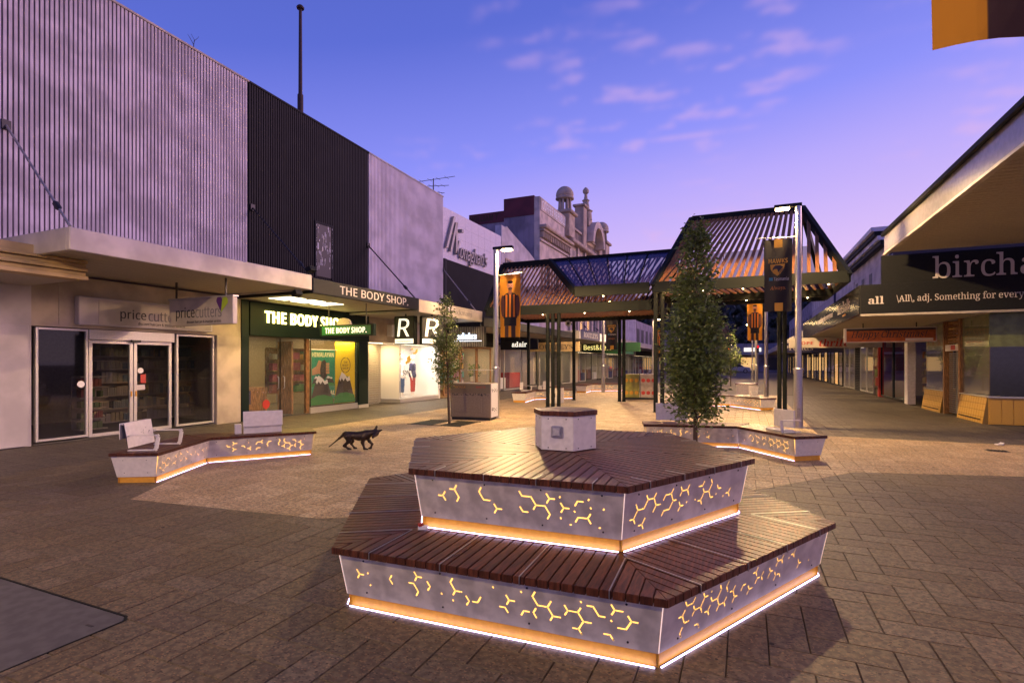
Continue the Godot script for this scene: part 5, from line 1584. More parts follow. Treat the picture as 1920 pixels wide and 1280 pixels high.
func sdf_mesh(bones: Array, cell: float, k: float) -> MB:
	# surface nets over the smooth union of tapered capsules
	var lo := Vector3.ONE * 1e9
	var hi := -lo
	for b in bones:
		for j in 2:
			var r: float = b[2 + j] + cell * 2 + k * 0.5
			lo = lo.min(b[j] - Vector3.ONE * r)
			hi = hi.max(b[j] + Vector3.ONE * r)
	var n := Vector3i(((hi - lo) / cell).ceil()) + Vector3i.ONE
	var val := PackedFloat32Array()
	val.resize(n.x * n.y * n.z)
	val.fill(1.0)
	for b in bones:
		var a: Vector3 = b[0]
		var d: Vector3 = b[1] - a
		var l2 := maxf(d.length_squared(), 1e-9)
		var reach: float = maxf(b[2], b[3]) + cell * 2.5 + k
		var p0 := Vector3i(((a.min(b[1]) - Vector3.ONE * reach - lo) / cell).floor()).clamp(Vector3i.ZERO, n - Vector3i.ONE)
		var p1 := Vector3i(((a.max(b[1]) + Vector3.ONE * reach - lo) / cell).ceil()).clamp(Vector3i.ZERO, n - Vector3i.ONE)
		for z in range(p0.z, p1.z + 1):
			for y in range(p0.y, p1.y + 1):
				for x in range(p0.x, p1.x + 1):
					var p := lo + Vector3(x, y, z) * cell
					var h := clampf((p - a).dot(d) / l2, 0, 1)
					var ds: float = p.distance_to(a + d * h) - lerpf(b[2], b[3], h)
					var i := x + n.x * (y + n.y * z)
					var o := val[i]
					var q := clampf(0.5 + 0.5 * (o - ds) / k, 0, 1)
					val[i] = lerpf(o, ds, q) - k * q * (1.0 - q) if o < 0.9 else ds
	var idx := {}
	var pos := []
	for z in n.z - 1:
		for y in n.y - 1:
			for x in n.x - 1:
				var i := x + n.x * (y + n.y * z)
				var s0 := val[i] < 0.0
				var c := [val[i], val[i + 1], val[i + n.x], val[i + n.x + 1]]
				var j := i + n.x * n.y
				c.append_array([val[j], val[j + 1], val[j + n.x], val[j + n.x + 1]])
				var mixed := false
				for w in c:
					if (w < 0.0) != s0: mixed = true
				if not mixed: continue
				var sum := Vector3.ZERO
				var cnt := 0
				for e in [[0, 1], [2, 3], [4, 5], [6, 7], [0, 2], [1, 3], [4, 6], [5, 7], [0, 4], [1, 5], [2, 6], [3, 7]]:
					var va: float = c[e[0]]
					var vb: float = c[e[1]]
					if (va < 0.0) == (vb < 0.0): continue
					var t := va / (va - vb)
					var pa := Vector3(e[0] & 1, (e[0] >> 1) & 1, e[0] >> 2)
					var pb := Vector3(e[1] & 1, (e[1] >> 1) & 1, e[1] >> 2)
					sum += pa.lerp(pb, t)
					cnt += 1
				idx[i] = pos.size()
				pos.append(lo + (Vector3(x, y, z) + sum / cnt) * cell)
	var grad := []
	var f := func(p: Vector3) -> float:
		var q := ((p - lo) / cell).clamp(Vector3.ZERO, Vector3(n) - Vector3.ONE * 1.01)
		var b := Vector3i(q.floor())
		var r := q - Vector3(b)
		var i := b.x + n.x * (b.y + n.y * b.z)
		var j := i + n.x * n.y
		return lerpf(lerpf(lerpf(val[i], val[i + 1], r.x), lerpf(val[i + n.x], val[i + n.x + 1], r.x), r.y), lerpf(lerpf(val[j], val[j + 1], r.x), lerpf(val[j + n.x], val[j + n.x + 1], r.x), r.y), r.z)
	for p in pos:
		var e := cell
		grad.append(Vector3(f.call(p + Vector3(e, 0, 0)) - f.call(p - Vector3(e, 0, 0)), f.call(p + Vector3(0, e, 0)) - f.call(p - Vector3(0, e, 0)), f.call(p + Vector3(0, 0, e)) - f.call(p - Vector3(0, 0, e))).normalized())
	var m := MB.new()
	var st := [1, n.x, n.x * n.y]
	for i in idx:
		var s0 := val[i] < 0.0
		for ax in 3:
			var i1: int = i + st[ax]
			if i1 >= val.size() or (val[i1] < 0.0) == s0: continue
			var u: int = st[(ax + 1) % 3]
			var w: int = st[(ax + 2) % 3]
			if not (idx.has(i - u) and idx.has(i - w) and idx.has(i - u - w)): continue
			var q := [idx[i], idx[i - u], idx[i - u - w], idx[i - w]]
			if not s0: q.reverse()
			m.tri_n(pos[q[0]], pos[q[1]], pos[q[2]], grad[q[0]], grad[q[1]], grad[q[2]])
			m.tri_n(pos[q[0]], pos[q[2]], pos[q[3]], grad[q[0]], grad[q[2]], grad[q[3]])
	return m
func right(called: String, label: String, cat: String, s0: float, t := WR, group := "") -> Node3D:
	# local x runs along the mall away from the camera, y up, z out into the mall (towards -x)
	return thing(called, label, cat, P(t, 0, s0), Basis(Vector3(0, 0, -1), Vector3.UP, Vector3(-1, 0, 0)), group)

func build_right() -> void:
	# this frame is left-handed, so lettering gets BT, which turns it back
	var BT := Basis(Vector3(-1, 0, 0), Vector3.UP, Vector3(0, 0, 1))
	# ---------- high white roof overhang that runs towards the camera
	var o := thing("roof_overhang", "high white roof overhang with ribbed soffit above the bookshop sign", "roof", P(3.4, 0, 17.1))
	bx(o, "fascia", Vector3(-0.02, 4.55, 0.0), Vector3(0.06, 5.06, 20.0), M.fascia_gloss, 0.01)
	bx(o, "gutter", Vector3(-0.10, 5.0, 0.0), Vector3(-0.021, 5.12, 20.0), M.steel_dark, 0.02)
	bx(o, "drip_strip", Vector3(-0.05, 4.50, 0.0), Vector3(0.04, 4.549, 20.0), M.fascia_white)
	bx(o, "roof_sheet", Vector3(0.061, 4.95, 0.0), Vector3(7.0, 5.05, 20.0), M.galv)
	bx(o, "soffit_lining", Vector3(0.062, 4.605, 0.0), Vector3(7.0, 4.62, 20.0), M.groove_shade_joint)
	for k in 110: bx(o, "soffit_board", Vector3(0.062, 4.58, 0.004 + k * 0.18), Vector3(7.0, 4.604, 0.164 + k * 0.18), M.soffit)
	# ---------- bookshop sign board, square to the mall
	var b := thing("bookshop_sign", "large charcoal bookshop sign board with pale serif lettering", "sign", P(2.95, 0, 17.55))
	bx(b, "upper_board", Vector3(0.46, 3.80, -0.1), Vector3(5.5, 4.575, 0.0), M.charcoal)
	bx(b, "lower_board", Vector3(-0.02, 2.99, -0.1), Vector3(5.5, 3.798, 0.004), M.charcoal)
	bx(b, "base_strip", Vector3(-0.02, 2.93, -0.12), Vector3(5.5, 2.988, 0.012), M.fascia_white)
	lettering(b, "lettering", "birchalls", Vector3(3.05, 4.17, 0.006), Basis.IDENTITY, 2.9, 0.60, M.ink_pale, "Droid Serif", 0.012)
	lettering(b, "lettering", "all", Vector3(0.33, 3.36, 0.008), Basis.IDENTITY, 0.36, 0.21, M.ink_pale, "Droid Serif", 0.01, true)
	lettering(b, "lettering", "\\All\\, adj. Something for everyone", Vector3(2.3, 3.36, 0.008), Basis.IDENTITY, 3.0, 0.24, M.ink_pale, "Droid Serif", 0.01)
	# ---------- awning along the mall
	var a := right("bookshop_awning", "long awning with glossy charcoal name panels before the bookshop", "awning", 17.68, 2.9)
	for k in 9:
		bx(a, "fascia_panel", Vector3(k * 1.8 + 0.004, 3.0, -0.08), Vector3(k * 1.8 + 1.796, 3.8, 0.0), M.charcoal_gloss)
	for k in 10: bx(a, "soffit_board", Vector3(0.02, 2.98, -0.1 - k * 0.29), Vector3(16.2, 2.999, -0.38 - k * 0.29), M.soffit)
	bx(a, "roof_sheet", Vector3(0.02, 3.7, -2.95), Vector3(16.2, 3.76, -0.1), M.galv)
	bx(a, "end_panel", Vector3(-0.04, 3.0, -0.44), Vector3(-0.005, 3.8, 0.0), M.charcoal)
	lettering(a, "lettering", "birchalls", Vector3(2.6, 3.45, 0.004), BT, 2.4, 0.36, M.ink_pale, "Droid Serif", 0.008)
	bx(a, "lettering_mark", Vector3(2.2, 3.14, 0.002), Vector3(2.8, 3.2, 0.006), M.gold)
	lettering(a, "lettering", "something for everyone", Vector3(7.2, 3.4, 0.004), BT, 4.5, 0.3, M.ink_pale, "Droid Serif", 0.008)
	var a2 := right("pale_awning", "pale awning further along the right side of the mall", "awning", 34.0, 2.9)
	bx(a2, "fascia", Vector3(0, 2.95, -0.08), Vector3(57, 3.45, 0.0), M.fascia_white, 0.01)
	bx(a2, "soffit_sheet", Vector3(0, 2.93, -2.95), Vector3(57, 2.949, -0.09), M.soffit)
	for k in 15: bx(a2, "rafter", Vector3(k * 4.0, 2.85, -2.9), Vector3(k * 4.0 + 0.1, 2.929, -0.1), M.soffit)
	# ---------- upper storeys
	var u := right("block_building", "upper storey of pale blocks with narrow windows and a grooved eave", "building", 28.8)
	bx(u, "wall", Vector3(0, 3.4, -6), Vector3(8.6, 7.2, -0.02), M.groove_shade_joint)
	for i in 6:
		for j in 5:
			var off := -0.7 if j % 2 else 0.0
			bx(u, "block", Vector3(0.01 + i * 1.5 + off, 3.62 + j * 0.7, -0.02), Vector3(1.49 + i * 1.5 + off, 4.31 + j * 0.7, 0.0), M.render_white)
	for q in [3.4, 5.4, 7.2]:
		bx(u, "window", Vector3(q, 4.7, 0.002), Vector3(q + 0.7, 6.2, 0.01), M.black)
		bx(u, "window_sill", Vector3(q - 0.05, 4.6, 0.0), Vector3(q + 0.75, 4.698, 0.08), M.render_white)
	for k in 4: bx(u, "eave_moulding", Vector3(0, 7.0 + k * 0.2, -0.1), Vector3(8.7, 7.19 + k * 0.2, 0.3 + k * 0.12), M.sheet_pale if k % 2 else M.steel_dark)
	bx(u, "chimney", Vector3(6.2, 7.8, -1.6), Vector3(8.6, 8.6, -0.2), M.charcoal)
	var u2 := right("lilac_building", "plain pale rendered building beyond the block storey", "building", 37.6)
	bx(u2, "wall", Vector3(0, 2.96, -7), Vector3(22, 7.5, -0.05), M.render_white)
	bx(u2, "lower_wall", Vector3(3.6, 0, -0.6), Vector3(22, 2.958, -0.05), M.render_white)
	bx(u2, "downpipe", Vector3(7.0, 3.5, -0.05), Vector3(7.15, 7.4, 0.08), M.navy)
	bx(u2, "coping", Vector3(0, 7.5, -7), Vector3(22, 7.62, 0.02), M.render_white)
	for k in 30: bx(u2, "sheet_rib", Vector3(7.4 + k * 0.48, 3.5, -0.05), Vector3(7.55 + k * 0.48, 6.6, -0.01), M.sheet_pale)
	var u3 := right("far_right_building", "dark far building at the right end of the mall", "building", 60.0)
	bx(u3, "wall", Vector3(0, 0, -8), Vector3(31, 7.8, -0.1), M.old_wall)
	for k in 8: bx(u3, "window", Vector3(1 + k * 3.6, 4.3, -0.1), Vector3(2.8 + k * 3.6, 6.4, -0.07), M.black)
	# ---------- bookshop front: battered yellow tile bases, picture windows, grille door
	var s := right("bookshop_shopfront", "shopfront with yellow tiled bases, picture windows and a grille door", "shopfront", 18.05)
	mk("tile_yellow", lin(0.52, 0.30, 0.045), 0.3, 0.0, T.fine, 2.0)
	mk("tile_grout", lin(0.16, 0.10, 0.03), 0.8)
	mk("frost_green", lin(0.16, 0.19, 0.07), 0.4, 0.0, T.grime, 1.0)
	for q in [[0.0, 1.9], [3.42, 5.4]]:
		var x0: float = q[0]
		var x1: float = q[1]
		var m := MB.new()
		m.prism(PackedVector2Array([Vector2(-0.3, 0), Vector2(0.10, 0), Vector2(0.0, 0.70), Vector2(-0.3, 0.70)]), Transform3D(Basis(Vector3(0, 0, 1), Vector3.UP, Vector3(-1, 0, 0)), Vector3(x1, 0, 0)), x1 - x0)
		part(s, "base", m, M.tile_grout)
		var n := int((x1 - x0) / 0.16)
		for i in n:
			for j in 4:
				var tm := MB.new()
				tm.bbox(Vector3(-0.076, -0.083, 0), Vector3(0.076, 0.083, 0.008), 0.003)
				var y := 0.09 + j * 0.174
				part(s, "tile", tm, M.tile_yellow, Vector3(x0 + (i + 0.5) * (x1 - x0) / n, y, 0.10 - y / 0.70 * 0.10 + 0.001), Basis(Vector3.RIGHT, -0.142))
		bx(s, "sill", Vector3(x0 - 0.03, 0.71, -0.2), Vector3(x1 + 0.03, 0.745, 0.04), M.alu, 0.006)
		bx(s, "foot_rail", Vector3(x0 + 0.1, 0.10, 0.115), Vector3(x1 - 0.2, 0.13, 0.125), M.charcoal)
		bx(s, "transom_glass", Vector3(x0, 2.05, -0.06), Vector3(x1, 2.93, -0.04), M.frost_green)
		bx(s, "window_print", Vector3(x0, 0.75, -0.06), Vector3(x1, 2.045, -0.05), mk("aerial_print%d" % int(x0), lin(0.16, 0.13, 0.10) if x0 < 1 else lin(0.12, 0.10, 0.14), 0.2, 0.0, T.speckle, 1.4 if x0 < 1 else 0.25))
		var g := MB.new()
		g.quad(Vector3(x0, 0.75, -0.03), Vector3(x1, 0.75, -0.03), Vector3(x1, 2.93, -0.03), Vector3(x0, 2.93, -0.03))
		part(s, "glass", g, M.glass)
	# return of the bay towards the camera, square to the mall
	var rt := Node3D.new()
	rt.name = "bay_return"
	s.add_child(rt)
	bx(rt, "base", Vector3(-0.02, 0, -4.0), Vector3(0.04, 0.70, -0.02), M.tile_yellow)
	for k in 16: bx(rt, "tile", Vector3(-0.03, 0.01, -3.98 + k * 0.247), Vector3(-0.021, 0.69, -3.75 + k * 0.247), M.tile_yellow)
	bx(rt, "sill", Vector3(-0.07, 0.705, -4.0), Vector3(0.04, 0.74, 0.0), M.alu)
	bx(rt, "window_print", Vector3(0.0, 0.75, -4.0), Vector3(0.03, 2.05, -0.06), M.charcoal_gloss)
	bx(rt, "transom_glass", Vector3(0.0, 2.055, -4.0), Vector3(0.03, 2.97, -0.06), M.frost_green)
	# door with a link grille
	bx(s, "door_post", Vector3(1.92, 0, -0.2), Vector3(2.04, 2.95, 0.03), M.timber)
	bx(s, "door_post", Vector3(3.28, 0, -0.2), Vector3(3.40, 2.95, 0.03), M.timber)
	bx(s, "door_head", Vector3(2.04, 2.0, -0.1), Vector3(3.28, 2.2, 0.0), M.ink_pale)
	bx(s, "door_sign", Vector3(2.4, 2.03, 0.001), Vector3(2.75, 2.17, 0.008), M.red)
	for k in 7: bx(s, "louvre", Vector3(2.04, 2.24 + k * 0.1, -0.1), Vector3(3.28, 2.32 + k * 0.1, -0.07), M.timber)
	bx(s, "door_leaf", Vector3(2.04, 0.02, -0.32), Vector3(3.28, 2.0, -0.28), M.interior_wall)
	var gr := MB.new()
	for i in 17:
		for j in 28:
			var c := Vector3(2.10 + i * 0.07, 0.08 + j * 0.068, -0.10)
			gr.box(c + Vector3(-0.026, -0.006, 0), c + Vector3(0.026, 0.006, 0.012))
			gr.box(c + Vector3(-0.035 + (0.0 if j % 2 else 0.035), -0.034, 0.003), c + Vector3(-0.025 + (0.0 if j % 2 else 0.035), 0.034, 0.010))
	stuff(part(s, "link_grille", gr, M.steel))
	bx(s, "back_wall", Vector3(0, 0, -4.0), Vector3(9, 3.3, -3.9), M.interior_wall)
	bx(s, "ceiling", Vector3(0.05, 2.95, -4.0), Vector3(9, 3.05, -0.05), M.interior_wall)
	# narrow second bay, dark display and white pier
	bx(s, "pier", Vector3(7.4, 0, -0.2), Vector3(7.85, 2.95, 0.06), M.tile_white)
	bx(s, "dark_display", Vector3(5.45, 0.75, -0.9), Vector3(7.38, 2.1, -0.85), M.navy)
	bx(s, "display_base", Vector3(5.45, 0, -0.9), Vector3(7.38, 0.7, -0.5), M.tile_yellow)
	bx(s, "transom_glass", Vector3(5.45, 2.1, -0.9), Vector3(7.38, 2.95, -0.86), M.frost_green)
	# hanging Christmas sign
	var hc := thing("greeting_sign", "orange and brown hanging greeting sign with script lettering", "sign", P(4.35, 2.32, 21.6))
	bx(hc, "board", Vector3(-1.25, 0, -0.06), Vector3(1.35, 0.50, 0.06), M.ink_pale, 0.01)
	bx(hc, "printed_face", Vector3(-1.18, 0.03, 0.06), Vector3(1.32, 0.47, 0.066), M.orange_print)
	bx(hc, "dark_edge", Vector3(-1.18, 0.40, 0.066), Vector3(1.32, 0.47, 0.069), M.ink)
	bx(hc, "small_label", Vector3(0.5, 0.05, 0.066), Vector3(1.25, 0.13, 0.07), M.ink_pale)
	lettering(hc, "lettering", "Happy Christmas!", Vector3(0.02, 0.25, 0.068), Basis(Vector3(1, 0, 0), Vector3(0.3, 1, 0), Vector3(0, 0, 1)), 2.1, 0.30, M.ink, "Droid Serif", 0.006, false, true)
	for x in [-0.7, 0.8]: bx(hc, "hanger", Vector3(x, 0.501, -0.015), Vector3(x + 0.03, 0.66, 0.015), M.black)
	# red doorway
	var rd := right("red_shopfront", "shop entrance with a bright red door reveal beside dark glass", "shopfront", 26.0)
	bx(rd, "red_reveal", Vector3(4.6, 0, -1.1), Vector3(4.75, 2.9, 0.04), M.red)
	bx(rd, "red_panel", Vector3(4.76, 0, -1.1), Vector3(5.9, 2.9, -1.05), M.red)
	pane(rd, "window", Vector3(0.1, 0.05, -0.1), Vector3(2.2, 2.7, -0.04), M.charcoal, M.glass_shade_tint, 0.06)
	pane(rd, "window", Vector3(2.25, 0.05, -0.1), Vector3(4.55, 2.7, -0.04), M.charcoal, M.glass_shade_tint, 0.06)
	bx(rd, "header", Vector3(0, 2.7, -0.15), Vector3(6.0, 2.93, 0.0), M.charcoal)
	goods_shelves(rd, 2.4, 4.4, 0.3, 2.2, -1.6, 5, 61, [Color(0.5, 0.2, 0.05), Color(0.5, 0.45, 0.3), Color(0.3, 0.3, 0.3)], M.interior_wall)
	bx(rd, "back_wall", Vector3(0, 0, -3.1), Vector3(6.0, 2.95, -3.0), M.interior_wall)
	# thrift shop
	var th := right("thrift_shopfront", "thrift shop with mirror bright windows and a dark roller door", "shopfront", 32.2)
	for k in 5:
		var x := k * 1.75
		if k == 2:
			for j in 26: bx(th, "shutter_slat", Vector3(x + 0.05, 0.02 + j * 0.1, -0.1), Vector3(x + 1.65, 0.11 + j * 0.1, -0.07), M.charcoal)
			continue
		pane(th, "window", Vector3(x, 0.06, -0.1), Vector3(x + 1.7, 2.6, -0.04), M.alu, M.glass, 0.06)
		goods_shelves(th, x + 0.15, x + 1.5, 0.2, 2.0, -1.5, 3, 70 + k, [Color(0.5, 0.4, 0.3), Color(0.2, 0.25, 0.1), Color(0.5, 0.1, 0.1), Color(0.6, 0.6, 0.55)], M.timber)
	bx(th, "header", Vector3(0, 2.6, -0.2), Vector3(8.8, 2.92, 0.0), M.render_cream)
	room(th, 0.02, 8.75, 2.6, 2.6, M.interior_pale, M.carpet, M.interior_pale)
	bx(th, "ceiling_light", Vector3(0.6, 2.57, -0.8), Vector3(8.2, 2.59, -0.7), M.ceiling_tube_light)
	area(P(WR + 1.0, 2.5, 36.6), Basis(Vector3(0, 0, 1), Vector3(1, 0, 0), Vector3.UP), 7.5, 0.7, Color(1.0, 0.80, 0.5), 2.4, "shop_light")
	var ts := thing("thrift_sign", "white hanging sign with red block and script lettering", "sign", P(4.0, 2.36, 30.0))
	bx(ts, "board", Vector3(-2.05, 0, -0.06), Vector3(1.85, 0.50, 0.06), M.fascia_white, 0.01)
	lettering(ts, "lettering", "HOPE", Vector3(-1.35, 0.24, 0.062), Basis.IDENTITY, 0.72, 0.15, M.red, "Droid Sans", 0.006, true)
	lettering(ts, "lettering", "thrift", Vector3(-0.15, 0.25, 0.062), Basis(Vector3(1, 0, 0), Vector3(0.2, 1, 0), Vector3(0, 0, 1)), 1.2, 0.36, M.red, "Droid Serif", 0.006, true, true)
	for x in [-1.5, 1.3]: bx(ts, "hanger", Vector3(x, 0.501, -0.015), Vector3(x + 0.03, 0.57, 0.015), M.black)
	var pr := thing("navy_sign", "dark navy hanging sign beyond the thrift shop sign", "sign", P(3.4, 2.25, 37.0))
	bx(pr, "board", Vector3(-1.6, 0, -0.06), Vector3(1.9, 0.6, 0.06), M.navy, 0.01)
	lettering(pr, "lettering", "Prouds", Vector3(-0.5, 0.3, 0.062), Basis.IDENTITY, 1.6, 0.32, M.ink_pale, "Droid Serif", 0.006)
	bx(pr, "hanger", Vector3(-0.02, 0.601, -0.015), Vector3(0.02, 0.68, 0.015), M.black)
	for q in [[41.2, 18.6, "row of tall lit windows beyond the thrift shop"], [60.0, 31.0, "lit shop windows at the far right end of the mall"]]:
		var f := right("lit_shopfront", q[2], "shopfront", q[0], WR if q[0] < 50 else WR - 0.05)
		var w: float = q[1]
		bx(f, "header", Vector3(0, 2.55, -0.04), Vector3(w, 2.92, 0.02), M.charcoal)
		var n := int(w / 1.8)
		for k in n:
			var x := w * k / n
			pane(f, "window", Vector3(x, 0.05, -0.03), Vector3(x + w / n - 0.06, 2.54, 0.03), M.charcoal, M.glass, 0.07)
			bx(f, "lit_blind_window", Vector3(x + 0.08, 0.13, -0.028), Vector3(x + w / n - 0.14, 2.46, -0.02), M.window_lit_glow if (k * 7 + 3) % 5 < 2 else (M.charcoal_gloss if k % 2 else M.render_cream))

func hip_frame(o: Node, el: Vector3, er: Vector3, rl: Vector3, rr: Vector3, bl: Vector3, br: Vector3) -> void:
	for q in [[el, er, 0.12, 0.34], [bl, br, 0.12, 0.34], [rl, rr, 0.14, 0.26], [el, rl, 0.14, 0.26], [er, rr, 0.14, 0.26], [bl, rl, 0.12, 0.22], [br, rr, 0.12, 0.22], [el, bl, 0.12, 0.30], [er, br, 0.12, 0.30]]:
		var m := MB.new()
		m.beam(q[0], q[1], q[2], q[3])
		part(o, "beam", m, M.steel_dark)

func slats_on(o: Node, a: Vector3, b: Vector3, c: Vector3, d: Vector3, lean: float, n: int, w: float, h: float) -> void:
	# slats across the quad a b (lower edge) d c (upper edge: c above a, d above b), leaning by "lean" of the width
	var up := (b - a).cross(c - a).normalized()
	for k in n:
		var f := (k + 0.5) / n * (1.0 + absf(lean)) - (lean if lean > 0 else 0.0)
		# foot at fraction f, head at f + lean, clipped to the quad
		var t0 := 0.0
		var t1 := 1.0
		if f < 0: t0 = -f / lean
		if f + lean > 1: t1 = (1.0 - f) / lean
		if f > 1 and lean < 0: t0 = (f - 1.0) / -lean
		if f + lean < 0: t1 = f / -lean
		if t1 - t0 < 0.04: continue
		var p0 := a.lerp(b, f + lean * t0).lerp(c.lerp(d, f + lean * t0), t0)
		var p1 := a.lerp(b, f + lean * t1).lerp(c.lerp(d, f + lean * t1), t1)
		var m := MB.new()
		m.beam(p0, p1, w, h, up)
		part(o, "slat", m, M.slat)

func sheet_on(o: Node, a: Vector3, b: Vector3, c: Vector3, d: Vector3, n: int, battens := true) -> void:
	# translucent roof sheets with ribs between them; a b lower edge, c d upper edge
	var up := (b - a).cross(c - a).normalized()
	for k in n:
		var f0 := float(k) / n
		var f1 := float(k + 1) / n
		var m := MB.new()
		m.quad(a.lerp(b, f0 + 0.006), a.lerp(b, f1 - 0.006), c.lerp(d, f1 - 0.006), c.lerp(d, f0 + 0.006))
		part(o, "roof_sheet", m, M.sheet_roof, up * 0.02)
		m = MB.new()
		m.beam(a.lerp(b, f0), c.lerp(d, f0), 0.03, 0.06, up)
		part(o, "rib", m, M.steel_dark, up * 0.03)
	if not battens: return
	# timber battens below the sheets
	for k in n * 3:
		var f := (k + 0.5) / (n * 3)
		var m := MB.new()
		m.beam(a.lerp(b, f), c.lerp(d, f), 0.035, 0.07, up)
		part(o, "batten", m, M.slat, -up * 0.08)

func post(o: Node, p: Vector3, h: float, r := 0.07) -> void:
	var m := MB.new()
	m.tube([Vector3.ZERO, Vector3(0, h, 0)], [r, r], 14)
	part(o, "post", m, M.steel_dark, p)
	var f := MB.new()
	f.tube([Vector3.ZERO, Vector3(0, 0.012, 0)], [r + 0.03, r + 0.03], 14)
	part(o, "foot_plate", f, M.steel_dark, p)

func pin(o: Node, p: Vector3) -> void:
	var m := MB.new()
	m.lathe([Vector2(0, -0.03), Vector2(0.022, -0.015), Vector2(0.022, 0.0), Vector2(0, 0.001)], Vector3.ZERO, 8)
	part(o, "pin_light", m, M.pin_light, p)
	if o.position.z > -40.0: omni(p + Vector3(0, -0.06, 0.03), Color(1.0, 0.78, 0.48), 0.22, 0.02, "lamp_light", o)

func pergola_right(label: String, ce: Vector3) -> Node3D:
	var o := thing("pergola", label, "pergola", ce, Basis.IDENTITY, "")
	var q := func(t: float, y: float, s: float) -> Vector3: return P(t, y, s) - P(-0.05, 0, 20.5)
	var el: Vector3 = q.call(-2.8, 4.12, 18.0)
	var er: Vector3 = q.call(2.7, 4.12, 18.0)
	var rl: Vector3 = q.call(-1.82, 6.85, 20.5)
	var rr: Vector3 = q.call(1.72, 6.85, 20.5)
	var bl: Vector3 = q.call(-2.8, 4.12, 23.0)
	var br: Vector3 = q.call(2.7, 4.12, 23.0)
	hip_frame(o, el, er, rl, rr, bl, br)
	slats_on(o, el, er, rl, rr, 0.22, 30, 0.10, 0.045)
	# lower part of the rear slope is roofed with sheets
	sheet_on(o, br, bl, br.lerp(rr, 0.6), bl.lerp(rl, 0.6), 6, false)
	slats_on(o, el, er, bl, br, 0.15, 28, 0.09, 0.045)
	var mb := MB.new()
	mb.beam(q.call(-2.75, 4.0, 20.7), q.call(2.65, 4.0, 20.7), 0.12, 0.26)
	part(o, "beam", mb, M.steel_dark)
	for p in [[-2.75, 18.05], [-2.55, 18.15], [1.05, 20.7], [1.22, 20.75]]:
		post(o, q.call(p[0], 0, p[1]), 3.98)
	for k in 5: pin(o, q.call(-2.4 + k * 1.15, 3.93, 17.97))
	for k in 3: pin(o, q.call(-1.9 + k * 1.9, 3.85, 20.62))
	return o

func build_pergolas() -> void:
	pergola_right("tall hipped pergola of dark steel and timber slats with a high ridge", P(-0.05, 0, 20.5))
	pergola_right("distant slatted pergola standing before the cross street", P(-4.0, 0, 76.0))
	# lower, longer pergola joined to its left
	var c := P(-6.0, 0, 19.5)
	var o := thing("long_pergola", "lower long pergola with translucent blue roof sheets and timber slats", "pergola", c)
	var q := func(t: float, y: float, s: float) -> Vector3: return P(t, y, s) - c
	var el: Vector3 = q.call(-9.2, 3.6, 18.5)
	var er: Vector3 = q.call(-2.95, 3.6, 18.5)
	var rl: Vector3 = q.call(-9.05, 5.55, 19.7)
	var rr: Vector3 = q.call(-2.2, 5.55, 19.7)
	var bl: Vector3 = q.call(-9.2, 3.6, 22.4)
	var br: Vector3 = q.call(-2.95, 3.6, 22.4)
	hip_frame(o, el, er, rl, rr, bl, br)
	slats_on(o, el, er, rl, rr, 0.06, 42, 0.05, 0.045)
	sheet_on(o, br, bl, br.lerp(rr, 0.62), bl.lerp(rl, 0.62), 7, false)
	slats_on(o, el, er, bl, br, 0.1, 40, 0.07, 0.045)
	# roof flap that reaches forward to the eave of the tall pergola
	var fa: Vector3 = q.call(-5.5, 4.12, 18.0)
	var fb: Vector3 = q.call(-2.95, 4.12, 18.0)
	var fc: Vector3 = q.call(-7.05, 5.6, 19.7)
	var fd: Vector3 = q.call(-2.5, 5.6, 19.7)
	sheet_on(o, fa, fb, fc, fd, 6)
	for e in [[fa, fb, 0.14, 0.36], [fa, fc, 0.14, 0.24]]:
		var m := MB.new()
		m.beam(e[0], e[1], e[2], e[3])
		part(o, "beam", m, M.steel_dark)
	for p in [[-6.7, 18.5], [-6.5, 18.5], [-6.28, 18.52], [-4.9, 22.4], [-4.72, 22.42], [-6.9, 22.4], [-9.0, 22.3]]: post(o, q.call(p[0], 0, p[1]), 3.46)
	for k in 4: pin(o, q.call(-8.5 + k * 1.6, 3.42, 18.5))
	pin(o, q.call(-4.5, 3.93, 18.0))
	# loudspeaker under the rear beam
	var sp := thing("loudspeaker", "small round loudspeaker under the rear beam of the long pergola", "speaker", P(-7.1, 3.34, 22.3))
	var sm := MB.new()
	sm.tube([Vector3(0, 0, 0.0), Vector3(0, 0, 0.12)], [0.11, 0.13], 16)
	part(sp, "horn", sm, M.galv)
	sm = MB.new()
	sm.tube([Vector3(0, 0, 0.121), Vector3(0, 0, 0.125)], [0.07, 0.07], 16)
	part(sp, "cone", sm, M.black)
	bx(sp, "bracket", Vector3(-0.02, 0.1, 0.02), Vector3(0.02, 0.2, 0.06), M.black)
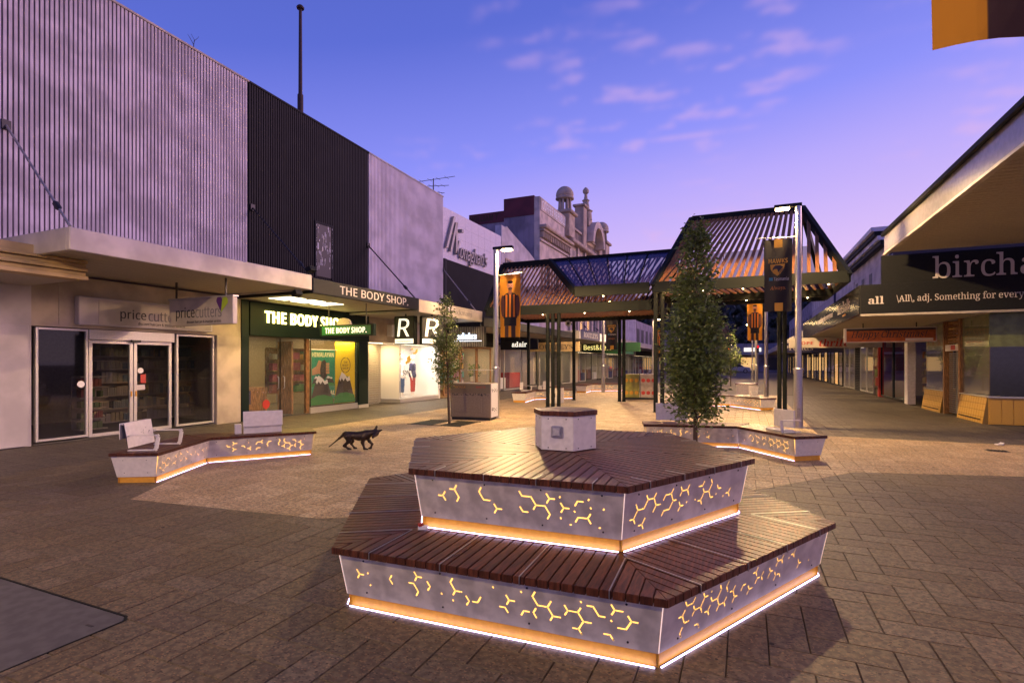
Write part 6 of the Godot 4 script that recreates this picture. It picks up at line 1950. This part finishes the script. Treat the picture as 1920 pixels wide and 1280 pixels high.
func crown_leaves(parent: Node, called: String, ce: Vector3, r: Vector3, count: int, leaf: float, sd: int, base: Color, hollow := 0.35) -> void:
	# small folded leaves gathered in clumps through an uneven column
	var g := RandomNumberGenerator.new()
	g.seed = sd
	var m := MB.new()
	m.use_col = true
	var clumps := []
	var nc := maxi(int(count / 22.0), 8)
	for k in nc:
		var y := g.randf_range(-1, 1)
		var f := (y + 1.0) / 2.0
		var w := lerpf(0.55, 1.0, f / 0.35) if f < 0.35 else lerpf(1.0, 0.10, pow((f - 0.35) / 0.65, 1.15))
		if g.randf() > 0.25 + 0.75 * w: y = g.randf_range(-0.8, 0.1)
		var an := g.randf() * TAU
		var q := sqrt(g.randf_range(hollow * hollow, 1.0)) * w * g.randf_range(0.8, 1.12)
		clumps.append(ce + Vector3(cos(an) * q * r.x, y * r.y, sin(an) * q * r.z))
	for k in count:
		var c: Vector3 = clumps[g.randi() % nc]
		var p := c + Vector3(g.randfn(0, 1), g.randfn(0, 1.1), g.randfn(0, 1)) * 0.055 * (r.x / 0.5 + 0.4)
		var d := (Vector3(p.x - ce.x, 0, p.z - ce.z).normalized() * 0.8 + Vector3(g.randf_range(-1, 1), g.randf_range(-0.7, 0.8), g.randf_range(-1, 1))).normalized()
		var sdv := d.cross(Vector3(g.randf_range(-1, 1), g.randf_range(0.2, 1), g.randf_range(-1, 1))).normalized()
		var l := leaf * g.randf_range(0.6, 1.15)
		var wv := sdv * l * 0.3
		var up := sdv.cross(d) * l * 0.08
		var v := g.randf_range(0.6, 1.5)
		var red := 0.02 * float(g.randf() < 0.1)
		m.col = Color(base.r * v + red, base.g * v, base.b * v)
		m.tri(p, p + d * l * 0.5 + wv + up, p + d * l)
		m.tri(p, p + d * l, p + d * l * 0.5 - wv + up)
	part(parent, called, m, M.leaf)

func tree(label: String, at: Vector3, h: float, r: float, foot: float, count: int, leaf: float, sd: int, lean := Vector3.ZERO, grate := false) -> void:
	var o := thing("street_tree", label, "tree", at, Basis.IDENTITY, "young street trees")
	var g := RandomNumberGenerator.new()
	g.seed = sd
	var m := MB.new()
	var pts := []
	var rad := []
	for k in 8:
		var f := k / 7.0
		pts.append(Vector3(lean.x * (1 - f) * 1.0, f * h * 0.94, lean.z * (1 - f)) + Vector3(g.randf_range(-1, 1), 0, g.randf_range(-1, 1)) * 0.02 * f * 4 * r)
		rad.append(lerpf(0.024 * h / 2.2, 0.006, f))
	m.tube(pts, rad, 9)
	part(o, "trunk", m, M.bark)
	for k in 16:
		var f := lerpf(foot / h, 0.86, k / 15.0)
		var b0 := Vector3(lean.x * (1 - f), f * h, lean.z * (1 - f))
		var an := k * 2.4
		var l := r * lerpf(1.0, 0.35, f) * g.randf_range(0.8, 1.1)
		var bm := MB.new()
		bm.tube([b0, b0 + Vector3(cos(an) * l * 0.5, l * 0.5, sin(an) * l * 0.5), b0 + Vector3(cos(an) * l * 0.9, l * 1.2, sin(an) * l * 0.9)], [0.014, 0.009, 0.004], 6)
		part(o, "branch", bm, M.bark)
	crown_leaves(o, "crown", Vector3(lean.x * 0.3, (h + foot) / 2, lean.z * 0.3), Vector3(r, (h - foot) / 2, r), count, leaf, sd, Color(0.11, 0.15, 0.032))
	if grate:
		var gr := thing("tree_grate", "flat steel grate around the foot of the slim street tree", "grate", at + Vector3(0.0, 0, 0.0))
		for k in 22:
			var x := -0.75 + k * 0.07
			if absf(x) < 0.1: continue
			bx(gr, "bar", Vector3(x, -0.01, -0.55), Vector3(x + 0.045, 0.008, 0.55), M.steel_dark)
		for z in [-0.58, 0.55]: bx(gr, "rim", Vector3(-0.8, -0.01, z), Vector3(0.82, 0.010, z + 0.03), M.steel_dark)

func lamp_post(label: String, at: Vector3, h: float, dir: float, energy: float, banner: int) -> void:
	# dir: +1 the lamp head and banner reach towards +x
	var o := thing("lamp_post", label, "lamp post", at, Basis.IDENTITY, "lamp posts along the mall")
	var m := MB.new()
	m.tube([Vector3.ZERO, Vector3(0, 0.02, 0)], [0.15, 0.15], 18)
	m.tube([Vector3(0, 0.02, 0), Vector3(0, 1.45, 0)], [0.105, 0.102], 18)
	m.lathe([Vector2(0.102, 1.45), Vector2(0.12, 1.455), Vector2(0.12, 1.475), Vector2(0.078, 1.51)], Vector3.ZERO, 18)
	part(o, "lower_pole", m, M.steel)
	m = MB.new()
	m.tube([Vector3(0, 1.5, 0), Vector3(0, h, 0)], [0.076, 0.070], 18)
	part(o, "upper_pole", m, M.steel)
	bx(o, "hatch", Vector3(-0.04, 0.25, 0.098), Vector3(0.04, 0.5, 0.108), M.galv, 0.003)
	bx(o, "head_arm", Vector3(minf(dir * 0.55, -0.08 * dir), h - 0.02, -0.07), Vector3(maxf(dir * 0.55, -0.08 * dir), h + 0.06, 0.07), M.charcoal, 0.01)
	var hm := MB.new()
	hm.bbox(Vector3(-0.16, -0.055, -0.075), Vector3(0.16, 0.0, 0.075), 0.02)
	part(o, "lamp_head_light", hm, M.lamp_head_light, Vector3(dir * 0.36, h - 0.024, 0))
	var l := SpotLight3D.new()
	l.name = "lamp_light"
	l.light_color = Color(1.0, 0.82, 0.56)
	l.light_energy = energy
	l.light_size = 0.09
	l.spot_range = 40.0
	l.spot_attenuation = 2.0
	l.spot_angle = 84.0
	l.spot_angle_attenuation = 0.12
	l.shadow_enabled = true
	o.add_child(l)
	l.transform = Transform3D(Basis(Vector3.RIGHT, -PI / 2), Vector3(dir * 0.36, h - 0.085, 0))
	if banner > 0:
		var y1 := h - 0.78
		var bm := MB.new()
		bm.tube([Vector3(dir * 0.07, y1, 0), Vector3(dir * 0.98, y1 + 0.03, 0)], [0.012, 0.012], 8)
		part(o, "banner_arm", bm, M.steel)

func cloth(w: float, h: float, sd: float, texd: bool) -> MB:
	var m := MB.new()
	var nx := 10
	var ny := 14
	var f := func(i: int, j: int) -> Vector3:
		var x := float(i) / nx
		var y := float(j) / ny
		return Vector3((x - 0.5) * w * (1.0 - 0.05 * y), -y * h, 0.03 * y * sin(x * 5.0 + sd) + 0.012 * sin(x * 9.0 + y * 4.0 + sd))
	for i in nx:
		for j in ny:
			m.quad_uv(f.call(i, j + 1), f.call(i + 1, j + 1), f.call(i + 1, j), f.call(i, j), Vector2(float(i) / nx, float(j) / ny), Vector2(float(i + 1) / nx, float(j + 1) / ny))
	return m

func print_person() -> ImageTexture:
	# banner print: a plain player figure in a striped jersey on yellow
	var im := Image.create(96, 288, false, Image.FORMAT_RGB8)
	im.fill(Color(0.86, 0.58, 0.05))
	var ell := func(cx: float, cy: float, rx: float, ry: float, c: Color) -> void:
		for y in range(maxi(int(cy - ry), 0), mini(int(cy + ry) + 1, 288)):
			for x in range(maxi(int(cx - rx), 0), mini(int(cx + rx) + 1, 96)):
				if pow((x - cx) / rx, 2) + pow((y - cy) / ry, 2) <= 1.0: im.set_pixel(x, y, c)
	im.fill_rect(Rect2i(0, 0, 96, 16), Color(0.72, 0.46, 0.03))
	var dark := Color(0.13, 0.07, 0.05)
	var skin := Color(0.74, 0.50, 0.38)
	ell.call(48, 106, 34, 26, dark)
	im.fill_rect(Rect2i(16, 104, 64, 96), dark)
	ell.call(13, 142, 9, 50, Color(0.38, 0.22, 0.16))
	ell.call(83, 142, 9, 50, Color(0.38, 0.22, 0.16))
	im.fill_rect(Rect2i(40, 66, 16, 24), Color(0.52, 0.32, 0.24))
	for x in [26, 44, 62]: im.fill_rect(Rect2i(x, 90, 9, 104), Color(0.85, 0.48, 0.06))
	ell.call(48, 48, 15, 21, skin)
	ell.call(48, 32, 13, 7, Color(0.16, 0.10, 0.07))
	ell.call(48, 62, 10, 7, Color(0.30, 0.18, 0.13))
	ell.call(42, 48, 2, 1.4, Color(0.1, 0.06, 0.05))
	ell.call(54, 48, 2, 1.4, Color(0.1, 0.06, 0.05))
	ell.call(48, 54, 2, 3, Color(0.5, 0.30, 0.22))
	im.fill_rect(Rect2i(20, 196, 56, 40), Color(0.05, 0.04, 0.04))
	im.fill_rect(Rect2i(24, 234, 18, 54), Color(0.26, 0.15, 0.11))
	im.fill_rect(Rect2i(54, 234, 18, 54), Color(0.20, 0.12, 0.09))
	return tex(im)

func banner_person(label: String, at: Vector3, sd: float) -> void:
	var o := thing("player_banner", label, "banner", at, Basis.IDENTITY, "yellow player banners")
	if not M.has("banner_print"):
		var m := mk("banner_print", Color.WHITE, 0.75)
		m.albedo_texture = print_person()
		m.backlight_enabled = true
		m.backlight = Color(0.25, 0.2, 0.15)
	part(o, "printed_cloth", cloth(0.66, 1.82, sd, true), M.banner_print)

func banner_crest(label: String, at: Vector3, sd: float) -> void:
	var o := thing("crest_banner", label, "banner", at, Basis.IDENTITY, "black crest banners")
	if not M.has("banner_black"): mk("banner_black", lin(0.012, 0.009, 0.010), 0.8, 0.0, T.fine, 2.0)
	part(o, "cloth", cloth(0.66, 1.85, sd, false), M.banner_black)
	bx(o, "yellow_tab", Vector3(-0.09, -0.22, 0.035), Vector3(0.10, 0.0, 0.037), M.gold)
	bx(o, "yellow_tab", Vector3(-0.08, -1.84, 0.055), Vector3(0.11, -1.63, 0.057), M.gold)
	lettering(o, "lettering", "HAWKS", Vector3(0.0, -0.56, 0.045), Basis(Vector3.RIGHT, 0.0), 0.44, 0.115, M.gold, "Droid Sans", 0.004, true)
	var cr := Node3D.new()
	cr.name = "crest"
	o.add_child(cr)
	var put := func(called: String, pl: Array, mat: Material, z: float) -> void:
		var m := MB.new()
		m.prism(PackedVector2Array(pl), Transform3D(Basis.IDENTITY, Vector3(0, -0.75, z)), 0.003)
		part(cr, called, m, mat)
	put.call("shield", [Vector2(-0.18, 0.10), Vector2(0.16, 0.11), Vector2(0.13, -0.02), Vector2(0.05, -0.14), Vector2(-0.02, -0.19), Vector2(-0.11, -0.12), Vector2(-0.17, -0.02)], M.gold, 0.046)
	put.call("head", [Vector2(-0.10, 0.04), Vector2(-0.06, 0.08), Vector2(0.05, 0.08), Vector2(0.12, 0.03), Vector2(0.05, -0.03), Vector2(0.0, -0.10), Vector2(-0.02, -0.02), Vector2(-0.09, -0.02), Vector2(-0.13, -0.06), Vector2(-0.12, 0.01)], M.ink, 0.050)
	for k in 5:
		var a := -0.2 - k * 0.28
		var d := Vector2(cos(a), sin(a))
		var s := d.orthogonal() * 0.006
		put.call("feather", [d * 0.05 + s, d * 0.17 + s, d * 0.17 - s, d * 0.05 - s], M.ink, 0.050)
	lettering(o, "lettering", "Tasmania", Vector3(0.07, -1.02, 0.05), Basis.IDENTITY, 0.34, 0.085, M.ink_pale, "Droid Sans", 0.003)
	bx(o, "blue_mark", Vector3(-0.21, -1.06, 0.048), Vector3(-0.12, -0.98, 0.051), mk("mark_blue", lin(0.02, 0.16, 0.25), 0.6))
	lettering(o, "lettering", "Always.", Vector3(0.0, -1.26, 0.05), Basis(Vector3(1, 0, 0), Vector3(0.25, 1, 0), Vector3(0, 0, 1)), 0.36, 0.12, mk("script_orange", lin(0.45, 0.15, 0.03), 0.7), "Droid Serif", 0.003, false, true)

func build_street() -> void:
	var E := 85.0
	lamp_post("silver lamp post beside the bin with a yellow player banner", P(-6.81, 0, 14.29), 5.0, 1.0, E, 1)
	lamp_post("silver lamp post carrying a black crest banner next to the tall pergola", P(1.2, 0, 15.24), 5.6, -1.0, E, 1)
	lamp_post("silver lamp post standing at the right of the tiered bench", P(1.45, 0, 2.4), 5.4, -1.0, 14.0, 1)
	lamp_post("silver lamp post across from the haircare shop", P(-6.8, 0, -3.0), 5.3, 1.0, E, 0)
	lamp_post("silver lamp post with a black crest banner beyond the long pergola", P(-7.2, 0, 28.8), 5.0, 1.0, E, 1)
	lamp_post("silver lamp post with a yellow player banner beyond the tall pergola", P(0.84, 0, 27.35), 5.3, -1.0, E, 1)
	lamp_post("silver lamp post with a small player banner far along the left", P(-6.6, 0, 42.0), 5.0, 1.0, E, 1)
	lamp_post("silver lamp post far along the right with a lit head", P(0.6, 0, 40.0), 5.2, -1.0, E, 0)
	lamp_post("silver lamp post furthest along the right side", P(0.5, 0, 54.0), 5.2, -1.0, E, 0)
	banner_person("yellow player banner hanging beside the bin", P(-6.35, 4.20, 14.29), 0.3)
	banner_crest("black banner with a golden crest hanging next to the tall pergola", P(0.74, 4.79, 15.24), 0.8)
	banner_person("yellow player banner hanging above the right of the tiered bench", P(0.93, 4.58, 2.4), 1.4)
	banner_crest("black banner with a golden crest beyond the long pergola", P(-6.72, 4.2, 28.8), 2.0)
	banner_person("yellow player banner beyond the tall pergola", P(0.36, 4.5, 27.35), 2.6)
	banner_person("small yellow player banner far along the left", P(-6.12, 4.2, 42.0), 3.0)
	# trees
	tree("slim young tree leaning in a steel grate beside the bin", P(-7.49, 0, 12.47), 3.5, 0.40, 0.95, 3600, 0.075, 5, Vector3(0.22, 0, 0.1), true)
	tree("dense leafy column tree behind the tiered bench", P(-0.82, 0, 9.8), 3.98, 0.55, 0.62, 12500, 0.082, 9)
	tree("small street tree far along the mall", P(-1.0, 0, 40.0), 3.6, 0.8, 0.8, 2600, 0.12, 12)
	tree("bushy street tree beside the far lamp posts", P(-2.0, 0, 48.0), 4.0, 1.0, 0.8, 2600, 0.14, 14)
	tree("street tree on the left before the far pergola", P(-5.2, 0, 50.0), 3.6, 0.8, 0.9, 2000, 0.13, 15)
	# bins
	recycling_bin("steel twin bin with a glass canopy beside the slim tree", P(-7.25, 0, 13.75), 0.12, false)
	recycling_bin("far twin bin with one yellow and one red patterned front", P(-4.4, 0, 24.3), 0.2, true)
	# benches
	build_hex_bench()
	build_angled_bench("angled bench with a pierced armchair back before the haircare shop", Vector2(-7.35, 4.68), Vector2(-8.03, 5.94), Vector2(-7.08, 7.24), 300, [[0, 0.72, 0, false], [1, 0.52, 1, false]])
	build_angled_bench("angled bench behind the dense leafy tree with pale seat backs", Vector2(0.74, 9.95), Vector2(-0.14, 11.13), Vector2(-1.80, 10.75), 320, [[0, 0.55, 2, false], [1, 0.70, 3, false]])
	build_angled_bench("angled bench beyond the pergola posts on the right", Vector2(0.45, 20.2), Vector2(-0.55, 21.6), Vector2(-2.2, 21.3), 340, [[0, 0.5, 2, false]])
	build_angled_bench("angled bench by the shutters beyond the triple posts", Vector2(-8.3, 20.2), Vector2(-8.6, 22.0), Vector2(-7.3, 23.6), 360, [[0, 0.4, 2, false], [1, 0.4, 1, false]])
	build_angled_bench("angled bench beside the far crest banner", Vector2(-8.0, 28.2), Vector2(-8.2, 30.0), Vector2(-6.6, 31.2), 380, [])
	var bo := thing("service_box", "white box on the paving before the far angled bench", "box", P(-7.1, 0, 20.6))
	bx(bo, "cabinet", Vector3(-0.25, 0, -0.25), Vector3(0.25, 0.62, 0.25), M.white_metal, 0.01)
	bx(bo, "lid", Vector3(-0.27, 0.621, -0.27), Vector3(0.27, 0.66, 0.27), M.deck0, 0.004)
	bx(bo, "socket", Vector3(-0.05, 0.25, 0.251), Vector3(0.05, 0.4, 0.265), M.black)
	var pl := thing("planter_box", "pale square planter beyond the right angled bench", "planter", P(0.0, 0, 25.3))
	bx(pl, "box", Vector3(-0.4, 0, -0.4), Vector3(0.4, 0.7, 0.4), M.white_metal, 0.01)
	bx(pl, "rim", Vector3(-0.45, 0.701, -0.45), Vector3(0.45, 0.74, 0.45), M.deck0, 0.004)
	# the bronze animal
	statue()
	for q in [[0.95, 18.9, "scrap of red litter on the paving by the pergola posts"], [4.6, 13.6, "white scrap of litter on the grey paving before the bookshop"]]:
		var lt := thing("litter_scrap", q[2], "litter", P(q[0], 0, q[1]))
		var lm := MB.new()
		lm.obox(Vector3(0, 0.012, 0), Basis(Vector3.UP, 0.6), Vector3(0.14, 0.02, 0.07))
		lm.obox(Vector3(0.03, 0.03, 0.01), Basis(Vector3(0.3, 1, 0.2).normalized(), 0.9), Vector3(0.08, 0.02, 0.06))
		part(lt, "scrap", lm, M.red if q[0] < 2 else M.white)

func recycling_bin(label: String, at: Vector3, turn: float, painted: bool) -> void:
	var o := thing("twin_bin", label, "bin", at, Basis(Vector3.UP, turn), "twin bins on the mall")
	if painted:
		for k in 2:
			var x0 := -0.72 + k * 0.73
			var mt := mk("bin_paint%d" % k, lin(0.34, 0.32, 0.06) if k == 0 else lin(0.42, 0.34, 0.28), 0.5, 0.0, T.grime, 1.0)
			bx(o, "cabinet", Vector3(x0, 0.08, -0.35), Vector3(x0 + 0.70, 1.12, 0.35), mt, 0.02)
			for j in 6:
				var dm := MB.new()
				dm.tube([Vector3(0, 0, 0), Vector3(0, 0, 0.006)], [0.085, 0.085], 14)
				part(o, "printed_dot", dm, M.red if k == 1 else M.gold, Vector3(x0 + 0.13 + (j % 3) * 0.22, 0.30 if j < 3 else 0.85, 0.351))
		bx(o, "plinth", Vector3(-0.70, 0.0, -0.32), Vector3(0.69, 0.078, 0.32), M.black)
		return
	bx(o, "cabinet", Vector3(-0.62, 0.07, -0.32), Vector3(0.62, 1.05, 0.32), mk("bin_steel", lin(0.24, 0.20, 0.15), 0.4, 0.5, T.fine, 1.0), 0.02)
	bx(o, "plinth", Vector3(-0.58, 0.0, -0.28), Vector3(0.58, 0.068, 0.28), M.black)
	bx(o, "door", Vector3(-0.52, 0.22, 0.321), Vector3(0.34, 0.68, 0.332), M.bin_steel, 0.004)
	bx(o, "chute_panel", Vector3(-0.60, 0.76, 0.321), Vector3(0.60, 1.03, 0.328), mk("bin_brown", lin(0.16, 0.13, 0.08), 0.5))
	lettering(o, "lettering", "RECYCLE", Vector3(-0.32, 0.94, 0.33), Basis.IDENTITY, 0.36, 0.06, M.gold, "Droid Sans", 0.004)
	lettering(o, "lettering", "WASTE", Vector3(0.32, 0.94, 0.33), Basis.IDENTITY, 0.30, 0.06, M.red, "Droid Sans", 0.004)
	bx(o, "side_print", Vector3(0.621, 0.08, -0.30), Vector3(0.626, 1.04, 0.30), M.white)
	rng.seed = 33
	var dots := MB.new()
	for k in 40:
		var p := Vector3(0.626, [0.3, 0.84][k % 2] + rng.randf_range(-0.05, 0.05), rng.randf_range(-0.26, 0.26))
		dots.box(p + Vector3(0, -0.012, -0.012), p + Vector3(0.003, 0.012, 0.012))
		var q := Vector3(rng.randf_range(-0.55, 0.55), 0.73 + rng.randf_range(-0.03, 0.03), 0.321)
		dots.box(q + Vector3(-0.012, -0.012, 0), q + Vector3(0.012, 0.012, 0.004))
	stuff(part(o, "pierced_dots", dots, M.black))
	for x in [-0.45, -0.05, 0.35]: bx(o, "canopy_post", Vector3(x, 1.05, -0.1), Vector3(x + 0.02, 1.42, -0.08), M.steel)
	bx(o, "glass_canopy", Vector3(-0.35, 1.42, -0.25), Vector3(0.55, 1.43, 0.2), M.acrylic)

func statue() -> void:
	# bronze striped marsupial wolf walking to the right, seen side on; local x forward
	var fwd := cam_xz(1.0, 0, -0.06).normalized()
	var ce := cam_xz(-2.92, -0.002, 10.06)
	var o := thing("bronze_animal", "dark bronze statue of a walking dog-like animal with stiff tail", "statue", ce, Basis(fwd, Vector3.UP, fwd.cross(Vector3.UP)))
	var z := 0.05
	var b := [
		[Vector3(-0.22, 0.275, 0), Vector3(0.05, 0.250, 0), 0.068, 0.084],
		[Vector3(0.03, 0.252, 0), Vector3(0.17, 0.272, 0), 0.088, 0.098],
		[Vector3(0.17, 0.285, 0), Vector3(0.29, 0.315, 0.01), 0.082, 0.064],
		# head turned to the viewer, ears up and out
		[Vector3(0.33, 0.318, 0.02), Vector3(0.37, 0.315, 0.03), 0.060, 0.058],
		[Vector3(0.365, 0.29, 0.06), Vector3(0.345, 0.255, 0.13), 0.042, 0.026],
		[Vector3(0.345, 0.36, 0.01), Vector3(0.370, 0.435, 0.0), 0.030, 0.020],
		[Vector3(0.40, 0.345, 0.02), Vector3(0.475, 0.372, 0.02), 0.028, 0.013],
		[Vector3(-0.26, 0.275, 0), Vector3(-0.35, 0.205, 0), 0.036, 0.018],
		[Vector3(-0.35, 0.205, 0), Vector3(-0.55, 0.040, 0), 0.018, 0.008],
		# near hind leg
		[Vector3(-0.165, 0.245, z), Vector3(-0.135, 0.165, z), 0.072, 0.046],
		[Vector3(-0.135, 0.165, z), Vector3(-0.235, 0.075, z), 0.042, 0.024],
		[Vector3(-0.235, 0.075, z), Vector3(-0.155, 0.022, z), 0.024, 0.019],
		[Vector3(-0.155, 0.020, z), Vector3(-0.105, 0.017, z), 0.020, 0.016],
		# far hind leg
		[Vector3(-0.16, 0.245, -z), Vector3(-0.115, 0.15, -z), 0.062, 0.038],
		[Vector3(-0.115, 0.15, -z), Vector3(-0.135, 0.10, -z), 0.034, 0.022],
		[Vector3(-0.135, 0.10, -z), Vector3(-0.075, 0.025, -z), 0.022, 0.018],
		[Vector3(-0.075, 0.020, -z), Vector3(-0.03, 0.017, -z), 0.019, 0.015],
		# near fore leg, planted
		[Vector3(0.135, 0.24, z), Vector3(0.115, 0.14, z), 0.056, 0.032],
		[Vector3(0.115, 0.14, z), Vector3(0.150, 0.030, z), 0.028, 0.020],
		[Vector3(0.150, 0.020, z), Vector3(0.215, 0.016, z), 0.020, 0.015],
		# far fore leg, bent
		[Vector3(0.17, 0.235, -z), Vector3(0.215, 0.15, -z), 0.050, 0.030],
		[Vector3(0.215, 0.15, -z), Vector3(0.27, 0.095, -z), 0.028, 0.022],
		[Vector3(0.27, 0.095, -z), Vector3(0.24, 0.022, -z), 0.021, 0.019],
		[Vector3(0.24, 0.020, -z), Vector3(0.205, 0.018, -z), 0.019, 0.016]]
	part(o, "body", sdf_mesh(b, 0.0085, 0.022), M.bronze)

func build_far() -> void:
	# wooded hill beyond the end of the mall
	var f := FastNoiseLite.new()
	f.seed = 2
	f.frequency = 0.012
	var m := MB.new()
	var hgt := func(x: float, s: float) -> float:
		var k := (s - 330.0) / 320.0
		return maxf(0.0, (62.0 + 20.0 * sin(x * 0.006 + 1.2)) * smoothstep(0, 1, k)) + 7.0 * f.get_noise_2d(x, s) * smoothstep(0, 0.3, k)
	var nx := 70
	var ns := 16
	for i in nx:
		for j in ns:
			var q := []
			for e in [[0, 0], [1, 0], [1, 1], [0, 1]]:
				var x: float = -500.0 + (i + e[0]) * 1100.0 / nx
				var s: float = 330.0 + (j + e[1]) * 24.0
				q.append(P(x, hgt.call(x, s) - 0.1, s))
			m.quad(q[0], q[1], q[2], q[3])
	structure(part(self, "hill", m, M.hill))
	rng.seed = 91
	var wood := MB.new()
	wood.use_col = true
	for k in 2600:
		var x := rng.randf_range(-260, 420)
		var s := rng.randf_range(350, 700)
		var y: float = hgt.call(x, s)
		var r := rng.randf_range(2.0, 5.0)
		var v := rng.randf_range(0.6, 1.4)
		wood.col = Color(0.022 * v, 0.030 * v, 0.020 * v)
		for j in 4:
			var o := Vector3(rng.randf_range(-1, 1), rng.randf_range(0.2, 1.4), rng.randf_range(-1, 1)) * r * 0.7
			var c := P(x, y, s) + o
			var a := rng.randf() * TAU
			var d0 := Vector3(cos(a), 0.2, sin(a)) * r
			var d1 := Vector3(-sin(a), 0.3, cos(a)) * r
			wood.tri(c - d0, c + d0, c + d1 + Vector3.UP * r * 0.7)
			wood.tri(c - d1, c + d1, c + Vector3.UP * r * 1.1)
	var w := part(self, "hill_wood", wood, M.leaf)
	stuff(w)
	tag(w, "dark trees covering the hill beyond the mall", "trees")
	for k in 12:
		var x: float = 150.0 + k * 14.0 + rng.randf_range(-5, 5)
		var s := rng.randf_range(430, 560)
		var h := thing("hill_house", "small house among the trees on the dark hill", "house", P(x, hgt.call(x, s) + 1.5, s), Basis(Vector3.UP, 0.3), "houses on the hill")
		bx(h, "wall", Vector3(-6, -2, -4), Vector3(6, 5.0, 4), M.render_white)
		var rf := MB.new()
		rf.prism(PackedVector2Array([Vector2(-7, 5.0), Vector2(7, 5.0), Vector2(0, 8)]), Transform3D(Basis.IDENTITY, Vector3(0, 0, -4.5)), 9.0)
		part(h, "roof", rf, M.galv)
		bx(h, "window_lit_glow", Vector3(-3.5, 1.2, 4.0), Vector3(-1.2, 3.2, 4.05), M.window_lit_glow if k % 2 else M.black)
		bx(h, "window", Vector3(1.5, 1.2, 4.0), Vector3(3.8, 3.2, 4.05), M.black)
	# buildings across the far street
	for q in [[-30.0, -6.0, 8.0, "dark shop building closing the left end of the view"], [-5.5, 9.0, 5.2, "low dark building with lit signs across the far street"], [9.5, 40.0, 8.5, "dark building across the far street at the right"]]:
		var e := thing("cross_street_building", q[3], "building", P((q[0] + q[1]) / 2, 0, 108.0))
		var hw: float = (q[1] - q[0]) / 2
		bx(e, "wall", Vector3(-hw, 0, -8), Vector3(hw, q[2], 0), M.old_wall)
		for k in int(hw * 2 / 4.0):
			bx(e, "window_lit_glow", Vector3(-hw + 0.6 + k * 4.0, 0.3, 0.0), Vector3(-hw + 3.2 + k * 4.0, 2.6, 0.05), M.window_lit_glow if k % 2 else M.charcoal_gloss)
		bx(e, "canopy", Vector3(-hw, 3.1, 0.0), Vector3(hw, 3.6, 2.5), M.fascia_white)
		bx(e, "lit_sign", Vector3(-hw * 0.3, 3.7, 0.0), Vector3(hw * 0.1, 4.4, 0.2), M.lightbox_sign)
	# traffic signals and a parked car by the crossing
	for q in [[1.6, 90.5, "traffic signal showing red at the end of the mall", "signal_red_light"], [-2.6, 91.0, "traffic signal showing amber behind the far trees", "signal_amber_light"]]:
		var t := thing("traffic_signal", q[2], "traffic light", P(q[0], 0, q[1]))
		var pm := MB.new()
		pm.tube([Vector3.ZERO, Vector3(0, 3.2, 0)], [0.07, 0.06], 8)
		part(t, "pole", pm, M.galv)
		bx(t, "housing", Vector3(-0.18, 3.2, -0.12), Vector3(0.18, 4.3, 0.12), M.black, 0.03)
		for k in 3:
			var lm := MB.new()
			lm.tube([Vector3.ZERO, Vector3(0, 0, 0.04)], [0.13, 0.11], 12)
			part(t, "lens_light", lm, M[q[3]] if k == (2 if q[3] == "signal_red_light" else 1) else M.rubber, Vector3(0, 3.4 + k * 0.35, 0.121))
	car(P(-1.5, 0, 94.0))

func car(at: Vector3) -> void:
	var o := thing("parked_car", "pale car standing in the cross street beyond the trees", "car", at)
	var body := MB.new()
	body.prism(PackedVector2Array([Vector2(-2.1, 0.3), Vector2(2.1, 0.3), Vector2(2.15, 0.7), Vector2(2.0, 0.9), Vector2(1.2, 0.98), Vector2(0.6, 1.42), Vector2(-0.9, 1.45), Vector2(-1.6, 1.0), Vector2(-2.1, 0.92)]), Transform3D(Basis.IDENTITY, Vector3(0, 0, -0.85)), 1.7)
	part(o, "body", body, M.white_metal)
	var g := MB.new()
	g.prism(PackedVector2Array([Vector2(-1.4, 1.0), Vector2(1.05, 1.0), Vector2(0.55, 1.36), Vector2(-0.85, 1.38)]), Transform3D(Basis.IDENTITY, Vector3(0, 0, 0.851)), 0.01)
	part(o, "side_window", g, M.charcoal_gloss)
	for x in [-1.3, 1.35]:
		for zz in [-0.7, 0.7]:
			var w := MB.new()
			w.tube([Vector3(x, 0.32, zz - 0.1), Vector3(x, 0.32, zz + 0.18)], [0.32, 0.32], 16)
			var wh := part(o, "wheel", w, M.rubber)
			var r := MB.new()
			r.tube([Vector3(x, 0.32, zz + 0.181), Vector3(x, 0.32, zz + 0.19)], [0.2, 0.18], 12)
			part(wh, "rim", r, M.alu)
	for zz in [-0.6, 0.6]: bx(o, "tail_light", Vector3(-2.13, 0.7, zz - 0.15), Vector3(-2.09, 0.85, zz + 0.15), M.signal_red_light)
func _ready() -> void:
	build_environment()
	build_materials()
	build_ground()
	build_left_facades()
	build_left_shops()
	build_right()
	build_pergolas()
	build_far()
	build_street()
